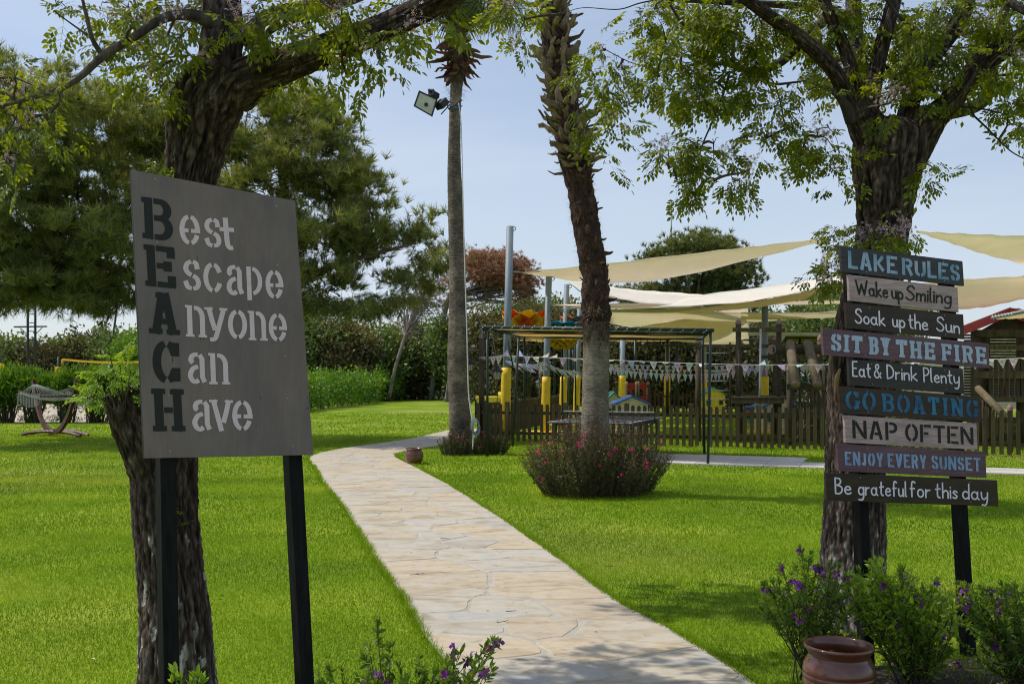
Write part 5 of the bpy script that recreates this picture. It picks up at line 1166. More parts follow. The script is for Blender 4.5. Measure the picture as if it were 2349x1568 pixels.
boughs(RP, [tuple(P(1040, 680, 63.5)), tuple(P(1080, 665, 63)), tuple(P(1100, 685, 62.5))], [P(rnd.uniform(1075, 1215), rnd.uniform(635, 705), rnd.uniform(61, 63)) for _ in range(110)], M_grey, .05, sag=.02)
DT = thing('dead_pine', 'bare grey twiggy pine leaning left of the tall palm', 'tree', (-7.5, 60, 0))
lpx(DT, [(893, 912, 8, 60), (905, 850, 8, 60), (930, 770, 7, 60), (950, 720, 6, 60), (965, 680, 4, 60)], M_grey, name='trunk')
boughs(DT, [tuple(P(930, 770, 60)), tuple(P(950, 720, 60)), tuple(P(965, 690, 60))], [P(rnd.gauss(970, 32), rnd.gauss(695, 34), rnd.uniform(58.5, 61.5)) for _ in range(150)], M_grey, .035, name='bare_twigs', sag=.05)
pinecrown('sparse_needles', [E(950, 715, 50, 40, 60, 1.2), E(1000, 680, 40, 30, 60, 1.0)], 200, M_bushdryshade, DT, 8, L=.2, w_=.02, nn=16)
GT2 = thing('pine_trunk_leaning', 'slim grey leaning pine trunk just left of the tall palm base', 'tree', (-4.2, 62, 0))
lpx(GT2, [(1024, 926, 12, 60), (1030, 880, 11, 60), (1038, 820, 10, 60), (1046, 760, 9, 60), (1060, 700, 6, 60)], M_grey, name='trunk')
pinecrown('crown', [E(1075, 700, 34, 20, 60, .8)], 160, M_pineneedle2, GT2, 8, L=.22, w_=.02, nn=18)
GP = thing('stone_pine', 'round crowned green pine rising behind the shade sails', 'tree', (11.3, 60, 0))
blobs = [E(1600, 568, 66, 30, 60, 1.6), E(1545, 598, 56, 34, 60, 1.6), E(1660, 598, 56, 34, 60, 1.6), E(1570, 640, 60, 34, 60, 1.6), E(1650, 640, 64, 36, 60, 1.8), E(1700, 640, 52, 34, 60, 1.4), E(1510, 590, 40, 26, 60, 1.2), E(1560, 690, 110, 34, 60, 1.8), E(1690, 680, 60, 26, 60, 1.2), E(1465, 680, 60, 24, 60, 1.2)]
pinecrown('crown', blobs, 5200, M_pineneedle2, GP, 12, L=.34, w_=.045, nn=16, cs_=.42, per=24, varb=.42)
limb('trunk', [(11.3, 60, -.1, .25), (11.2, 60, 3, .22), (11.0, 60, 5.6, .15)], M_grey, GP, 10, 4, .04, 1)
boughs(GP, [(11.1, 60, 4.8), (11.0, 60, 5.6)], [P(rnd.uniform(1490, 1720), rnd.uniform(590, 690), rnd.uniform(58.5, 61.5)) for _ in range(30)], M_grey, .07, sag=-.05)

# ------------------------------------------------------------------ shrubs
LEAF4 = (np.array([(0, 0, 0), (.32, .45, .08), (0, 1, -.05), (-.32, .45, .08)], float), np.array([(0, 1, 2), (0, 2, 3)]))
NARROW = (np.array([(0, 0, 0), (.13, .45, .03), (0, 1, -.05), (-.13, .45, .03)], float), np.array([(0, 1, 2), (0, 2, 3)]))
def bushcrown(name, blobs, n_, size, m, parent, seed, tpl=LEAF4, updir=.3, varb=.45, clump=None, kind='stuff', zmin=0.02, shell=.7, noisy=.25):
    r = np.random.default_rng(seed); vol = np.array([b[1][0] * b[1][1] + b[1][0] * b[1][2] + b[1][1] * b[1][2] for b in blobs]); vol = vol / vol.sum()
    nc = max(1, n_ // 40); bi = r.choice(len(blobs), nc, p=vol); c = np.array([blobs[b][0] for b in bi]); rd = np.array([blobs[b][1] for b in bi])
    d = rdirs(nc, r); rr_ = np.where(r.random(nc) < .75, shell + (1.05 - shell) * r.random(nc), r.random(nc) ** .5 * shell)
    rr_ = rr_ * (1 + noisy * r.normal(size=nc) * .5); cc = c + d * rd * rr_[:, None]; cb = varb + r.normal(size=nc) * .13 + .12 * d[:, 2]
    per = 40; cl = clump or .16 * float(np.mean([b[1][2] for b in blobs])); loc = np.repeat(cc, per, 0) + r.normal(size=(nc * per, 3)) * cl; dr = np.repeat(d, per, 0) * .5 + np.array([0, 0, updir]) + r.normal(size=(nc * per, 3)) * .6
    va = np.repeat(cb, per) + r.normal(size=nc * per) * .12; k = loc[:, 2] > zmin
    V, T, v_ = bake(tpl[0], tpl[1], rotmats(dr[k], r.uniform(0, 6, k.sum())), loc[k], size * r.uniform(.6, 1.3, k.sum()), va[k]); return mknp(name, V, T, m, parent, var=v_, kind=kind), cc
def shrub(name, label, cat, blobs, n_, size, m, seed, group=None, base=None, stems=14, ms=None, **kw):
    b0 = blobs[0][0]; base = base or (b0[0], b0[1], 0); t_ = thing(name, label, cat, base, group)
    o, cc = bushcrown('foliage', blobs, n_, size, m, t_, seed, **kw); r = random.Random(seed)
    if stems:
        ps = []
        for _ in range(stems):
            e = Vector(cc[r.randrange(len(cc))]); a = Vector((e.x * .55 + base[0] * .45 + r.uniform(-.2, .2) * blobs[0][1][0], e.y * .55 + base[1] * .45, -.02)); a = a.lerp(Vector(base), .3)
            mid = (a + e) / 2 + Vector((r.uniform(-.15, .15), 0, .1)) * (e - a).length * .5; rr_ = .012 + .012 * (e - a).length
            ps.append(tubev([tuple(q) for q in crs([(*a, rr_), (*mid, rr_ * .7), (*e, rr_ * .25)], 4)], 5, cap=False))
        multi('stems', ps, ms or M_twig, t_, True, kind='stuff')
    return t_
M_dryt = mat('dry_tangled_stems', [(0.3, (0.09, 0.07, 0.055)), (0.7, (0.22, 0.175, 0.14))], rough=.9, scale=3)
# far shrub wall left of / behind the palms and playground
FAR = [(400, 800, 90, 80, 60, 0, 'tall green shrub hidden behind the grey board'), (500, 795, 90, 80, 61, 1, 'brown green shrub behind the middle of the grey board'), (600, 800, 90, 80, 61, 0, 'green shrub behind the right half of the grey board'), (670, 800, 70, 75, 62, 0, 'green shrub just hidden by the grey board edge'), (730, 770, 80, 80, 62, 0, 'grey green shrub right beside the grey board edge'), (800, 790, 80, 85, 62, 1, 'olive shrub above the left end of clipped hedge'), (870, 800, 80, 80, 64, 0, 'mixed brown and green shrub above the clipped hedge'),
       (930, 820, 70, 90, 66, 1, 'dry twiggy shrub at the right end of clipped hedge'), (985, 815, 60, 100, 67, 0, 'dark shrub below the bare grey pine'), (1050, 800, 70, 105, 64, 0, 'green shrub behind the tall palm trunk'),
       (1130, 780, 80, 100, 56, 1, 'shrub behind the grey pole with orange petals'), (1215, 775, 80, 95, 54, 1, 'tangled dark shrub behind the row of yellow padded poles'), (1300, 770, 80, 95, 54, 1, 'tangled shrub behind the yellow cloth flower'),
       (1400, 800, 90, 85, 52, 1, 'brown tangled shrub right of the rough palm'), (1500, 810, 90, 80, 52, 1, 'brown tangled shrub behind the ping pong canopy'), (1600, 805, 90, 85, 52, 1, 'brown tangled shrub behind the rung ladder'),
       (1700, 800, 90, 85, 52, 1, 'shrub behind the log climbing tower'), (1800, 790, 90, 90, 54, 0, 'green shrub behind the slanted pale logs'), (1900, 780, 90, 95, 54, 0, 'green shrub behind the plank sign'), (2010, 790, 90, 90, 54, 0, 'green shrub hidden mostly by the plank sign')]
for i, (x, y, rx, ry, d, dry, lab) in enumerate(FAR):
    y2 = HY + 1.6 * F / d; bl = [E(x, y, rx, ry * .62, d, 1.8), E(x + rnd.uniform(-20, 20), (y + y2) / 2, rx * 1.0, (y2 - y) * .55, d - .4, 1.6), E(x + rnd.uniform(-45, 45), y - 30, rx * .4, ry * .45, d, 1.2)]
    shrub('shrub', lab, 'shrub', bl, 7600, .23, M_bushdryshade if dry else M_bush, 40 + i, 'shrubs along the far boundary', stems=60 if dry else 26, ms=M_dryt, clump=.3, noisy=.35)
for i, (x, y, rx, ry, d, lab) in enumerate([(20, 815, 60, 50, 58, 'low shrub left of the green ladder tower'), (95, 820, 50, 40, 58, 'low grey green shrub behind the ladder tower'), (150, 812, 60, 45, 60, 'low shrub behind the yellow volleyball pad'),
                                        (215, 800, 60, 60, 60, 'rounded olive bush under the leaning mast'), (265, 805, 60, 60, 59, 'tall olive bush close to the grey board'), (310, 815, 60, 60, 56, 'bright green bush behind the grey board edge')]):
    y2 = HY + 1.6 * F / d; bl = [E(x, y, rx, ry * .8, d, 1.8), E(x, (y + y2) / 2, rx, (y2 - y) * .55, d - .3, 1.6)]
    shrub('shrub', lab, 'shrub', bl, 6000, .21, [M_bush, M_bushdryshade, M_bush, M_bushdryshade, M_bush, M_hedge][i], 70 + i, 'shrubs beyond the sand court', stems=20, ms=M_dryt, clump=.25)
# far green tree tops right
for i, (x, y, rx, ry, d, lab) in enumerate([(1250, 715, 70, 26, 70, 'green treetop between the grey poles'), (1180, 725, 50, 24, 70, 'green treetop behind the orange petals'), (1860, 715, 50, 40, 70, 'loose olive tree left of the plank sign'), (1905, 700, 40, 30, 72, 'pale green tree touching the plank sign'), (1930, 760, 70, 40, 66, 'green tree low behind the swing logs'), (2050, 720, 80, 40, 70, 'green tree glimpsed between sign planks')]):
    base = P(x, y, d); t_ = thing('broadleaf_tree', lab, 'tree', (base.x, d, 0), 'trees beyond the playground'); bushcrown('crown', [E(x, y, rx, ry, d, 1.6), E(x + 20, y + 25, rx * .8, ry, d, 1.4)], 4200, .24, M_bush, t_, 90 + i, varb=.5, clump=.3)
    limb('trunk', [(base.x, d, 0, .16), (base.x + .2, d, base.z * .6, .12), (base.x, d, base.z, .06)], M_grey, t_, 8, 4, .03, i)
# distant wooded hill
hv = []; hn = 26
for i in range(hn):
    for j in range(10):
        x = 125 + i * 6; y = 275 + j * 9; h_ = 21 * math.exp(-((x - 182) / 42) ** 2) * math.exp(-((y - 318) / 26) ** 2) * 1.15 + 1.6 * mnoise.noise(Vector((x * .12, y * .12, 0))) + 1.2
        hv.append((x, y, h_ - 1.5))
M_hill = mat('wooded_hillside', [(0.3, (0.05, 0.09, 0.03)), (0.5, (0.12, 0.16, 0.06)), (0.7, (0.22, 0.21, 0.12))], rough=.95, scale=.5, bump=1, bscale=1.2, bdist=1.0)
mk('hill', hv, [(i * 10 + j, i * 10 + j + 1, (i + 1) * 10 + j + 1, (i + 1) * 10 + j) for i in range(hn - 1) for j in range(9)], M_hill, smooth=False, kind='structure')
# clipped hedge right of the grey board
HG = thing('clipped_hedge', 'long bright clipped hedge right of the grey board at the lawn edge', 'hedge', (-10.2, 44, 0))
a, c = np.array([-9.6, 42.5]), np.array([-7.2, 68.0]); bl = []
for k in range(16):
    f = k / 15; q = a + (c - a) * f; bl.append(((q[0], q[1], .9), (.7, 1.1, .95 + .12 * math.sin(k * 2.1))))
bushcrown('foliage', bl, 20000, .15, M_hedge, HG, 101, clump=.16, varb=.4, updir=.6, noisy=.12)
multi('stems', [tubev([(a[0] + (c[0] - a[0]) * f + random.uniform(-.4, .4), a[1] + (c[1] - a[1]) * f, 0, .02), (a[0] + (c[0] - a[0]) * f + random.uniform(-.5, .5), a[1] + (c[1] - a[1]) * f, 1.2, .01)], 5) for f in np.linspace(0, 1, 60)], M_twig, HG, True, kind='stuff')
# oleander row by the hammock
for i, (x, lab) in enumerate([(-60, 'oleander bush at the far left beyond the frame edge'), (12, 'leftmost oleander bush beside the sand court'), (72, 'oleander bush seen through the left of the hammock'), (146, 'oleander bush seen through the middle of the hammock'), (213, 'narrow stemmed oleander bush right of the hammock'), (282, 'oleander bush next to the cut trunk stub'), (345, 'oleander bush hidden behind the grey board')]):
    c = P(x, 905, 33.6); bl = [((c.x, 33.7, 1.25), (.62, .6, .42)), ((c.x, 33.7, .85), (.4, .4, .5)), ((c.x + .3, 33.7, 1.3), (.5, .5, .34))]
    t_ = shrub('oleander_bush', lab, 'bush', bl, 4200, .19, M_hedge, 120 + i, 'oleander bushes by the sand court', base=(c.x, 33.7, 0), stems=34, tpl=NARROW, updir=.9, clump=.13, varb=.42)
# tufts of weeds at the lawn end under the oleanders
bushcrown_o, _ = bushcrown('weeds', [((-15, 33.6, .02), (6, .3, .12))], 2600, .09, M_hedge, None, 5, tpl=NARROW, updir=1.0, clump=.08)
tag(bushcrown_o, 'low weeds along the edge between lawn and sand court', 'weeds', kind='stuff')

# reddish gaura bushes with pink flowers
def gaura(label, c, rx, ry, h, nst, seed, npink, leaf=.034, group='dark red flowering bushes'):
    t_ = thing('flowering_bush', label, 'bush', (c[0], c[1], 0), group); r = np.random.default_rng(seed)
    L_ = []; tips = []; pk = []; stems = []
    A = r.uniform(0, 6.283, nst); q = r.random(nst) ** .5 * (1 + .13 * np.sin(A * 2 + .7) + .07 * np.sin(A * 5)); bx = c[0] + np.cos(A) * q * rx * .72; by = c[1] + np.sin(A) * q * ry * .72
    hh = h * (1 - .35 * q ** 3) * r.uniform(.62, 1.1, nst) * (1 + .14 * np.sin(A * 3 + 1) + .08 * np.sin(A * 7)); tx = bx + np.cos(A) * q * rx * .33 + r.normal(0, .02, nst); ty = by + np.sin(A) * q * ry * .33
    nl = 42; tt_ = np.tile(np.linspace(.06, .98, nl), nst); k = np.repeat(np.arange(nst), nl); tt_ = np.clip(tt_ + r.normal(0, .01, len(tt_)), .02, 1)
    loc = np.stack([bx[k] + (tx - bx)[k] * tt_, by[k] + (ty - by)[k] * tt_, hh[k] * tt_], 1); dr = r.normal(size=(len(k), 3)) * np.array([1, 1, .25]) + np.array([0, 0, .75])
    tip = tt_ > .86; v0 = np.clip(.35 + .25 * r.normal(size=nst)[k] * .6 + .15 * tt_, 0, 1)
    sz = leaf * r.uniform(.7, 1.3, len(k)) * (1 - .35 * tt_ ** 4)
    for msk, m, nm in ((~tip, M_gaura, 'foliage'), (tip, M_gtip, 'red_tips')):
        V, T, va = bake(NARROW[0] * np.array([1.25, 1, 1]), NARROW[1], rotmats(dr[msk], r.uniform(0, 6, msk.sum())), loc[msk], sz[msk], v0[msk]); mknp(nm, V, T, m, t_, var=va, kind='stuff')
    multi('stems', [tubev([(bx[i], by[i], -.01, .003), (tx[i], ty[i], hh[i], .0012)], 3, cap=False) for i in range(0, nst, 1)], M_gtip2, t_, kind='stuff')
    me = None
    for i in range(npink):
        j = int(r.integers(nst)); f = r.uniform(.75, 1.02); p_ = Vector((bx[j] + (tx[j] - bx[j]) * f, by[j] + (ty[j] - by[j]) * f, hh[j] * f))
        if i % 3: p_ = Vector((p_.x, min(p_.y, c[1] - ry * .2 - r.random() * ry * .75), p_.z * r.uniform(.55, 1)))
        if me is None:
            V = []; T = []
            for q_ in range(14):
                d = Vector(r.normal(size=3)).normalized(); s, u = frame_of(d); b0 = d * .004 + Vector((0, 0, r.uniform(-.02, .02))); o = len(V); V += [b0, b0 + d * .02 + s * .009, b0 + d * .028, b0 + d * .02 - s * .009]; T += [(o, o + 1, o + 2), (o, o + 2, o + 3)]
            me = bpy.data.meshes.new('pink_flower'); me.from_pydata([tuple(v) for v in V], [], T); a_ = me.attributes.new('var', 'FLOAT', 'POINT'); a_.data.foreach_set('value', [random.random() for _ in V]); me.materials.append(M_pink)
        o = bpy.data.objects.new('pink_flower', me); C.objects.link(o); o.parent = t_; o.location = p_ - wl(t_); o.rotation_euler = (r.random() * 3, r.random() * 3, r.random() * 3); o.scale = (r.uniform(.7, 1.2),) * 3
M_gtip2 = mat('reddish_stems', (0.10, 0.04, 0.03), rough=.7)
gaura('big dark red flowering bush around the foot of the rough palm', (1.13, 13.35), .92, .72, 1.0, 700, 31, 24, leaf=.046)
gaura('small dark bush at the foot of the tall palm', (-1.12, 19.9), .34, .3, .48, 130, 32, 5, leaf=.045)
gaura('small dark bush between tall palm and canopy post', (-.42, 20.1), .36, .3, .46, 130, 33, 3, leaf=.045)

# polygala shrubs with purple flowers
def polyfl():
    V = []; T = []; r = random.Random(2)
    for q_ in range(5):
        d = Vector((r.gauss(0, .8), r.gauss(0, .8), r.gauss(.2, .6))).normalized(); s, u = frame_of(d); o = len(V); V += [Vector((0, 0, 0)), d * .010 + s * .009, d * .019, d * .010 - s * .009]; T += [(o, o + 1, o + 2), (o, o + 2, o + 3)]
    me = bpy.data.meshes.new('purple_flower'); me.from_pydata([tuple(v) for v in V], [], T); a_ = me.attributes.new('var', 'FLOAT', 'POINT'); a_.data.foreach_set('value', [r.random() for _ in V]); me.materials.append(M_purple); return me
PFM = polyfl()
def polygala(label, base, stems_, m, seed, leaf=.028, nfl=26, dens=34, wob=.03, cat='shrub', f0=.3):
    """stems_: list of tip points"""
    t_ = thing('polygala_shrub', label, cat, base, 'purple flowering shrubs'); r = random.Random(seed); rn = np.random.default_rng(seed); b = Vector(base)
    loc = []; dr = []; va = []; ps = []; fl = []
    for e in stems_:
        e = Vector(e); a = b + Vector((r.gauss(0, .03), r.gauss(0, .03), 0)); mid = (a + e) / 2 + Vector((r.gauss(0, wob), r.gauss(0, wob), r.uniform(0, .06)))
        pts = crs([tuple(a), tuple(mid), tuple(e)], 8); ps.append(tubev([(*q, .004 * (1 - .75 * i / len(pts))) for i, q in enumerate(pts)], 4, cap=False)); tone = r.uniform(.2, .75)
        n_ = int(dens * (e - a).length / .5)
        for i in range(n_):
            f = r.uniform(f0, 1) ** .8; j = min(int(f * (len(pts) - 1)), len(pts) - 2); p_ = np.array(pts[j]) + (np.array(pts[j + 1]) - np.array(pts[j])) * r.random()
            ax = np.array(pts[j + 1]) - np.array(pts[j]); ax /= np.linalg.norm(ax) + 1e-9; loc.append(p_); dr.append(ax * .8 + rn.normal(size=3) * .75); va.append(tone + .25 * (f - .6) + r.gauss(0, .1))
        for i in range(7): loc.append(np.array(pts[-1])); dr.append(ax * 1.4 + rn.normal(size=3) * .6); va.append(tone + .25)
        fl.append(Vector(pts[-1])); fl.append(Vector(pts[-2]))
    loc = np.array(loc); dr = np.array(dr); n_ = len(loc)
    tpl = (np.array([(0, 0, 0), (.17, .4, .05), (.12, .75, .03), (0, 1, -.04), (-.12, .75, .03), (-.17, .4, .05)], float), np.array([(0, 1, 2), (0, 2, 3), (0, 3, 4), (0, 4, 5)]))
    V, T, v_ = bake(tpl[0], tpl[1], rotmats(dr, rn.uniform(0, 6, n_)), loc, leaf * rn.uniform(.65, 1.25, n_), va); mknp('foliage', V, T, m, t_, var=v_, kind='stuff')
    multi('stems', ps, M_twig, t_, True, kind='stuff'); r.shuffle(fl)
    for p_ in fl[:nfl]:
        for k in range(3):
            o = bpy.data.objects.new('purple_flower', PFM); C.objects.link(o); o.parent = t_; o.location = p_ + Vector((r.gauss(0, .012), r.gauss(0, .012), r.gauss(0, .012))) - wl(t_); o.rotation_euler = (r.random() * 6, r.random() * 6, r.random() * 6); o.scale = (r.uniform(.8, 1.35),) * 3
    return t_
zp = lambda x, y: (1663.1 + x * .30497, 1089.6 + y * .30497)
rnd = random.Random(77)
tips = [P(*zp(x, y), rnd.uniform(4.95, 5.35)) for x, y in [(570, 560), (640, 600), (420, 690), (500, 750), (300, 930), (400, 800), (320, 830), (540, 690), (600, 760), (720, 700), (800, 660), (850, 690), (760, 780), (440, 880), (560, 830), (660, 860), (690, 960), (900, 760), (930, 870), (380, 950), (480, 980), (780, 900), (860, 930), (720, 1050), (900, 1040)]]
polygala('airy purple flowering shrub in front of the right tree trunk', tuple(P(1858, 1560, 5.22).xy) + (0,), tips + [t__ + Vector((rnd.gauss(0, .05), rnd.gauss(0, .05), rnd.gauss(-.06, .05))) for t__ in tips], M_poly, 1, leaf=.034, nfl=20, dens=52)
tips = [P(*zp(rnd.uniform(960, 1720), rnd.uniform(0, 1)), 5) for _ in range(0)]
for _ in range(125):
    x = rnd.uniform(930, 1740); top = 745 + 260 * ((x - 1150) / 600) ** 2 if x > 1150 else 640 + 200 * ((1150 - x) / 220) ** 2; y = top + 70 * math.sin(x * .031) + 50 * math.sin(x * .083 + 1) + abs(rnd.gauss(0, 1)) * 230; tips.append(P(*zp(x, min(y, 1330)), rnd.uniform(4.85, 5.45)))
M_poly2 = leafmat('bright_shrub_leaf', (0.07, 0.14, 0.015), (0.15, 0.27, 0.025), (0.28, 0.42, 0.05), trans=.45, rough=.42)
polygala('dense bright green shrub between the posts of plank sign', (2.07, 5.12, 0), tips, M_poly2, 2, leaf=.040, nfl=18, dens=50, f0=.08)
tips = [P(*zp(rnd.uniform(1740, 2400), 640 + abs(rnd.gauss(0, 1)) * 260 + 185), rnd.uniform(4.75, 5.3)) for _ in range(90)]
polygala('dark green shrub with purple flowers at the right edge', (2.60, 5.05, 0), tips, M_poly, 3, leaf=.034, nfl=16, dens=60, f0=.08)
zc = lambda x, y: ((1200 + x / 1.305) * .57349, (1800 + y / 1.305) * .57349)
tips = [P(*zc(x, y), rnd.uniform(3.45, 3.75)) for x, y in [(400, 900), (430, 1020), (360, 1040), (340, 1090), (470, 1030), (620, 1090), (520, 1130), (1000, 1000), (1020, 1010), (960, 1030), (800, 1060), (840, 1060), (880, 1100), (900, 1130), (990, 1130), (1000, 1150), (940, 1170), (770, 1130), (700, 1170), (620, 1180), (560, 1200), (880, 1200), (340, 1190), (400, 1200), (160, 1160), (220, 1170), (110, 1190), (480, 1210), (700, 1230), (650, 1150)]]
tips += [P(*zc(rnd.uniform(300, 1000), rnd.uniform(1180, 1330)), rnd.uniform(3.4, 3.8)) for _ in range(40)]
polygala('low flowering shrub at the bottom left edge of path', (-.40, 3.6, 0), tips, M_poly, 4, leaf=.034, nfl=16, dens=44)
tips = [P(x, y, 3.6) for x, y in [(404, 1545), (415, 1560), (395, 1566), (455, 1552), (462, 1568), (440, 1572)]]
t_ = polygala('small leafy sprigs at the foot of the black left post', (-1.17, 3.62, 0), tips, M_poly2, 5, leaf=.042, nfl=0, dens=10)
# ------------------------------------------------------------------ palms
M_palmA = mat('smooth_palm_bark', [(0.3, (0.04, 0.032, 0.026)), (0.5, (0.12, 0.096, 0.076)), (0.72, (0.29, 0.23, 0.17))], rough=.9, scale=2.2, stretch=(1, 1, 1.0), bump=.9, bscale=10)
def palm_bark(m, freq, depth=.5):
    t = m.node_tree; n = t.nodes; L = t.links; b = n['Principled BSDF']
    co = n.new('ShaderNodeTexCoord'); wv = n.new('ShaderNodeTexWave'); wv.wave_type = 'BANDS'; wv.bands_direction = 'Z'; wv.inputs['Scale'].default_value = freq; wv.inputs['Distortion'].default_value = 3.5; wv.inputs['Detail'].default_value = 3; wv.inputs['Detail Scale'].default_value = 2.5
    L.new(co.outputs['Object'], wv.inputs['Vector']); bp = n.new('ShaderNodeBump'); bp.inputs['Strength'].default_value = depth; bp.inputs['Distance'].default_value = .015
    old = b.inputs['Normal'].links[0].from_socket if b.inputs['Normal'].links else None
    if old: L.new(old, bp.inputs['Normal'])
    L.new(wv.outputs['Fac'], bp.inputs['Height']); L.new(bp.outputs[0], b.inputs['Normal'])
palm_bark(M_palmA, 9, .35)
M_palmB = mat('grey_palm_bark', [(0.3, (0.07, 0.056, 0.043)), (0.5, (0.165, 0.138, 0.108)), (0.72, (0.28, 0.24, 0.195))], rough=.9, scale=3, bump=.7, bscale=14); palm_bark(M_palmB, 11, .3)
M_fibre = mat('brown_palm_fibre', [(0.3, (0.022, 0.012, 0.009)), (0.6, (0.075, 0.038, 0.028)), (0.8, (0.19, 0.12, 0.09))], rough=.95, scale=9, bump=1, bscale=40, bdist=.03)
M_boot = mat('dry_frond_base', [(0.3, (0.075, 0.05, 0.034)), (0.5, (0.21, 0.15, 0.10)), (0.75, (0.40, 0.31, 0.22))], rough=.85, scale=7, stretch=(1, 1, .4), bump=.5, objrand=.35)
M_bootr = mat('red_brown_frond_base', [(0.3, (0.07, 0.030, 0.020)), (0.7, (0.20, 0.10, 0.065))], rough=.85, scale=7, bump=.5, objrand=.35)
M_frond = leafmat('palm_frond', (0.05, 0.09, 0.02), (0.12, 0.17, 0.05), (0.2, 0.25, 0.09), trans=.35)
def boot_mesh(seed, m, L=.22, W=.085, name='frond_base'):
    """old leaf base: a curved, gutter-shaped tapering slat with a ragged split end, along +Y curling to +Z"""
    r = random.Random(seed); V = []; Fc = []; n_ = 5; spl = r.uniform(-.3, .3)
    for i in range(n_):
        f = i / (n_ - 1); w_ = W * (1 - .62 * f) * (1.2 if i == 0 else 1); y = L * f; z = .32 * L * f * f * r.uniform(.6, 1.3); cup = .03 * (1 - f * .5)
        for sx, dz in ((-.5, cup), (-.2, 0), (.2, 0), (.5, cup)): V.append((sx * w_, y + r.uniform(-.012, .012), z + dz))
        for sx, dz in ((-.45, cup), (0, 0), (.45, cup)): V.append((sx * w_, y, z + dz - .014 * (1 - .5 * f)))
    for i in range(n_ - 1):
        o = i * 7; q = o + 7
        for k in range(3): Fc.append((o + k, o + k + 1, q + k + 1, q + k))
        for k in range(2): Fc.append((o + 5 + k, o + 4 + k, q + 4 + k, q + 5 + k))
        Fc += [(o + 4, o, q, q + 4), (o + 3, o + 6, q + 6, q + 3)]
    V += [(spl * W * .3, L * 1.12, V[(n_ - 1) * 7][2] + .01)]; o = (n_ - 1) * 7; e = len(V) - 1; Fc += [(o, o + 1, e), (o + 1, o + 2, e), (o + 2, o + 3, e)]
    me = bpy.data.meshes.new(name); me.from_pydata(V, [], Fc); me.materials.append(m); return me
def spine_at(pts, f):
    x = f * (len(pts) - 1); i = min(int(x), len(pts) - 2); a = np.array(pts[i]); c = np.array(pts[i + 1]); return a + (c - a) * (x - i)
def boots(parent, mes, spine, n_, f0, f1, tilt0, tilt1, sc, seed, embed=.75):
    r = random.Random(seed)
    for k in range(n_):
        f = f0 + (f1 - f0) * (k + r.random() * .6) / n_; q = spine_at(spine, min(f, 1)); a = k * 2.39996 + r.uniform(-.25, .25); rad = q[3] * embed
        out = Vector((math.cos(a), math.sin(a), 0)); tilt = tilt0 + (tilt1 - tilt0) * r.random(); d = (out * math.cos(tilt) + Vector((0, 0, 1)) * math.sin(tilt)).normalized()
        z = Vector((0, 0, 1)) * (1 if tilt > -1.2 else 1); x = d.cross(z).normalized(); zz = x.cross(d)
        M = Matrix((x, d, zz)).transposed().to_euler(); o = bpy.data.objects.new('frond_base', mes[r.randrange(len(mes))]); C.objects.link(o); o.parent = parent
        o.location = Vector(q[:3]) + out * rad - wl(parent); o.rotation_euler = M; s_ = sc * r.uniform(.55, 1.35); o.rotation_euler.rotate_axis('Y', r.gauss(0, .35)); o.rotation_euler.rotate_axis('Z', r.gauss(0, .28)); o.scale = (s_ * r.uniform(.55, 1.1), s_, s_ * r.uniform(.7, 1.5))
def fibres(parent, spine, n_, f0, f1, m, seed, L=.09, name='fibres'):
    r = np.random.default_rng(seed); V = []; T = []
    for k in range(n_):
        q = spine_at(spine, r.uniform(f0, f1)); a = r.uniform(0, 6.283); c, s = math.cos(a), math.sin(a); p_ = np.array([q[0] + c * q[3] * .95, q[1] + s * q[3] * .95, q[2]])
        d = np.array([c, s, 0]) * r.uniform(.3, 1) + r.normal(size=3) * .6 + np.array([0, 0, -.3]); d /= np.linalg.norm(d); t_ = np.array([-s, c, 0]) * r.uniform(.002, .007); ln = L * r.uniform(.4, 1.3); o = len(V)
        V += [p_ - t_, p_ + t_, p_ + d * ln * .6 + t_ * .6, p_ + d * ln]; T += [(o, o + 1, o + 2), (o, o + 2, o + 3)]
    return mknp(name, V, T, m, parent, kind='stuff')
def fan_frond(m, nl=34, L=.95, seed=0, pet=.5):
    r = random.Random(seed); V = []; T = []; va = []
    for i in range(4):
        o = len(V); a = Vector((0, pet * i / 4, 0)); c = Vector((0, pet * (i + 1) / 4, 0)); V += [a + Vector((.012, 0, 0)), a - Vector((.012, 0, 0)), c]; T.append((o, o + 1, o + 2)); va += [.2] * 3
    for i in range(nl):
        an = -2.0 + 4.0 * i / (nl - 1); d = Vector((math.sin(an), math.cos(an), r.uniform(-.1, .1))); ln = L * (.75 + .25 * math.cos(an * .6)) * r.uniform(.9, 1.05); b0 = Vector((0, pet, 0)); s = d.cross(Vector((0, 0, 1))) * .017; p1 = b0 + d * ln * .45; p2 = b0 + d * ln * .7 + Vector((0, 0, -.16 * ln)); p3 = b0 + d * ln * .78 + Vector((r.uniform(-.03, .03), 0, -.5 * ln)); o = len(V)
        V += [b0, p1 + s, p1 - s, p2 + s * .7, p2 - s * .7, p3]; T += [(o, o + 2, o + 1), (o + 1, o + 2, o + 4), (o + 1, o + 4, o + 3), (o + 3, o + 4, o + 5)]; va += [.3, .4, .4, .55, .55, .8]
    me = bpy.data.meshes.new('palm_frond'); me.from_pydata([tuple(v) for v in V], [], T); a_ = me.attributes.new('var', 'FLOAT', 'POINT'); a_.data.foreach_set('value', va); me.materials.append(m); return me
FRM = [fan_frond(M_frond, seed=i) for i in range(3)]; FRD = [fan_frond(M_bushdryshade, seed=9)]
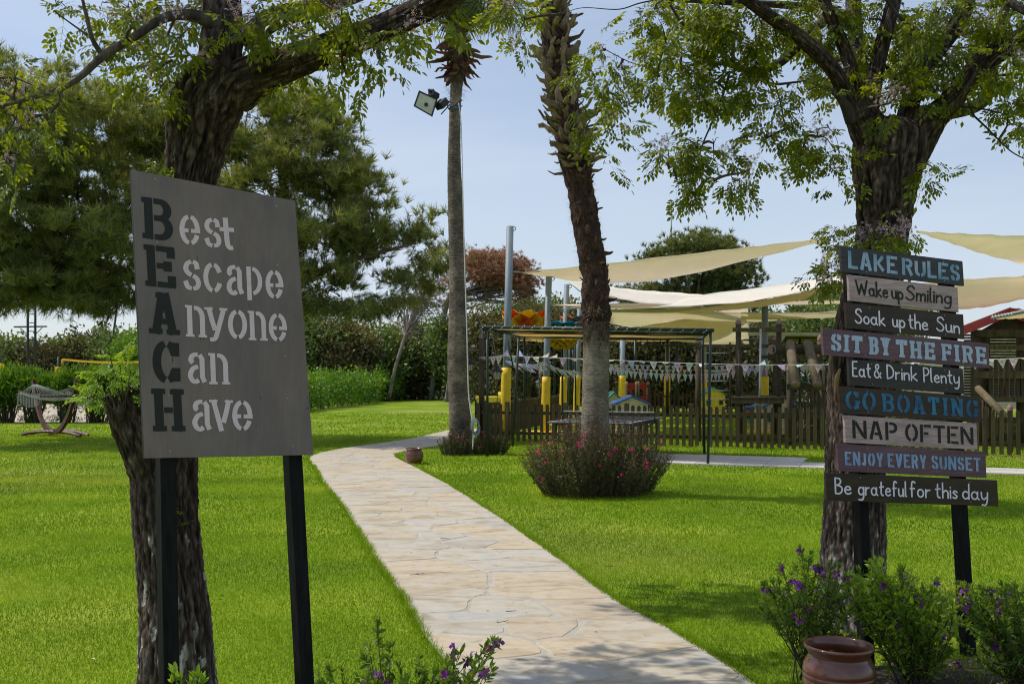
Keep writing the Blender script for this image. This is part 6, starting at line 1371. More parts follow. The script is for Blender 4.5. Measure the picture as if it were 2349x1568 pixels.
def fronds(parent, top, n_, seed, t0, t1, sc, mes=FRM):
    r = random.Random(seed)
    for k in range(n_):
        a = k * 2.4 + r.uniform(-.2, .2); tl = r.uniform(t0, t1); out = Vector((math.cos(a), math.sin(a), 0)); d = (out * math.cos(tl) + Vector((0, 0, 1)) * math.sin(tl)).normalized(); x = d.cross(Vector((0, 0, 1))).normalized(); zz = x.cross(d)
        o = bpy.data.objects.new('palm_frond', mes[k % len(mes)]); C.objects.link(o); o.parent = parent; o.location = Vector(top) + out * .1 - wl(parent); o.rotation_euler = Matrix((x, d, zz)).transposed().to_euler(); o.scale = (sc * r.uniform(.85, 1.1),) * 3

PM1 = thing('tall_palm', 'tall slim smooth palm carrying a floodlight beside the path', 'palm tree', (-1.02, 20.2, 0))
s1 = pxpath([(1062, 1048, 66, 20.2), (1058, 1000, 54, 20.2), (1053, 930, 48, 20.2), (1051, 850, 48, 20.2), (1050, 760, 44, 20.2), (1050, 640, 38, 20.2), (1046, 500, 36, 20.2), (1042, 380, 31, 20.2), (1043, 290, 27, 20.2), (1046, 215, 27, 20.2), (1050, 150, 34, 20.2), (1050, 80, 40, 20.2), (1050, 0, 40, 20.2), (1050, -60, 34, 20.2)])
pr = lambda a, s, p: 1 + .014 * math.sin(s * 42 + 1.5 * math.sin(a * 2)) * 1 + .05 * mnoise.noise(Vector((math.cos(a) * 2, math.sin(a) * 2, s * 1.2))) + .02 * mnoise.noise(Vector((math.cos(a) * 8, math.sin(a) * 8, s * 9)))
sp1 = [tuple(q) for q in crs(s1, 16)]; vs, fs = tubev(sp1, 28, pr); mk('trunk', vs, fs, M_palmA, PM1, True)
B1 = [boot_mesh(i, M_bootr, L=.30, W=.17) for i in range(4)]
boots(PM1, B1, sp1, 70, .745, .97, -1.1, .2, 1.0, 1); boots(PM1, B1, sp1, 26, .74, .82, -1.4, -.6, 1.25, 2); fibres(PM1, sp1, 700, .68, .97, M_fibre, 3, .25)
fronds(PM1, P(1050, -70, 20.2), 20, 4, -.5, 1.2, 1.25); fronds(PM1, P(1078, 0, 20.0), 6, 12, -.5, .2, .9)
fronds(PM1, P(1098, -12, 19.9), 5, 17, -1.1, -.5, .75); fronds(PM1, P(1050, -40, 20.2), 6, 7, -1.3, -.8, .8, FRD)
PM2 = thing('rough_palm', 'leaning rough palm covered in broken frond stubs, rising from the flowering bush', 'palm tree', (1.1, 13.4, 0))
s2 = pxpath([(1364, 1140, 78, 13.4), (1364, 1040, 70, 13.4), (1365, 960, 64, 13.4), (1366, 880, 60, 13.4), (1368, 800, 60, 13.4), (1368, 745, 62, 13.4), (1366, 700, 62, 13.4), (1363, 620, 60, 13.4), (1352, 560, 60, 13.4), (1342, 500, 60, 13.4), (1331, 430, 58, 13.4), (1322, 385, 66, 13.4), (1308, 320, 66, 13.4), (1296, 250, 64, 13.4), (1283, 170, 62, 13.4), (1274, 90, 58, 13.4), (1268, 20, 48, 13.4), (1262, -40, 36, 13.4), (1260, -90, 30, 13.4)])
sp2 = [tuple(q) for q in crs(s2, 14)]; n1 = int(len(sp2) * .285)
pr2 = lambda a, s, p: 1 + .006 * math.sin(s * 60 + 1.5 * math.sin(a * 2)) + .03 * mnoise.noise(Vector((math.cos(a) * 2, math.sin(a) * 2, s * 1.5)))
vs, fs = tubev(sp2[:n1 + 1], 32, pr2); mk('trunk', vs, fs, M_palmB, PM2, True)
pr3 = lambda a, s, p: 1 + .20 * mnoise.noise(Vector((math.cos(a) * 3, math.sin(a) * 3, s * 6))) + .10 * mnoise.noise(Vector((math.cos(a) * 9, math.sin(a) * 9, s * 16)))
vs, fs = tubev(sp2[n1:], 32, pr3); mk('fibrous_trunk', vs, fs, M_fibre, PM2, True)
fibres(PM2, sp2, 2600, .275, .64, M_fibre, 5, .10); fibres(PM2, sp2, 700, .235, .33, M_boot, 6, .13, 'straw_fringe'); fibres(PM2, sp2, 900, .235, .31, M_fibre, 16, .17, 'hanging_fibre')
speckle(M_palmB, 16, (1, 1, 2.2), .6, 1.35); speckle(M_palmA, 12, (1, 1, 2.5), .5, 1.5); speckle(M_fibre, 40, (1, 1, .6), .4, 1.7); speckle(M_sail, 1.3, (1, 1, 1), .93, 1.03)
B2 = [boot_mesh(10 + i, M_boot, L=.20, W=.14) for i in range(5)]; B2r = [boot_mesh(20 + i, M_bootr, L=.10, W=.08) for i in range(3)]
boots(PM2, B2r, sp2, 70, .29, .62, -.2, 1.1, .8, 8, .9)
boots(PM2, B2, sp2, 270, .60, .97, -.35, .95, 1.0, 9, .8); fibres(PM2, sp2, 900, .60, .97, M_fibre, 19, .16, 'crown_fibre'); boots(PM2, B2, sp2, 16, .62, .72, -.1, .25, 1.5, 10, .7)
for (a_, f_, s_) in ((0.05, .34, 1.3), (-.2, .42, 1.1)):
    q = spine_at(sp2, f_); o = bpy.data.objects.new('frond_base', B2r[0]); C.objects.link(o); o.parent = PM2; o.location = Vector(q[:3]) + Vector((q[3] * .8, -.03, 0)) - wl(PM2); o.rotation_euler = (0, R(55), R(-90)); o.scale = (1.1, 1.3, 1.2)
fronds(PM2, (sp2[-1][0], sp2[-1][1], sp2[-1][2] + .3), 26, 11, .0, 1.3, 1.1)
# cable running down the tall palm, with its coil and the blue strap
cb = pxpath([(1052, 236, 2.4, 19.95), (1058, 290, 2.4, 19.93), (1062, 450, 2.4, 19.9), (1067, 640, 2.4, 19.88), (1071, 760, 2.6, 19.85), (1075, 900, 3, 19.8), (1082, 950, 3, 19.75), (1086, 990, 3, 19.7), (1084, 1030, 3, 19.7)])
t_ = thing('power_cable', 'pale cable running down the tall palm from floodlight to a coil', 'cable', cb[-1][:3])
vs, fs = tubev([tuple(q) for q in crs(cb, 5)], 6); mk('cable_run', vs, fs, M_rope, t_, True)
cc = P(1089, 975, 19.7)
for k in range(4): 
    vs, fs = tubev([(cc.x + .075 * math.cos(a) + .01 * k, cc.y - .02 * k, cc.z - .02 * k + .14 * math.sin(a), .012) for a in [i * 2 * math.pi / 18 for i in range(19)]], 5); mk('coil_loop', vs, fs, M_galv, t_, True)
q = sp1[int(len(sp1) * .655)]
for zz in (1.0,):
    pz = P(1043, 247, 20.2); vs, fs = tubev([(pz.x + .15 * math.cos(a), pz.y + .15 * math.sin(a), pz.z + .05 * math.sin(a * 2 + 1), .012) for a in [i * 2 * math.pi / 16 for i in range(17)]], 5); tag(mk('strap', vs, fs, M_blue, None, True, base=tuple(pz)), 'blue strap tied round the tall palm below the floodlight', 'strap')
# floodlight
M_lens = mat('floodlight_glass', [(0.3, (0.42, 0.42, 0.30)), (0.7, (0.62, 0.62, 0.46))], rough=.15, scale=3, coat=.6)
FL = thing('floodlight', 'black rectangular floodlight clamped to the tall palm trunk', 'floodlight', tuple(P(1000, 235, 20.0)))
fq = [P(961, 209, 19.75), P(1003, 228, 19.85), P(991, 268, 19.8), P(949, 244, 19.7)]; nf = (fq[1] - fq[0]).cross(fq[3] - fq[0]).normalized(); nf = nf if nf.y < 0 else -nf; cF = sum(fq, Vector()) / 4
bk = [cF + (p_ - cF) * .62 - nf * .26 + Vector((.06, 0, .06)) for p_ in fq]; o = mk('housing', fq + bk, [(0, 1, 5, 4), (1, 2, 6, 5), (2, 3, 7, 6), (3, 0, 4, 7), (7, 6, 5, 4)], M_black, FL)
g2 = [cF + (p_ - cF) * .88 + nf * .006 for p_ in fq]; mk('glass', g2, [(3, 2, 1, 0)], M_lens, FL)
rim = [cF + (p_ - cF) * 1.03 + nf * .02 for p_ in fq]; inn = [cF + (p_ - cF) * .88 + nf * .02 for p_ in fq]; mk('rim', rim + inn + fq, [(0, 1, 5, 4), (1, 2, 6, 5), (2, 3, 7, 6), (3, 0, 4, 7), (0, 1, 9, 8), (1, 2, 10, 9), (2, 3, 11, 10), (3, 0, 8, 11)], M_black, FL)
mk('lamp_cap', *lathev(cF + nf * .012 + Vector((0.01, 0, -.03)), [(.002, .03), (.035, .03), (.035, -.03), (.002, -.03)], 10), M_black, FL)
a0 = P(988, 214, 19.95); beamv = beam('cooling_fins', a0, P(1002, 222, 20.1), .14, .10, M_black, FL)
for k in range(5): beam('fin', a0 + Vector((-.05 + .025 * k, -.02, .06)), a0 + Vector((-.03 + .025 * k, .1, .06)), .008, .05, M_black, FL)
beam('ballast_box', P(1006, 245, 19.9), P(1020, 232, 20.0), .22, .14, M_black, FL, .01)
cyl('bracket', P(1012, 262, 19.95), P(1032, 240, 20.05), .012, M_black, FL); cyl('bracket', P(1010, 228, 19.95), P(1034, 234, 20.05), .014, M_black, FL); cyl('clamp_bar', P(1028, 250, 20.0), P(1060, 230, 20.0), .010, M_black, FL)

# ------------------------------------------------------------------ pots
pprof = [(.09, 0), (.115, .004), (.135, .03), (.158, .085), (.166, .14), (.1665, .165), (.1635, .170), (.167, .175), (.1665, .188), (.1630, .193), (.1665, .198), (.165, .212), (.160, .235), (.146, .262), (.138, .272), (.139, .282), (.152, .302), (.160, .312), (.162, .320), (.158, .326), (.148, .326), (.141, .316), (.130, .288), (.134, .26), (.150, .22), (.152, .15), (.12, .04), (.0, .03)]
pb = G(1925, 1640) if False else Vector((1.537, 4.68, 0))
vs, fs = lathev((1.537, 4.68, .012), pprof, 48); o = mk('clay_pot', vs, fs, M_pot, None, True, base=(1.537, 4.68, 0)); tag(o, 'large shiny brown empty clay pot in front of the purple shrubs', 'pot', 'brown clay pots')
gp = G(950, 1063); vs, fs = lathev((gp.x, gp.y, 0), [(r_, z * .86) for r_, z in pprof], 36); o = mk('clay_pot', vs, fs, M_pot, None, True, base=(gp.x, gp.y, 0)); tag(o, 'small looking brown clay pot standing on the lawn where the path bends', 'pot', 'brown clay pots')
hs = [(1.95, 4.95, .02, .009), (2.2, 5.02, .016, .009), (2.45, 5.0, .018, .009), (2.7, 5.05, .02, .009), (3.0, 4.98, .02, .009)]
o = tube('irrigation_hose', hs, M_black, None, 8, sm=6, base=(2.4, 5, 0)); tag(o, 'black irrigation hose lying on the flower bed soil', 'hose')

# ------------------------------------------------------------------ hammock and stand
HS = thing('hammock_stand', 'curved red brown timber hammock stand on the shaded lawn', 'hammock stand', (-12.07, 26.1, 0))
pts = pxpath([(77, 872, 17, 27.4), (80, 900, 19, 27.3), (88, 940, 21, 27.0), (101, 973, 24, 26.6), (118, 989, 26, 26.15), (138, 984, 27, 25.7), (156, 955, 27, 25.3), (168, 915, 25, 25.0), (175, 872, 21, 24.8)])
sp = [tuple(q) for q in crs(pts, 5)]; V = []; Fc = []
for i, q in enumerate(sp):
    a = Vector(sp[max(i - 1, 0)][:3]); c = Vector(sp[min(i + 1, len(sp) - 1)][:3]); d = (c - a).normalized(); s = Vector((.75, .66, 0)); u = d.cross(s).normalized(); 
    for x, y in ((-.04, -.065), (.04, -.065), (.04, .065), (-.04, .065)): V.append(Vector(q[:3]) + s * x + u * y)
for i in range(len(sp) - 1):
    for k in range(4): Fc.append((i * 4 + k, i * 4 + (k + 1) % 4, i * 4 + 4 + (k + 1) % 4, i * 4 + 4 + k))
Fc += [(3, 2, 1, 0), tuple(len(V) - 4 + k for k in range(4))]
mk('arc_beam', V, Fc, M_tan, HS)
for yy, nm in ((26.0, 'foot'), (26.45, 'foot')):
    a = P(38, 1001, 26.1); c = P(203, 1000, 26.1); V = []
    pts = [(a.x, yy + .35, .03), ((a.x + c.x) / 2 - .4, yy + .1, .12), ((a.x + c.x) / 2 + .4, yy - .1, .12), (c.x, yy - .35, .03)]; pc = [tuple(q) for q in crs(pts, 4)]
    vs, fs = tubev([(*q, .045) for q in pc], 4); mk(nm, vs, fs, M_tan, HS)
HM = thing('hammock', 'white cord hammock hanging from the curved timber stand', 'hammock', (-12.0, 26.1, .9))
e0 = P(79, 880, 27.35); e1 = P(174, 885, 24.85); cross = Vector((.75, .66, 0)); ax = (e1 - e0)
def hp(t_, s): 
    p_ = e0 + ax * t_; sag = .42 * 4 * t_ * (1 - t_); return p_ + cross * s * .62 + Vector((0, 0, -sag + .14 * s * s * (1 if .2 < t_ < .8 else 0)))
cords = []
for k in range(15):
    s = -1 + 2 * k / 14; pts = [(*e0, .006)] + [(*hp(t_, s), .004) for t_ in np.linspace(.2, .8, 9)] + [(*e1, .006)]; cords.append(tubev(pts, 4, cap=False))
for t_ in np.linspace(.2, .8, 26): cords.append(tubev([(*hp(t_, s), .004) for s in np.linspace(-1, 1, 7)], 4, cap=False))
multi('net', cords, M_white_net, HM, True, kind='stuff')
for t_ in (.2, .8): cyl('spreader_bar', hp(t_, -1.05), hp(t_, 1.05), .02, M_tan, HM)
fr = []
for s in (-1, 1):
    for t_ in np.linspace(.2, .8, 16):
        p_ = hp(t_, s); 
        for k in range(4): q = p_ + ax.normalized() * (.02 * k - .03); fr.append(([q, q + ax.normalized() * .008, q + Vector((0, 0, -.30)) + ax.normalized() * .008, q + Vector((0, 0, -.30))], [(0, 1, 2, 3)]))
multi('tassels', fr, M_white_net, HM, kind='stuff')

# ------------------------------------------------------------------ ladder tower, leaning mast, volleyball net
TW = thing('ladder_tower', 'dark green ladder mast with a short cross arm at far left', 'mast', tuple(P(72, 895, 45).xy) + (0,))
for px in (63, 81): a = P(px, 640, 45); cyl('rail', (a.x + (.04 if px == 63 else -.0), 45, -.05), a, .055, M_green, TW, seg=8)
for k in range(22):
    z = .5 + k * .385
    if z < P(0, 640, 45).z: cyl('rung', (P(63, 0, 45).x, 45, z), (P(81, 0, 45).x, 45, z), .02, M_green, TW, seg=6)
beam('cross_arm', P(33, 749.5, 45), P(107, 748.5, 45), .12, .06, M_green, TW)
cyl('brace', P(46, 752, 45), P(62, 766, 45), .02, M_green, TW, seg=6); cyl('brace', P(97, 751, 45), P(82, 766, 45), .02, M_green, TW, seg=6)
LM = thing('leaning_mast', 'thin dark leaning mast rising above the olive bushes', 'mast', tuple(P(240, 880, 60).xy) + (0,))
cyl('pole', (P(240, 0, 60).x, 60, 0), P(278, 630, 60), .10, M_green, LM, r2=.05, seg=8); cyl('guy_rope', (P(225, 0, 60).x, 59, 2.5), P(256, 715, 60), .018, M_rope, LM, seg=5)
VN = thing('volleyball_net', 'yellow banded volleyball net over the sand court', 'net', tuple(P(135, 925, 54).xy) + (0,))
cyl('post', (P(134, 0, 54).x, 54, 0), P(134, 818, 54), .06, M_green, VN); 
box('post_padding', tuple(P(135, 878, 54)), (.34, .3, 1.75), M_yel, VN, bevel=.03)
tp_ = [tuple(q) for q in crs([tuple(P(142, 824, 54)), tuple(P(200, 829, 53.5)), tuple(P(270, 831, 53)), tuple(P(420, 827, 52))], 5)]
V = []; 
for q in tp_: V += [(q[0], q[1], q[2] + .055), (q[0], q[1], q[2] - .055), (q[0], q[1] + .02, q[2] + .055), (q[0], q[1] + .02, q[2] - .055)]
mk('top_tape', V, [f for i in range(len(tp_) - 1) for f in ((4 * i, 4 * i + 1, 4 * i + 5, 4 * i + 4), (4 * i + 3, 4 * i + 2, 4 * i + 6, 4 * i + 7), (4 * i + 2, 4 * i, 4 * i + 4, 4 * i + 6), (4 * i + 1, 4 * i + 3, 4 * i + 7, 4 * i + 5))], M_yel, VN)
beam('side_tape', P(143, 824, 54), P(143, 866, 54), .11, .02, M_yel, VN)
cyl('post', (P(425, 0, 52).x, 52, 0), P(425, 820, 52), .06, M_green, VN)
net = []
for k in range(40): 
    f = k / 39; i = f * (len(tp_) - 1); q = spine_at(tp_, f); net.append(tubev([(q[0], q[1], q[2], .006), (q[0], q[1], q[2] - .95, .006)], 3, cap=False))
multi('net_mesh', net, M_black, VN, kind='stuff')
t_ = thing('padded_post', 'short yellow padded post cut by the left picture edge', 'post', tuple(P(0, 925, 50).xy) + (0,)); box('padding', tuple(P(0, 873, 50)), (.3, .3, 1.75), M_yel, t_, bevel=.03); cyl('post', (P(0, 0, 50).x, 50, 0), (P(0, 0, 50).x, 50, 2.5), .05, M_green, t_)

# ------------------------------------------------------------------ padded shade-sail poles
def padpole(label, px0, ytop, px1, d, ybase, ypad, r=.085, plate=True):
    b = Vector(((px1 - CX) / F * d, d, 0)); top = P(px0, ytop, d); t_ = thing('sail_pole', label, 'pole', b, 'grey steel poles with yellow padding')
    cyl('pole', b, top, r, M_galv, t_, seg=20); zp_ = CAMZ + (HY - ypad) / F * d; f = zp_ / top.z; q = b.lerp(top, f)
    n_ = 9; pts = [(*b.lerp(q, .04 + .96 * i / n_), r * 1.35 * (1 + (.012 if i % 2 else -.008))) for i in range(n_ + 1)]; tube('padding', pts, M_yel, t_, 20, relief=lambda a, s, p: 1 + .05 * mnoise.noise(Vector((math.cos(a) * 2, math.sin(a) * 2, s * 3))))
    if plate: box('base_plate', (b.x, b.y, .05), (.95, .95, .1), M_yel, t_, PA, .02)
    vs, fs = tubev([(top.x + .1 + .05 * math.cos(a), top.y, top.z - .06 + .05 * math.sin(a), .012) for a in [i * 2 * math.pi / 12 for i in range(13)]], 5); mk('eye_ring', vs, fs, M_galv, t_, True)
    return t_
padpole('tallest grey padded pole, in front of the orange petals', 1170, 519, 1158, 26, 1000, 843, .095, False)
padpole('grey pole with smooth yellow padding, second from the left', 1259, 634, 1250, 26.6, 998, 864)
padpole('grey pole with wrinkled yellow padding, third from the left', 1300, 652, 1290, 30.7, 979, 864)
padpole('grey padded pole just left of the rough palm', 1330, 700, 1321, 33, 972, 860, .08, False)
padpole('grey padded pole rising behind the steel fireman pole', 1755, 702, 1753, 27, 998, 863)
padpole('far yellow padded pole behind the rung ladder', 1614, 775, 1614, 43, 945, 848, .12, False)
padpole('far thin yellow padded pole right of the red playhouse', 1531, 785, 1530, 43, 945, 862, .10, False)
padpole('far yellow padded pole behind the teal roofed playhouse', 1428, 780, 1427, 40, 945, 861, .11, False)
o = cyl('antenna_mast', (P(1539, 0, 75).x, 75, 0), P(1540, 461, 75), .08, M_galv, None, r2=.05, seg=8, base=(P(1539, 0, 75).x, 75, 0)); tag(o, 'thin dark antenna mast above the round green pine', 'mast')

# ------------------------------------------------------------------ shade sails
def sail(label, rows, m=M_sail, n_=18):
    """rows: list of boundary polylines (far/top edge first ... near/bottom edge) of (px,py,d), lofted with sag"""
    cur = []
    for rw in rows:
        c = [np.array(tuple(P(*q))) for q in rw]; cc_ = crs([tuple(v) for v in c], 6); L_ = len(cc_); cur.append([np.array(spine_at(cc_, i / n_)) for i in range(n_ + 1)])
    V = []; K = 6; nr = (len(rows) - 1) * K
    for j in range(nr + 1):
        t_ = j / K; a = min(int(t_), len(rows) - 2); f = t_ - a
        for i in range(n_ + 1):
            q = cur[a][i] * (1 - f) + cur[a + 1][i] * f; q = q + np.array([0, 0, -.05 * math.sin(math.pi * f) * math.sin(math.pi * i / n_) + .012 * math.sin(i * 2.3 + j)]); V.append(q)
    W = n_ + 1; Fc = [(j * W + i, j * W + i + 1, (j + 1) * W + i + 1, (j + 1) * W + i) for j in range(nr) for i in range(n_)]
    b = V[0]; o = mk('shade_sail', V, Fc, m, None, True, base=tuple(b)); q = o.modifiers.new('t', 'SOLIDIFY'); q.thickness = .008
    return tag(o, label, 'shade sail', 'beige shade sails over the playground')
sail('topmost long narrow beige sail rising to the upper right', [[(1195, 624, 26), (1416, 601, 24.5), (1650, 574, 23), (1760, 561, 22.4), (1905, 545, 22)], [(1197, 626, 26), (1263, 636, 27.5), (1335, 645, 29), (1437, 648, 28), (1560, 633, 26), (1740, 590, 23.5), (1905, 549, 22)]])
sail('second beige sail dipping behind the white sail', [[(1297, 640, 31), (1440, 663, 32), (1560, 672, 33), (1680, 682, 36)], [(1297, 643, 31), (1345, 668, 28.5), (1440, 690, 28.0), (1540, 699, 28.5), (1680, 690, 34)]])
sail('bright white topped sail in the middle of the group', [[(1266, 699.5, 26.5), (1398, 697, 31), (1500, 692, 32), (1650, 671, 31), (1790, 653, 29.5), (1936, 624, 28), (2080, 590, 27)], [(1266, 701, 26.5), (1350, 706, 26), (1450, 708, 25.6), (1560, 705, 25.2), (1700, 694, 24.6), (1800, 677, 24), (1936, 646, 23.4), (2080, 616, 23)]])
sail('beige underside sail just below the white one', [[(1340, 705, 26.2), (1450, 709, 26), (1560, 706, 25.6), (1700, 695, 25), (1800, 678, 24.5), (1936, 648, 23.8), (2080, 620, 23.4)], [(1340, 707, 26.2), (1404, 715, 28), (1530, 716, 28.2), (1650, 712, 28), (1790, 696, 27), (1936, 664, 26), (2080, 640, 25)]])
sail('wide lowest beige sail above the ping pong canopy', [[(1330, 713, 33), (1480, 715, 32.5), (1640, 715, 32), (1800, 717, 31.5), (1940, 713, 31)], [(1330, 716, 33), (1404, 742, 37), (1480, 752, 38.5), (1620, 750, 38.5), (1740, 738, 37), (1850, 728, 35), (1940, 720, 32)]])
sail('small beige sail end hanging behind the climbing tower', [[(1440, 752, 33), (1550, 735, 34), (1640, 715, 35), (1716, 703, 36)], [(1440, 756, 33), (1530, 778, 37), (1640, 790, 39), (1718, 792, 40)]])
sail('beige triangular sail fanning out to the right picture edge', [[(2102, 530, 17), (2200, 535, 17.5), (2349, 541, 18.4), (2520, 545, 19)], [(2102, 531, 17), (2180, 556, 18.5), (2260, 583, 20), (2349, 606, 21.5), (2520, 660, 23)]])
sail('large stitched beige sail right of the plank sign', [[(1990, 665, 24), (2120, 648, 23), (2208, 640, 22.4), (2349, 632, 21), (2500, 620, 20)], [(1990, 720, 26), (2100, 712, 25), (2208, 708, 24.5), (2270, 702, 24.2), (2349, 685, 23.6), (2500, 670, 22)]])
sail('narrow beige sail corner low behind the plank sign', [[(1700, 716, 30), (1936, 718, 29), (2100, 712, 28)], [(1700, 733, 34), (1850, 731, 32), (1936, 722, 30), (2100, 714, 28)]])
sail('thin pale strip of sail left of the plank sign', [[(1700, 692, 30), (1850, 690, 31), (1936, 688, 32), (2050, 684, 32)], [(1700, 700, 32), (1850, 697, 33), (1936, 694, 33.5), (2050, 688, 33)]])
rp = thing('sail_rope', 'thin steel ropes tying the sails to the grey poles', 'rope', tuple(P(1180, 623, 26)))
for a, b_ in [((1166, 621, 26), (1196, 625, 26)), ((1258, 697, 26.6), (1268, 700, 26.5)), ((1298, 640, 31), (1330, 668, 31.5)), ((1290, 708, 30.7), (1340, 706, 26.2))]: cyl('rope', P(*a), P(*b_), .014, M_steel, rp, seg=6)

# ------------------------------------------------------------------ ping pong canopy
CN = thing('canopy_frame', 'dark green steel canopy with laced beige cloth over the ping pong table', 'canopy', (1.5, 19.5, 0))
fl_, frt, bl_, br_ = P(1118, 752, 19.6), P(1630, 757, 17.8), P(1190, 772, 22.3), P(1612, 777, 20.3); fl0, fr0 = P(1100, 750, 19.65), P(1638, 757.5, 17.77)
def gz(p_, px): return Vector(((px - CX) / F * p_.y, p_.y, 0))
for a, px in ((fl_, 1118), (frt, 1624), (bl_, 1176), (br_, 1616)): cyl('post', gz(a, px), a, .026, M_green, CN, seg=10)
cyl('front_rail', fl0, fr0, .034, M_green, CN, seg=10); cyl('back_rail', bl_, br_, .026, M_green, CN, seg=10)
for f in (.22, .40): cyl('middle_rail', fl_.lerp(bl_, f) + Vector((0, 0, -.02)), frt.lerp(br_, f) + Vector((0, 0, -.02)), .020, M_green, CN, seg=8)
cyl('side_rail', fl_, bl_, .022, M_green, CN, seg=8); cyl('side_rail', frt, br_, .022, M_green, CN, seg=8)
cyl('brace', P(1106, 756, 19.7), P(1119, 818, 19.7), .016, M_green, CN, seg=6); cyl('brace', P(1163, 774, 21.5), P(1177, 840, 21.5), .016, M_green, CN, seg=6)
beam('strap', P(1134, 764, 20), P(1127, 820, 20), .03, .006, M_galv, CN); beam('strap', P(1189, 778, 21.6), P(1182, 832, 21.6), .03, .006, M_galv, CN)
V = []; nn = 16
for j in range(9):
    for i in range(nn + 1):
        a = fl_.lerp(bl_, j / 8).lerp(frt.lerp(br_, j / 8), i / nn); a = fl_.lerp(bl_, .02 + .96 * j / 8).lerp(frt.lerp(br_, .02 + .96 * j / 8), .03 + .955 * i / nn); V.append(a + Vector((0, 0, .03 - .035 * abs(math.sin(j * 1.6)) - .01 * math.sin(i * 1.1))))
o = mk('canvas', V, [(j * (nn + 1) + i, j * (nn + 1) + i + 1, (j + 1) * (nn + 1) + i + 1, (j + 1) * (nn + 1) + i) for j in range(8) for i in range(nn)], M_canvas, CN, True); q = o.modifiers.new('t', 'SOLIDIFY'); q.thickness = .006
for i in range(22): f = (i + .3) / 22; a = fl0.lerp(fr0, f); vs, fs = tubev([tuple(a + Vector((.06, -.01, .045))) + (.007,), tuple(a + Vector((.01, -.042, .0))) + (.007,), tuple(a + Vector((-.05, .02, -.045))) + (.007,)], 4); mk('lashing', vs, fs, M_rope, CN)
for i in range(26): f = (i + .5) / 26; a = fl_.lerp(bl_, f); cyl('lashing', a + Vector((-.01, 0, .01)), a + Vector((.26, .03, .02)), .006, M_rope, CN, seg=4)
for i in range(14): f = (i + .5) / 14; a = frt.lerp(br_, f); cyl('lashing', a + Vector((.01, 0, .01)), a + Vector((-.16, .03, .01)), .006, M_rope, CN, seg=4)

# ping pong table
PT = thing('ping_pong_table', 'folding ping pong table under the green framed canopy', 'table', (1.85, 18.9, 0)); ta = PA; tu, tw = pu, pv
tc_ = Vector((1.83, 18.95, 0)); M_ttop = mat('blue_grey_table_top', (0.05, 0.06, 0.085), rough=.55); M_line = mat('white_line', (.75, .75, .76), rough=.6)
box('table_top', (tc_.x, tc_.y, .748), (1.525, 2.74, .022), M_ttop, PT, ta + R(0), .002)
for sx in (-.75, .75): q = tc_ + tu * sx; box('edge_line', (q.x, q.y, .7605), (.02, 2.74, .002), M_line, PT, ta)
for sy in (-1.358, 1.358): q = tc_ + tw * sy; box('end_line', (q.x, q.y, .7607), (1.46, .02, .002), M_line, PT, ta)
for sx in (-.7, .7):
    for sy in (-1.05, -.25, .25, 1.05): q = tc_ + tu * sx + tw * sy; beam('leg', (q.x, q.y, .02), (q.x, q.y, .735), .035, .035, M_black, PT)
for sx in (-.7, .7): a = tc_ + tu * sx + tw * -1.05; c = tc_ + tu * sx + tw * 1.05; beam('frame_rail', (a.x, a.y, .70), (c.x, c.y, .70), .03, .05, M_black, PT)
for sx in (-1, 1):
    a = tc_ + tu * .9 * sx; cyl('net_post', (a.x, a.y, .70), (a.x, a.y, .915), .014, M_black, PT); c = tc_ + tu * .72 * sx; cyl('net_arm', (a.x, a.y, .73), (c.x, c.y, .60), .012, M_black, PT)
a, c = tc_ - tu * .9, tc_ + tu * .9
beam('net_tape', (a.x, a.y, .908), (c.x, c.y, .908), .006, .018, M_line, PT)
nets = [tubev([(*(a.lerp(c, k / 60) + Vector((0, 0, .765))), .0016), (*(a.lerp(c, k / 60) + Vector((0, 0, .9))), .0016)], 3, cap=False) for k in range(61)] + [tubev([(*(a + Vector((0, 0, z))), .0016), (*(c + Vector((0, 0, z))), .0016)], 3, cap=False) for z in np.linspace(.77, .89, 7)]
multi('net', nets, M_black, PT, kind='stuff')
q = tc_ - tw * .95 + tu * .12
vs, fs = lathev((q.x, q.y, .782), [(.001, -.02), (.012, -.016), (.02, 0), (.012, .016), (.001, .02)], 12); tag(mk('ping_pong_ball', vs, fs, M_orange, None, True, base=(q.x, q.y, .762)), 'orange ping pong ball resting on the near half of the table', 'ball')
q = q + tu * .3; bat = thing('ping_pong_bat', 'dark red ping pong bat lying beside the orange ball', 'bat', (q.x, q.y, .761))
vs, fs = lathev((q.x, q.y, .768), [(.001, -.006), (.075, -.006), (.075, .006), (.001, .006)], 16); mk('blade', vs, fs, M_red, bat); e = q + tu * .15; beam('handle', (q.x + tu.x * .06, q.y + tu.y * .06, .768), (e.x, e.y, .768), .028, .02, M_logl, bat)

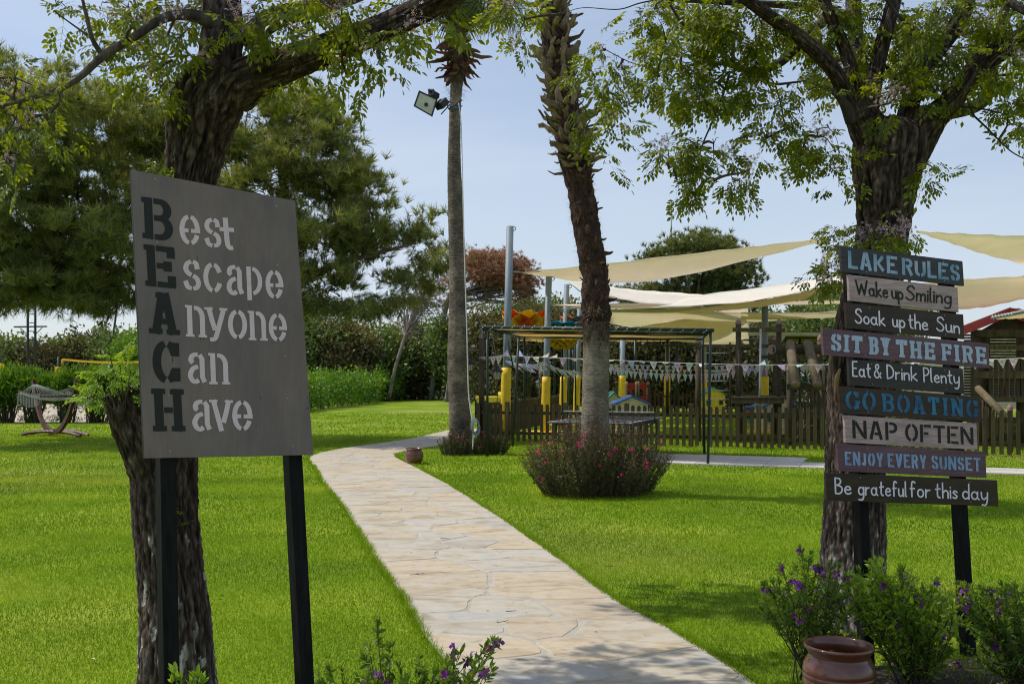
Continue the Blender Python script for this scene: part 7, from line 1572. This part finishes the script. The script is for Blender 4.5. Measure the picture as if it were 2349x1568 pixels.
# ------------------------------------------------------------------ picket fences
def picket_mesh(w_, h_, th, name='picket'):
    out = [(-w_ / 2, 0), (w_ / 2, 0), (w_ / 2, h_ - w_ / 2)] + [(w_ / 2 * math.cos(a), h_ - w_ / 2 + w_ / 2 * math.sin(a)) for a in [math.pi * k / 6 for k in range(1, 6)]] + [(-w_ / 2, h_ - w_ / 2)]
    n_ = len(out); V = [(x, -th / 2, z) for x, z in out] + [(x, th / 2, z) for x, z in out]; Fc = [tuple(range(n_)), tuple(range(2 * n_ - 1, n_ - 1, -1))] + [((i + 1) % n_, i, n_ + i, n_ + (i + 1) % n_) for i in range(n_)]
    me = bpy.data.meshes.new(name); me.from_pydata(V, [], Fc); me.materials.append(M_fence); return me
PKM = picket_mesh(.078, .88, .022)
def fence(label, a, b_, step=.148, h_=1.0, posts=10, sc=1.0, skip=None, seed=0):
    a, b_ = Vector(a), Vector(b_); L_ = (b_ - a).length; u = (b_ - a).normalized(); t_ = thing('picket_fence', label, 'fence', a, 'wooden picket fences round the playground'); ang = math.atan2(u.y, u.x); v = Vector((u.y, -u.x, 0)); r = random.Random(seed)
    n_ = int(L_ / step)
    for k in range(n_):
        f = (k + .5) * step
        if k % posts == posts // 2:
            q = a + u * f; box('fence_post', (q.x, q.y, .47 * h_), (.095, .095, .98 * h_), M_fence, t_, ang, .006); continue
        o = bpy.data.objects.new('picket', PKM); C.objects.link(o); o.parent = t_; q = a + u * (f + r.uniform(-.006, .006)) + v * .035; o.location = q + Vector((0, 0, .03 + r.uniform(-.008, .008))) - wl(t_); o.rotation_euler = (r.uniform(-.01, .01), r.uniform(-.012, .012), ang); o.scale = (sc, 1, h_)
    for z in (.22, .70): beam('rail', a + Vector((0, 0, z * h_)), b_ + Vector((0, 0, z * h_)), .035, .07, M_fence, t_)
    return t_
FA, FB = Vector((-.86, 24.2, 0)), Vector((12.6, 18.55, 0))
fence('front picket fence along the playground lawn', FA, FB, seed=1)
fence('side picket fence running back from the left corner post', FA, Vector((1.9, 35.5, 0)), step=.16, seed=2)
fence('far picket fence at the back of the playground', Vector((3.6, 43.4, 0)), Vector((15.5, 39.6, 0)), step=.17, seed=3)

# ------------------------------------------------------------------ log posts, lanterns
def logcap(c, r, parent): vs, fs = lathev(c, [(r * 1.08, -.04), (r * 1.1, 0), (r * .9, .045), (r * .3, .085), (.001, .09)], 14); return mk('cap', vs, fs, M_logcap, parent, True)
def logpost(name, label, px, d, ytop, w_, group=None, parent=None, m=M_log, cap=True, cat='post', ybase=None):
    b = Vector(((px - CX) / F * d, d, 0)); r = w_ / 2 / F * d; z = CAMZ + (HY - ytop) / F * d
    t_ = parent or thing(name, label, cat, b, group); cyl('log' if not parent else 'log_post', b, (b.x, b.y, z), r * 1.03, m, t_, r2=r, seg=16)
    if cap: logcap(Vector((b.x, b.y, z)), r, t_)
    return t_, b, z
GPst, gb, gz_ = logpost('gate_post', 'tall dark log post with two short arms at the fence corner', 1105, 24.35, 772, 13)
cyl('arm', P(1074, 804, 24.35), P(1102, 803, 24.35), .045, M_logl, GPst); cyl('arm', P(1106, 824, 24.3), P(1143, 828, 24.1), .045, M_logl, GPst)
def lantern(label, px, ytop, ybot, d, hang=None):
    H = (ybot - ytop) / F * d; c = P(px, ybot, d); t_ = thing('lantern', label, 'lantern', c, 'black lanterns with frosted glass'); w_ = H * .62
    vs, fs = lathev(c, [(.001, 0), (w_ * .28, .0), (w_ * .3, H * .06), (w_ * .05, H * .08)], 8); mk('base', vs, fs, M_black, t_)
    vs, fs = lathev(c, [(w_ * .29, H * .07), (w_ * .47, H * .5), (w_ * .47, H * .52), (.001, H * .52)], 8); mk('glass', vs, fs, M_frost, t_)
    for k in range(8):
        a = k * math.pi / 4; cyl('glazing_bar', c + Vector((w_ * .3 * math.cos(a), w_ * .3 * math.sin(a), H * .07)), c + Vector((w_ * .48 * math.cos(a), w_ * .48 * math.sin(a), H * .52)), .006, M_black, t_, seg=4)
    vs, fs = lathev(c, [(w_ * .6, H * .52), (w_ * .62, H * .56), (w_ * .36, H * .72), (w_ * .2, H * .78), (w_ * .19, H * .85), (w_ * .06, H * .9), (.001, H)], 12); mk('roof', vs, fs, M_black, t_)
    if hang: cyl('hanger', c + Vector((0, 0, H)), hang, .01, M_black, t_, seg=6)
    return t_
M_frost = mat('frosted_lantern_glass', (0.62, 0.60, 0.50), rough=.35, trans=.4)
lantern('lantern hanging from the right arm of the corner log post', 1140, 834, 873, 24.1, P(1140, 828, 24.1)); lantern('lantern hanging behind the tall palm from the left arm', 1079, 820, 852, 24.35, P(1079, 804, 24.35))
logpost('lantern_post', 'short dark log post behind the second lantern', 1240, 32.2, 856, 8); lantern('small lantern mounted on the short log post', 1237, 865, 891, 31.9, P(1240, 866, 32.1))
logpost('lantern_post', 'short dark log post left of the rough palm', 1326, 35.2, 842, 8); lantern('small lantern half hidden left of the rough palm', 1322, 840, 866, 34.9, P(1326, 841, 35.1))

# ------------------------------------------------------------------ bunting
def flagmesh(seed, w_, h_, m, blow=0.0):
    r = random.Random(seed); V = []; n_ = 4
    for j in range(n_):
        f = j / (n_ - 1); ww = w_ * (1 - f) / 2 + .002
        for s in (-1, 1): V.append((s * ww + blow * f * h_ * .8, r.uniform(-.03, .03) * f - .05 * f * blow, -h_ * f * (1 - .5 * abs(blow)) + r.uniform(-.02, .03) * abs(blow)))
    me = bpy.data.meshes.new('flag'); me.from_pydata(V, [], [(2 * j, 2 * j + 1, 2 * j + 3, 2 * j + 2) for j in range(n_ - 1)])
    me.materials.append(m); me.materials.append(M_emb)
    # small printed motif in the middle of the pennant
    o = len(V); return me
M_emb = mat('printed_motif', (0.45, 0.30, 0.10), rough=.8)
FC = [('white', (0.66, 0.64, 0.62)), ('pale_blue', (0.46, 0.49, 0.74)), ('mint', (0.48, 0.66, 0.62)), ('lilac', (0.60, 0.44, 0.68)), ('cream', (0.64, 0.60, 0.50)), ('pink', (0.66, 0.50, 0.58))]
def flagmat(nm, c):
    m = mat('flag_' + nm, c, rough=.8, trans=.25, scale=5); return m
FM = [flagmat(a, c) for a, c in FC]
def bunting(label, pts, n_, w_, h_, seed, blow=.0, wild=.0):
    P3 = [tuple(P(*q)) for q in pts]; sp_ = [tuple(q) for q in crs(P3, 8)]; t_ = thing('bunting', label, 'bunting', sp_[0], 'pastel bunting strings'); r = random.Random(seed)
    vs, fs = tubev([(*q, .006) for q in sp_], 4); mk('string', vs, fs, M_rope, t_)
    mes = [[flagmesh(k * 5 + j, w_, h_, FM[k], bl) for j, bl in enumerate((blow, blow + .15, -.1 + blow, blow + wild))] for k in range(6)]
    for i in range(n_):
        f = (i + .5) / n_; q = spine_at(sp_, f); q2 = spine_at(sp_, min(1, f + .01)); ang = math.atan2(q2[1] - q[1], q2[0] - q[0]); o = bpy.data.objects.new('flag', mes[(i * 5 + r.randrange(3)) % 6][r.randrange(4)]); C.objects.link(o); o.parent = t_
        o.location = Vector(q[:3]) - wl(t_); rx = r.gauss(0, .12) + (r.choice([0, 0, 0, 1.4, 2.4, -1.2]) if wild else 0); o.rotation_euler = (rx, r.gauss(0, .05), ang + r.gauss(0, .15))
        k_ = bpy.data.objects.new('printed_bee', MOT); C.objects.link(k_); k_.parent = o; k_.location = (0, -.006, -h_ * .3); k_.scale = (w_ / .26,) * 3
        k_.location = (blow * .3 * h_ * .8, -.012, -h_ * .3)
MOT = bpy.data.meshes.new('printed_bee'); MOT.from_pydata([(-.035, 0, 0), (0, 0, -.03), (.035, 0, 0), (0, 0, .03), (.0, -.001, .02), (.03, -.001, .045), (.012, -.001, .0)], [], [(0, 1, 2, 3), (4, 6, 5)]); MOT.materials.append(M_emb)
bunting('nearest bunting string with twisted pastel flags', [(1098, 820, 23.9), (1160, 816, 23.7), (1240, 819, 23.5), (1340, 823, 23.2), (1440, 827, 22.9), (1560, 832, 22.5), (1700, 836, 22.1), (1890, 836, 21.6), (2060, 834, 21.0), (2220, 826, 20.3), (2350, 821, 19.8), (2450, 817, 19.4)], 50, .17, .21, 1, wild=.5)
bunting('upper straight row of small triangular pastel flags', [(1385, 835, 27.5), (1500, 838, 27.5), (1650, 839, 27), (1760, 836, 26.5), (1890, 834, 26)], 38, .115, .175, 2)
bunting('lower sagging row of triangular pastel flags', [(1380, 838, 26.5), (1440, 850, 26.5), (1520, 857, 26.3), (1610, 858, 26), (1680, 852, 25.7), (1770, 843, 25.3), (1890, 838, 25)], 41, .12, .205, 3)
bunting('farthest faint row of tiny pastel flags', [(1385, 841, 33), (1500, 848, 33), (1620, 848, 32.5), (1780, 842, 32), (1890, 838, 31.5)], 36, .11, .15, 4)
bunting('windblown fringe of long pale flags left of the rough palm', [(1160, 828, 25.8), (1190, 834, 25.8), (1225, 836, 25.8), (1247, 831, 26.4), (1262, 838, 26.6), (1290, 848, 27), (1330, 852, 27.5)], 44, .10, .36, 5, blow=.9)

# ------------------------------------------------------------------ flower shaped cloth parasols
def petal_parasol(label, c, R_, m1, m2, up=True, npet=7, base=None, hp_=.45):
    t_ = thing('flower_parasol', label, 'parasol', (c.x, c.y, 0), 'flower shaped cloth parasols'); cyl('pole', (c.x, c.y, 0), c, .028, M_green, t_, seg=8)
    for k in range(npet):
        a = 2 * math.pi * k / npet + .2; V = []; n_ = 7
        for i in range(n_):
            f = i / (n_ - 1); w_ = R_ * .56 * math.sin(math.pi * (.12 + .84 * f)) ** .6; rr_ = R_ * f * (.75 if hp_ > .3 else 1); z = hp_ * R_ * f ** (1.0 if up else 1.6)
            for s in (-1, -.5, 0, .5, 1):
                x, y = rr_, s * w_; V.append((c.x + x * math.cos(a) - y * math.sin(a), c.y + x * math.sin(a) + y * math.cos(a), c.z + z + (-.06 * R_ * s * s) + .02 * math.sin(5 * s + i)))
        o = mk('petal', V, [(5 * i + j, 5 * i + j + 1, 5 * i + j + 6, 5 * i + j + 5) for i in range(n_ - 1) for j in range(4)], m1 if (k % 3) else m2, t_, True); q = o.modifiers.new('t', 'SOLIDIFY'); q.thickness = .008
    return t_
petal_parasol('big orange petal parasol with one yellow petal behind the canopy', P(1203, 757, 27.5), .84, M_orange, M_ycloth, npet=8, hp_=.62)
petal_parasol('orange petal parasol partly behind the rough palm', P(1320, 750, 31), .66, M_orange, M_bcloth, npet=8, hp_=.5)
petal_parasol('pale blue petal parasol behind the canopy rail', P(1290, 752, 29.4), .62, M_bcloth, M_bcloth, npet=9, hp_=.28)
petal_parasol('yellow cup shaped parasol seen from below under the canopy', P(1290, 797, 27.6), .58, M_ycloth, M_ycloth, npet=11, hp_=.45)

# ------------------------------------------------------------------ climbing tower etc.
zb = lambda x, y: (1376.4 + x * .2560, 688.2 + y * .2560)
def B(x, y, d): return P(*zb(x, y), d)
def bx0(x, d): return (zb(x, 0)[0] - CX) / F * d
LD = thing('rung_ladder', 'climbing frame of one thick log and thin post with steel rungs', 'climbing frame', (bx0(880, 23.9), 23.9, 0))
logpost('', '', zb(880, 0)[0], 23.9, zb(0, 370)[1], 12.5, parent=LD); logpost('', '', zb(1165, 0)[0], 23.7, zb(0, 375)[1], 4, parent=LD, cap=False)
for y in (475, 640, 725, 812, 893, 980, 1060): cyl('rung', B(900, y, 23.85), B(1163, y - 2, 23.7), .018, M_steel, LD, seg=8)
beam('top_beam', B(838, 408, 23.8), B(1570, 410, 23.4), .05, .07, M_fence, LD)
TWR = thing('climbing_tower', 'dark log climbing tower with platform and steel fireman pole', 'climbing tower', (bx0(1420, 23.5), 23.5, 0))
for x, d, yt, w_ in ((1240, 23.6, 200, 12.5), (1603, 23.5, 200, 12.5), (1262, 24.9, 380, 9), (1568, 24.9, 345, 9), (1972, 23.3, 345, 12.5), (1700, 22.4, 612, 14), (1992, 22.3, 612, 13), (1900, 24.6, 600, 9)): logpost('', '', zb(x, 0)[0], d, zb(0, yt)[1], w_, parent=TWR)
beam('cross_beam', B(1190, 266, 23.45), B(1656, 268, 23.35), .05, .10, M_fence, TWR)
for y in (410, 508): beam('cross_beam', B(1250, y, 24.8), B(1990, y + 2, 24.6), .05, .09, M_fence, TWR)
cyl('fireman_pole', B(1440, 258, 23.2), (bx0(1424, 23.2), 23.2, 0), .028, M_steel, TWR)
zpf = B(0, 862, 23.5).z; bxs = [(bx0(1178, 23.2), 22.95), (bx0(1650, 23.2), 22.85), (bx0(1650, 24.9), 24.9), (bx0(1178, 24.9), 25.0)]
for k in range(9):
    f0, f1 = k / 9 + .004, (k + 1) / 9 - .004; A = Vector((*bxs[0], zpf)); Bq = Vector((*bxs[1], zpf)); Cq = Vector((*bxs[2], zpf)); D = Vector((*bxs[3], zpf)); a, b_, c_2, d_2 = A.lerp(D, f0), Bq.lerp(Cq, f0), Bq.lerp(Cq, f1), A.lerp(D, f1); dn = Vector((0, 0, -.04)); o = mk('platform_board', [a, b_, c_2, d_2, a + dn, b_ + dn, c_2 + dn, d_2 + dn], BF, M_fence, TWR); bm_fix(o)
for y in (882, 910): beam('platform_beam', B(1180, y, 23.0), B(1648, y, 22.9), .05, .075, M_fence, TWR)
cyl('swing_beam', B(1542, 442, 23.1), B(2080, 440, 23.0), .115, M_log, TWR, seg=16); vs, fs = tubev([(*B(1536, 442, 23.05), .11), (*B(1545, 442, 23.08), .118)], 16); mk('beam_end', vs, fs, M_logcap, TWR)
for (x0, y0, x1, y1) in ((1702, 385, 1752, 755), (1862, 385, 1948, 755)):
    cyl('slanted_log', B(x0, y0, 22.85), B(x1, y1, 21.9), .105, M_logl, TWR, seg=16); a, b_ = B(x0, y0, 22.85), B(x1, y1, 21.9); d = (b_ - a).normalized(); cyl('log_end', b_ + d * .0, b_ + d * .012, .102, M_logcap, TWR, seg=16)
beam('cross_beam', B(1672, 776, 22.3), B(2060, 778, 22.2), .06, .13, M_fence, TWR)
for q in ((1700, 920, 1790, 1012), (1980, 920, 1900, 1010), (1740, 1120, 1860, 1290), (1860, 1120, 1740, 1290), (1900, 1120, 2000, 1250)): beam('brace', B(q[0], q[1], 22.6), B(q[2], q[3], 22.6), .05, .09, M_fence, TWR)
for y in (1022, 1250, 1215): beam('low_beam', B(1210, y, 23.0), B(2060, y + 4, 22.9), .05, .08, M_fence, TWR)
for k in range(8): x = 1760 + k * 26; beam('wall_board', B(x, 905, 24.2), B(x, 1200, 24.2), .05, .02, M_fence, TWR)
multi('grip_ring', [tubev([(cc_.x + .09 * math.cos(a), cc_.y, cc_.z + .14 * math.sin(a), .012) for a in [i * 2 * math.pi / 14 for i in range(15)]], 5) for cc_ in (B(1885, 645, 22.6), B(1900, 700, 22.4))], M_rope, TWR, True)
for y in (500, 515): beam('far_rail', B(1625, y + 10, 25.4), B(1990, y, 25.4), .04, .05, M_logl, TWR)

# plastic playhouses
def cubby(label, x0, x1, yap, yeave, d, dep, rm, wm, group='plastic playhouses', tiles=6, rows=4, gable=True):
    xa, xb = x0, x1; A = P(x0, yeave, d); Bq = P(x1, yeave, d); zt = P(0, yap, d).z; ze = A.z; cx = (A.x + Bq.x) / 2; W = (Bq.x - A.x); t_ = thing('playhouse', label, 'playhouse', (cx, d + dep / 2, 0), group)
    ww = W * .86; nb = 8
    for k in range(nb):   # clapboard courses
        z0 = ze * k / nb; box('wall_board', (cx, d + dep / 2, z0 + ze / nb / 2), (ww + .02 * (k % 1), dep - .06, ze / nb - .012), wm, t_, 0, .012)
    box('wall_core', (cx, d + dep / 2, ze / 2), (ww - .03, dep - .10, ze - .01), wm, t_)
    mk('gable', [(cx - ww / 2, d + .03, ze), (cx + ww / 2, d + .03, ze), (cx, d + .03, zt - .03), (cx - ww / 2, d + dep - .03, ze), (cx + ww / 2, d + dep - .03, ze), (cx, d + dep - .03, zt - .03)], [(0, 1, 2), (5, 4, 3), (0, 3, 4, 1)], wm, t_)
    for sg in (-1, 1):
        for r_ in range(rows):
            f0, f1 = r_ / rows, (r_ + 1) / rows; xa = cx + sg * W / 2 * (1 - f0); xb = cx + sg * W / 2 * (1 - f1); za = ze + (zt - ze) * f0 - .02; zb_ = ze + (zt - ze) * f1 - .01
            for k in range(tiles):
                y0 = d - .05 + (dep + .1) * k / tiles; y1 = y0 + (dep + .1) / tiles - .012; up = Vector((0, 0, .03)); vs = [Vector((xa, y0, za)), Vector((xa, y1, za)), Vector((xb, y1, zb_)), Vector((xb, y0, zb_))]; o = mk('roof_tile', vs + [v + up for v in vs], BF, rm, t_); bm_fix(o)
    for sg in (-.25, .25): box('window_frame', (cx + sg * W, d + .012, ze * .62), (W * .2, .03, ze * .3), M_gplas if sg < 0 else M_yplas, t_, 0, .01); box('window_pane', (cx + sg * W, d - .006, ze * .62), (W * .15, .01, ze * .23), M_black, t_)
    return t_
cubby('cream plastic playhouse with blue gabled roof behind the table', 1408, 1493, 908, 927, 25.6, 1.0, M_blue, M_cream)
cubby('teal roofed plastic playhouse behind the blue gabled one', 1386, 1432, 899, 920, 28.4, 1.1, M_teal, M_cream)
cubby('cream plastic playhouse with blue roof behind the climbing tower', 1745, 1853, 911, 934, 26.6, 1.1, M_blue, M_cream)
cubby('far yellow plastic playhouse with green roof behind the rungs', 1612, 1668, 889, 905, 40, 1.3, M_gplas, M_yplas)
PU = thing('puppet_theatre', 'red arched play panel between capped log posts', 'play panel', tuple(P(1463, 905, 36).xy) + (0,))
for x in (240, 328, 345, 430): logpost('', '', zb(x, 0)[0], 36, zb(0, 748)[1], 7, parent=PU)
a, b_ = B(248, 755, 36.1), B(428, 755, 36.1); zl_ = B(0, 865, 36).z; cx = (a.x + b_.x) / 2
V = []; Fc = []; na = 10; w2 = (b_.x - a.x) / 2
for i in range(na + 1):
    t_ = math.pi * i / na; ox = cx - w2 * .72 * math.cos(t_); oz = zl_ * .0 + (zl_ + (a.z - zl_) * .72 * math.sin(t_)); xx = cx - w2 * math.cos(t_) if 0 < i < na else (cx - w2 if i == 0 else cx + w2); xx = cx - w2 + 2 * w2 * i / na
    V += [(ox, 36.1, oz), (xx, 36.1, a.z + .06), (ox, 36.14, oz), (xx, 36.14, a.z + .06)]
for i in range(na): o = 4 * i; Fc += [(o, o + 4, o + 5, o + 1), (o + 2, o + 3, o + 7, o + 6), (o, o + 2, o + 6, o + 4), (o + 1, o + 5, o + 7, o + 3)]
mk('arched_panel', V, Fc, M_red, PU); box('lower_panel', (cx, 36.12, zl_ / 2), (2 * w2, .04, zl_), M_red, PU)
# rocking toy, toy bench, red toy at right, yellow bench left
RT_ = thing('rocking_toy', 'small blue and orange plastic rocking toy on the playground grass', 'toy', tuple(P(1722, 960, 34).xy) + (0,))
c0 = P(1715, 945, 34); c1 = P(1737, 950, 34)
vs, fs = tubev([(c0.x + .17 * math.cos(a), 34, c0.z + .17 * math.sin(a), .06) for a in [i * 2 * math.pi / 14 for i in range(15)]], 8); mk('blue_wheel', vs, fs, M_blue, RT_, True); vs, fs = tubev([(c1.x + .1 * math.cos(a), 34, c1.z + .1 * math.sin(a), .05) for a in [i * 2 * math.pi / 12 for i in range(13)]], 8); mk('blue_wheel', vs, fs, M_blue, RT_, True)
tube('orange_body', [(*P(1712, 940, 34), .07), (*P(1724, 955, 34), .09), (*P(1738, 948, 34), .06)], M_orange, RT_, 8, sm=4); beam('support', (c0.x + .1, 34, 0), (c0.x + .1, 34, c0.z - .1), .1, .1, M_blue, RT_)
TB = thing('slatted_screen', 'orange brown slatted toy screen below the tower platform', 'screen', tuple(P(1720, 950, 37).xy) + (0,))
for k in range(9): x = 1262 + k * 20; beam('slat', (bx0(x, 37), 37, 0.02), B(x, 925, 37), .14, .03, M_orange if k % 3 == 1 else M_logl, TB)
beam('rail', B(1255, 940, 37.05), B(1430, 940, 37.05), .04, .08, M_logl, TB)
YB = thing('yellow_bench', 'bright yellow plastic bench with rounded end beyond the fence corner', 'bench', tuple(P(1120, 925, 35).xy) + (0,))
zy = lambda x, y: (1061 + x * .2012, 688.2 + y * .2012)
a, b_ = P(*zy(152, 1130), 35), P(*zy(400, 1130), 35); box('seat', ((a.x + b_.x) / 2, 35, a.z), ((b_.x - a.x), .4, .22), M_yplas, YB, 0, .03); box('end_panel', (b_.x + .08, 35, .42), (.12, .42, .84), M_yplas, YB, 0, .02)
vs, fs = tubev([(b_.x + .02, 35, P(*zy(0, 1110), 35).z, .20), (b_.x + .14, 35, P(*zy(0, 1110), 35).z, .20)], 18); mk('rounded_end', vs, fs, M_yplas, YB); box('end_panel', (a.x, 35, .38), (.06, .42, .76), M_black, YB)

# long steel pergola at the back
PG = thing('steel_pergola', 'long dark green steel pergola with beige cloth roof at the playground back', 'pergola', tuple(P(1560, 945, 41).xy) + (0,))
for y, d in ((778, 40), (791, 40)): cyl('beam', P(1190, y - 1, d + 1.2), P(1800, y + 2, d - 1.2), .035, M_green, PG, seg=8)
for x in range(1200, 1800, 15): cyl('hanger', P(x, 778, 40), P(x, 790, 40), .018, M_green, PG, seg=5)
for x in (1204, 1212, 1272, 1307, 1315, 1429, 1457, 1531, 1553, 1614, 1658): d = 40 if x % 2 else 43; cyl('post', (P(x, 0, d).x, d, 0), P(x, 780 if d == 40 else 785, d), .06 if d == 40 else .05, M_green, PG, seg=8)
a, b_, c_2, d_2 = P(1190, 776, 40.5), P(1700, 777, 39.5), P(1700, 783, 44), P(1190, 783, 45)
V = [a.lerp(b_, i / 10).lerp(d_2.lerp(c_2, i / 10), j / 5) + Vector((0, 0, .05 - .12 * math.sin(math.pi * j / 5) * abs(math.sin(i * 1.7)))) for j in range(6) for i in range(11)]
o = mk('cloth_roof', V, [(j * 11 + i, j * 11 + i + 1, (j + 1) * 11 + i + 1, (j + 1) * 11 + i) for j in range(5) for i in range(10)], M_canvas, PG, True); q = o.modifiers.new('t', 'SOLIDIFY'); q.thickness = .01
# white-roofed shelter behind the tower
SH = thing('shelter', 'low shelter with white roof edge behind the slanted logs', 'shelter', tuple(P(1830, 900, 34).xy) + (0,))
for k, (y0, y1) in enumerate(((763, 768),)): beam('white_edge', P(1716, 765.5, 33), P(1960, 766.5, 32), .05, .11, M_white, SH)
M_dk = mat('tan_awning', (0.24, 0.18, 0.13), rough=.9); V = [P(1800, 769, 33), P(1960, 770, 32), P(1960, 786, 35), P(1800, 785, 36)]; o = mk('awning', V + [v + Vector((0, 0, .01)) for v in V], BF, M_dk, SH)
for x in (1802, 1835, 1880, 1960): cyl('post', (P(x, 0, 33.5).x, 33.5, 0), P(x, 768, 33.5), .03, M_green, SH, seg=6)
for y in (775, 788): cyl('rail', P(1800, y, 33.2), P(1960, y, 32.6), .018, M_green, SH, seg=6)
cyl('rolled_cover', P(1786, 786, 33), P(1800, 768, 33), .08, M_white, SH, r2=.05, seg=8)

# red roofed timber playhouse at the right edge
zq = lambda x, y: (2064.6 + x * .2926, 630.8 + y * .2926)
def Q(x, y, d): return P(*zq(x, y), d)
RH = thing('timber_playhouse', 'dark timber playhouse with red shingle roof at the right edge', 'playhouse', (Q(800, 0, 24).x, 24, 0))
for x, d, yt in ((592, 23.0, 440), (668, 23.4, 430), (592, 26.5, 430), (950, 23.2, 430), (1180, 23.2, 430), (1180, 26, 430)): b0 = Q(x, 0, d); logx = Q(x, yt, d); cyl('log_post', (logx.x, d, 0), logx, .105, M_log, RH, seg=14)
ra, rb_, rc, rd_ = Q(505, 418, 22.4), Q(870, 268, 23.6), Q(940, 262, 27.5), Q(560, 400, 27)
rows = 9; cols = 7
for r_ in range(rows):
    for c in range(cols):
        f0, f1 = r_ / rows, (r_ + 1.12) / rows; g0, g1 = c / cols + .006, (c + 1) / cols - .006; f1 = min(f1, 1)
        vs = [ra.lerp(rb_, f0).lerp(rd_.lerp(rc, f0), g0), ra.lerp(rb_, f0).lerp(rd_.lerp(rc, f0), g1), ra.lerp(rb_, f1).lerp(rd_.lerp(rc, f1), g1) - Vector((0, 0, .02)), ra.lerp(rb_, f1).lerp(rd_.lerp(rc, f1), g0) - Vector((0, 0, .02))]
        o = mk('roof_shingle', vs + [v + Vector((0, 0, .035)) for v in vs], BF, M_redtile, RH); bm_fix(o)
beam('fascia', Q(505, 428, 22.35), Q(870, 285, 23.55), .03, .20, M_red, RH); beam('fascia', Q(862, 290, 23.5), Q(1200, 400, 23.2), .03, .22, M_red, RH)
rc2, re2 = Q(1250, 395, 22.6), Q(1300, 380, 27); o = mk('roof_slope', [rb_, rc2, re2, rc] + [v - Vector((0, 0, .04)) for v in (rb_, rc2, re2, rc)], BF, M_redtile, RH); bm_fix(o)
mk('gable_boards', [Q(620, 440, 23.7), Q(1180, 440, 23.4), Q(865, 300, 23.7), Q(620, 440, 23.75), Q(1180, 440, 23.45), Q(865, 300, 23.75)], [(0, 1, 2), (5, 4, 3)], M_fence, RH)
for y in (455, 565, 780): beam('cross_beam', Q(585, y, 22.9), Q(1200, y + 4, 22.8), .05, .16 if y != 565 else .12, M_fence, RH)
for k in range(14): x = 712 + k * 42; o = bpy.data.objects.new('picket', PKM); C.objects.link(o); o.parent = RH; q = Q(x, 955, 23.0); o.location = q - wl(RH); o.scale = (1.25, 1, 1.05)
for k in range(22): y = 470 + k * 22; beam('wall_board', Q(500, y, 26.6), Q(1200, y, 26.4), .02, .055, M_fence, RH)
beam('deck_beam', Q(585, 972, 22.8), Q(1200, 976, 22.6), .06, .12, M_fence, RH)
for k in range(12): f0 = k / 12; a, b_ = Q(590, 965, 22.9).lerp(Q(600, 950, 26.4), f0), Q(1200, 965, 22.8).lerp(Q(1200, 950, 26.2), f0); beam('deck_board', a, b_, .26, .03, M_fence, RH)
for k in range(16): y = 1120 + k * 18; beam('skirt_board', Q(600, y, 24.4), Q(1200, y, 24.2), .02, .05, M_fence, RH)
cyl('log_handrail', Q(612, 888, 22.4), Q(812, 1095, 21.2), .08, M_logl, RH, seg=16); a, b_ = Q(612, 888, 22.4), Q(812, 1095, 21.2); d = (b_ - a).normalized(); cyl('log_end', b_, b_ + d * .012, .075, M_logcap, RH, seg=16); cyl('log_end', a - d * .012, a, .075, M_logcap, RH, seg=16)
for k in range(7): x = 648 + k * 22; a = Q(x, 980 + k * 16, 22.0); cyl('baluster', (a.x, a.y, .2), a, .022, M_fence, RH, seg=6)
logpost('newel_post', 'log post with pale pointed cap standing in the front fence at right', zq(862, 0)[0], 20.5, zq(0, 1045)[1], 12)
RC_ = thing('toy_cone', 'red plastic toy on the deck of the timber playhouse', 'toy', tuple(Q(805, 958, 24)))
mk('cone', *lathev(Q(822, 958, 24), [(.001, .32 * 1.1), (.05, .15), (.07, .02), (.09, 0)], 10), M_red, RC_); mk('wedge', [Q(765, 960, 24), Q(828, 960, 24), Q(790, 905, 24), Q(765, 960, 24.2), Q(828, 960, 24.2), Q(790, 905, 24.2)], [(0, 1, 2), (5, 4, 3), (0, 3, 4, 1), (1, 4, 5, 2), (2, 5, 3, 0)], M_red, RC_)
# small sail with rolled laced edge over the red roof
o = sail('small beige sail with rope laced hem in front of the red roof', [[(2274, 727, 21), (2349, 712, 20.6), (2450, 700, 20.2)], [(2274, 731, 21), (2349, 729, 22), (2450, 728, 22)]])
t_ = thing('laced_hem', 'white rope laced roll along the small sail edge', 'hem', tuple(P(2274, 728, 20.95)))
vs, fs = tubev([(*P(2274, 729, 20.95), .03), (*P(2310, 722, 20.75), .04), (*P(2349, 714, 20.5), .04), (*P(2450, 703, 20.1), .04)], 8); mk('roll', vs, fs, M_galv, t_, True)
for k in range(22): f = k / 22; a = P(2276, 728, 20.9).lerp(P(2440, 703, 20.1), f); cyl('lacing', a + Vector((-.015, -.03, .045)), a + Vector((.015, -.045, -.04)), .009, M_rope, t_, seg=4)
# twigs and fallen leaves on the path
r = random.Random(5); tw_ = []
for (x, y) in [(1462, 1400), (1450, 1412), (940, 1325), (955, 1322), (1140, 1436), (1480, 1420), (700 + 460, 1410), (1010, 1240), (1390, 1305), (1245, 1195)]:
    q = G(x, y); a = r.uniform(-.5, .5); ln = r.uniform(.03, .08); tw_.append(tubev([(q.x, q.y, .026, .0022), (q.x + ln * math.cos(a), q.y + ln * math.sin(a), .028, .0022), (q.x + 1.8 * ln * math.cos(a + .4), q.y + 1.8 * ln * math.sin(a + .4), .026, .001)], 4))
tag(multi('twig_litter', tw_, M_twig, None, kind='stuff'), 'dry twigs scattered on the stone path', 'twigs')
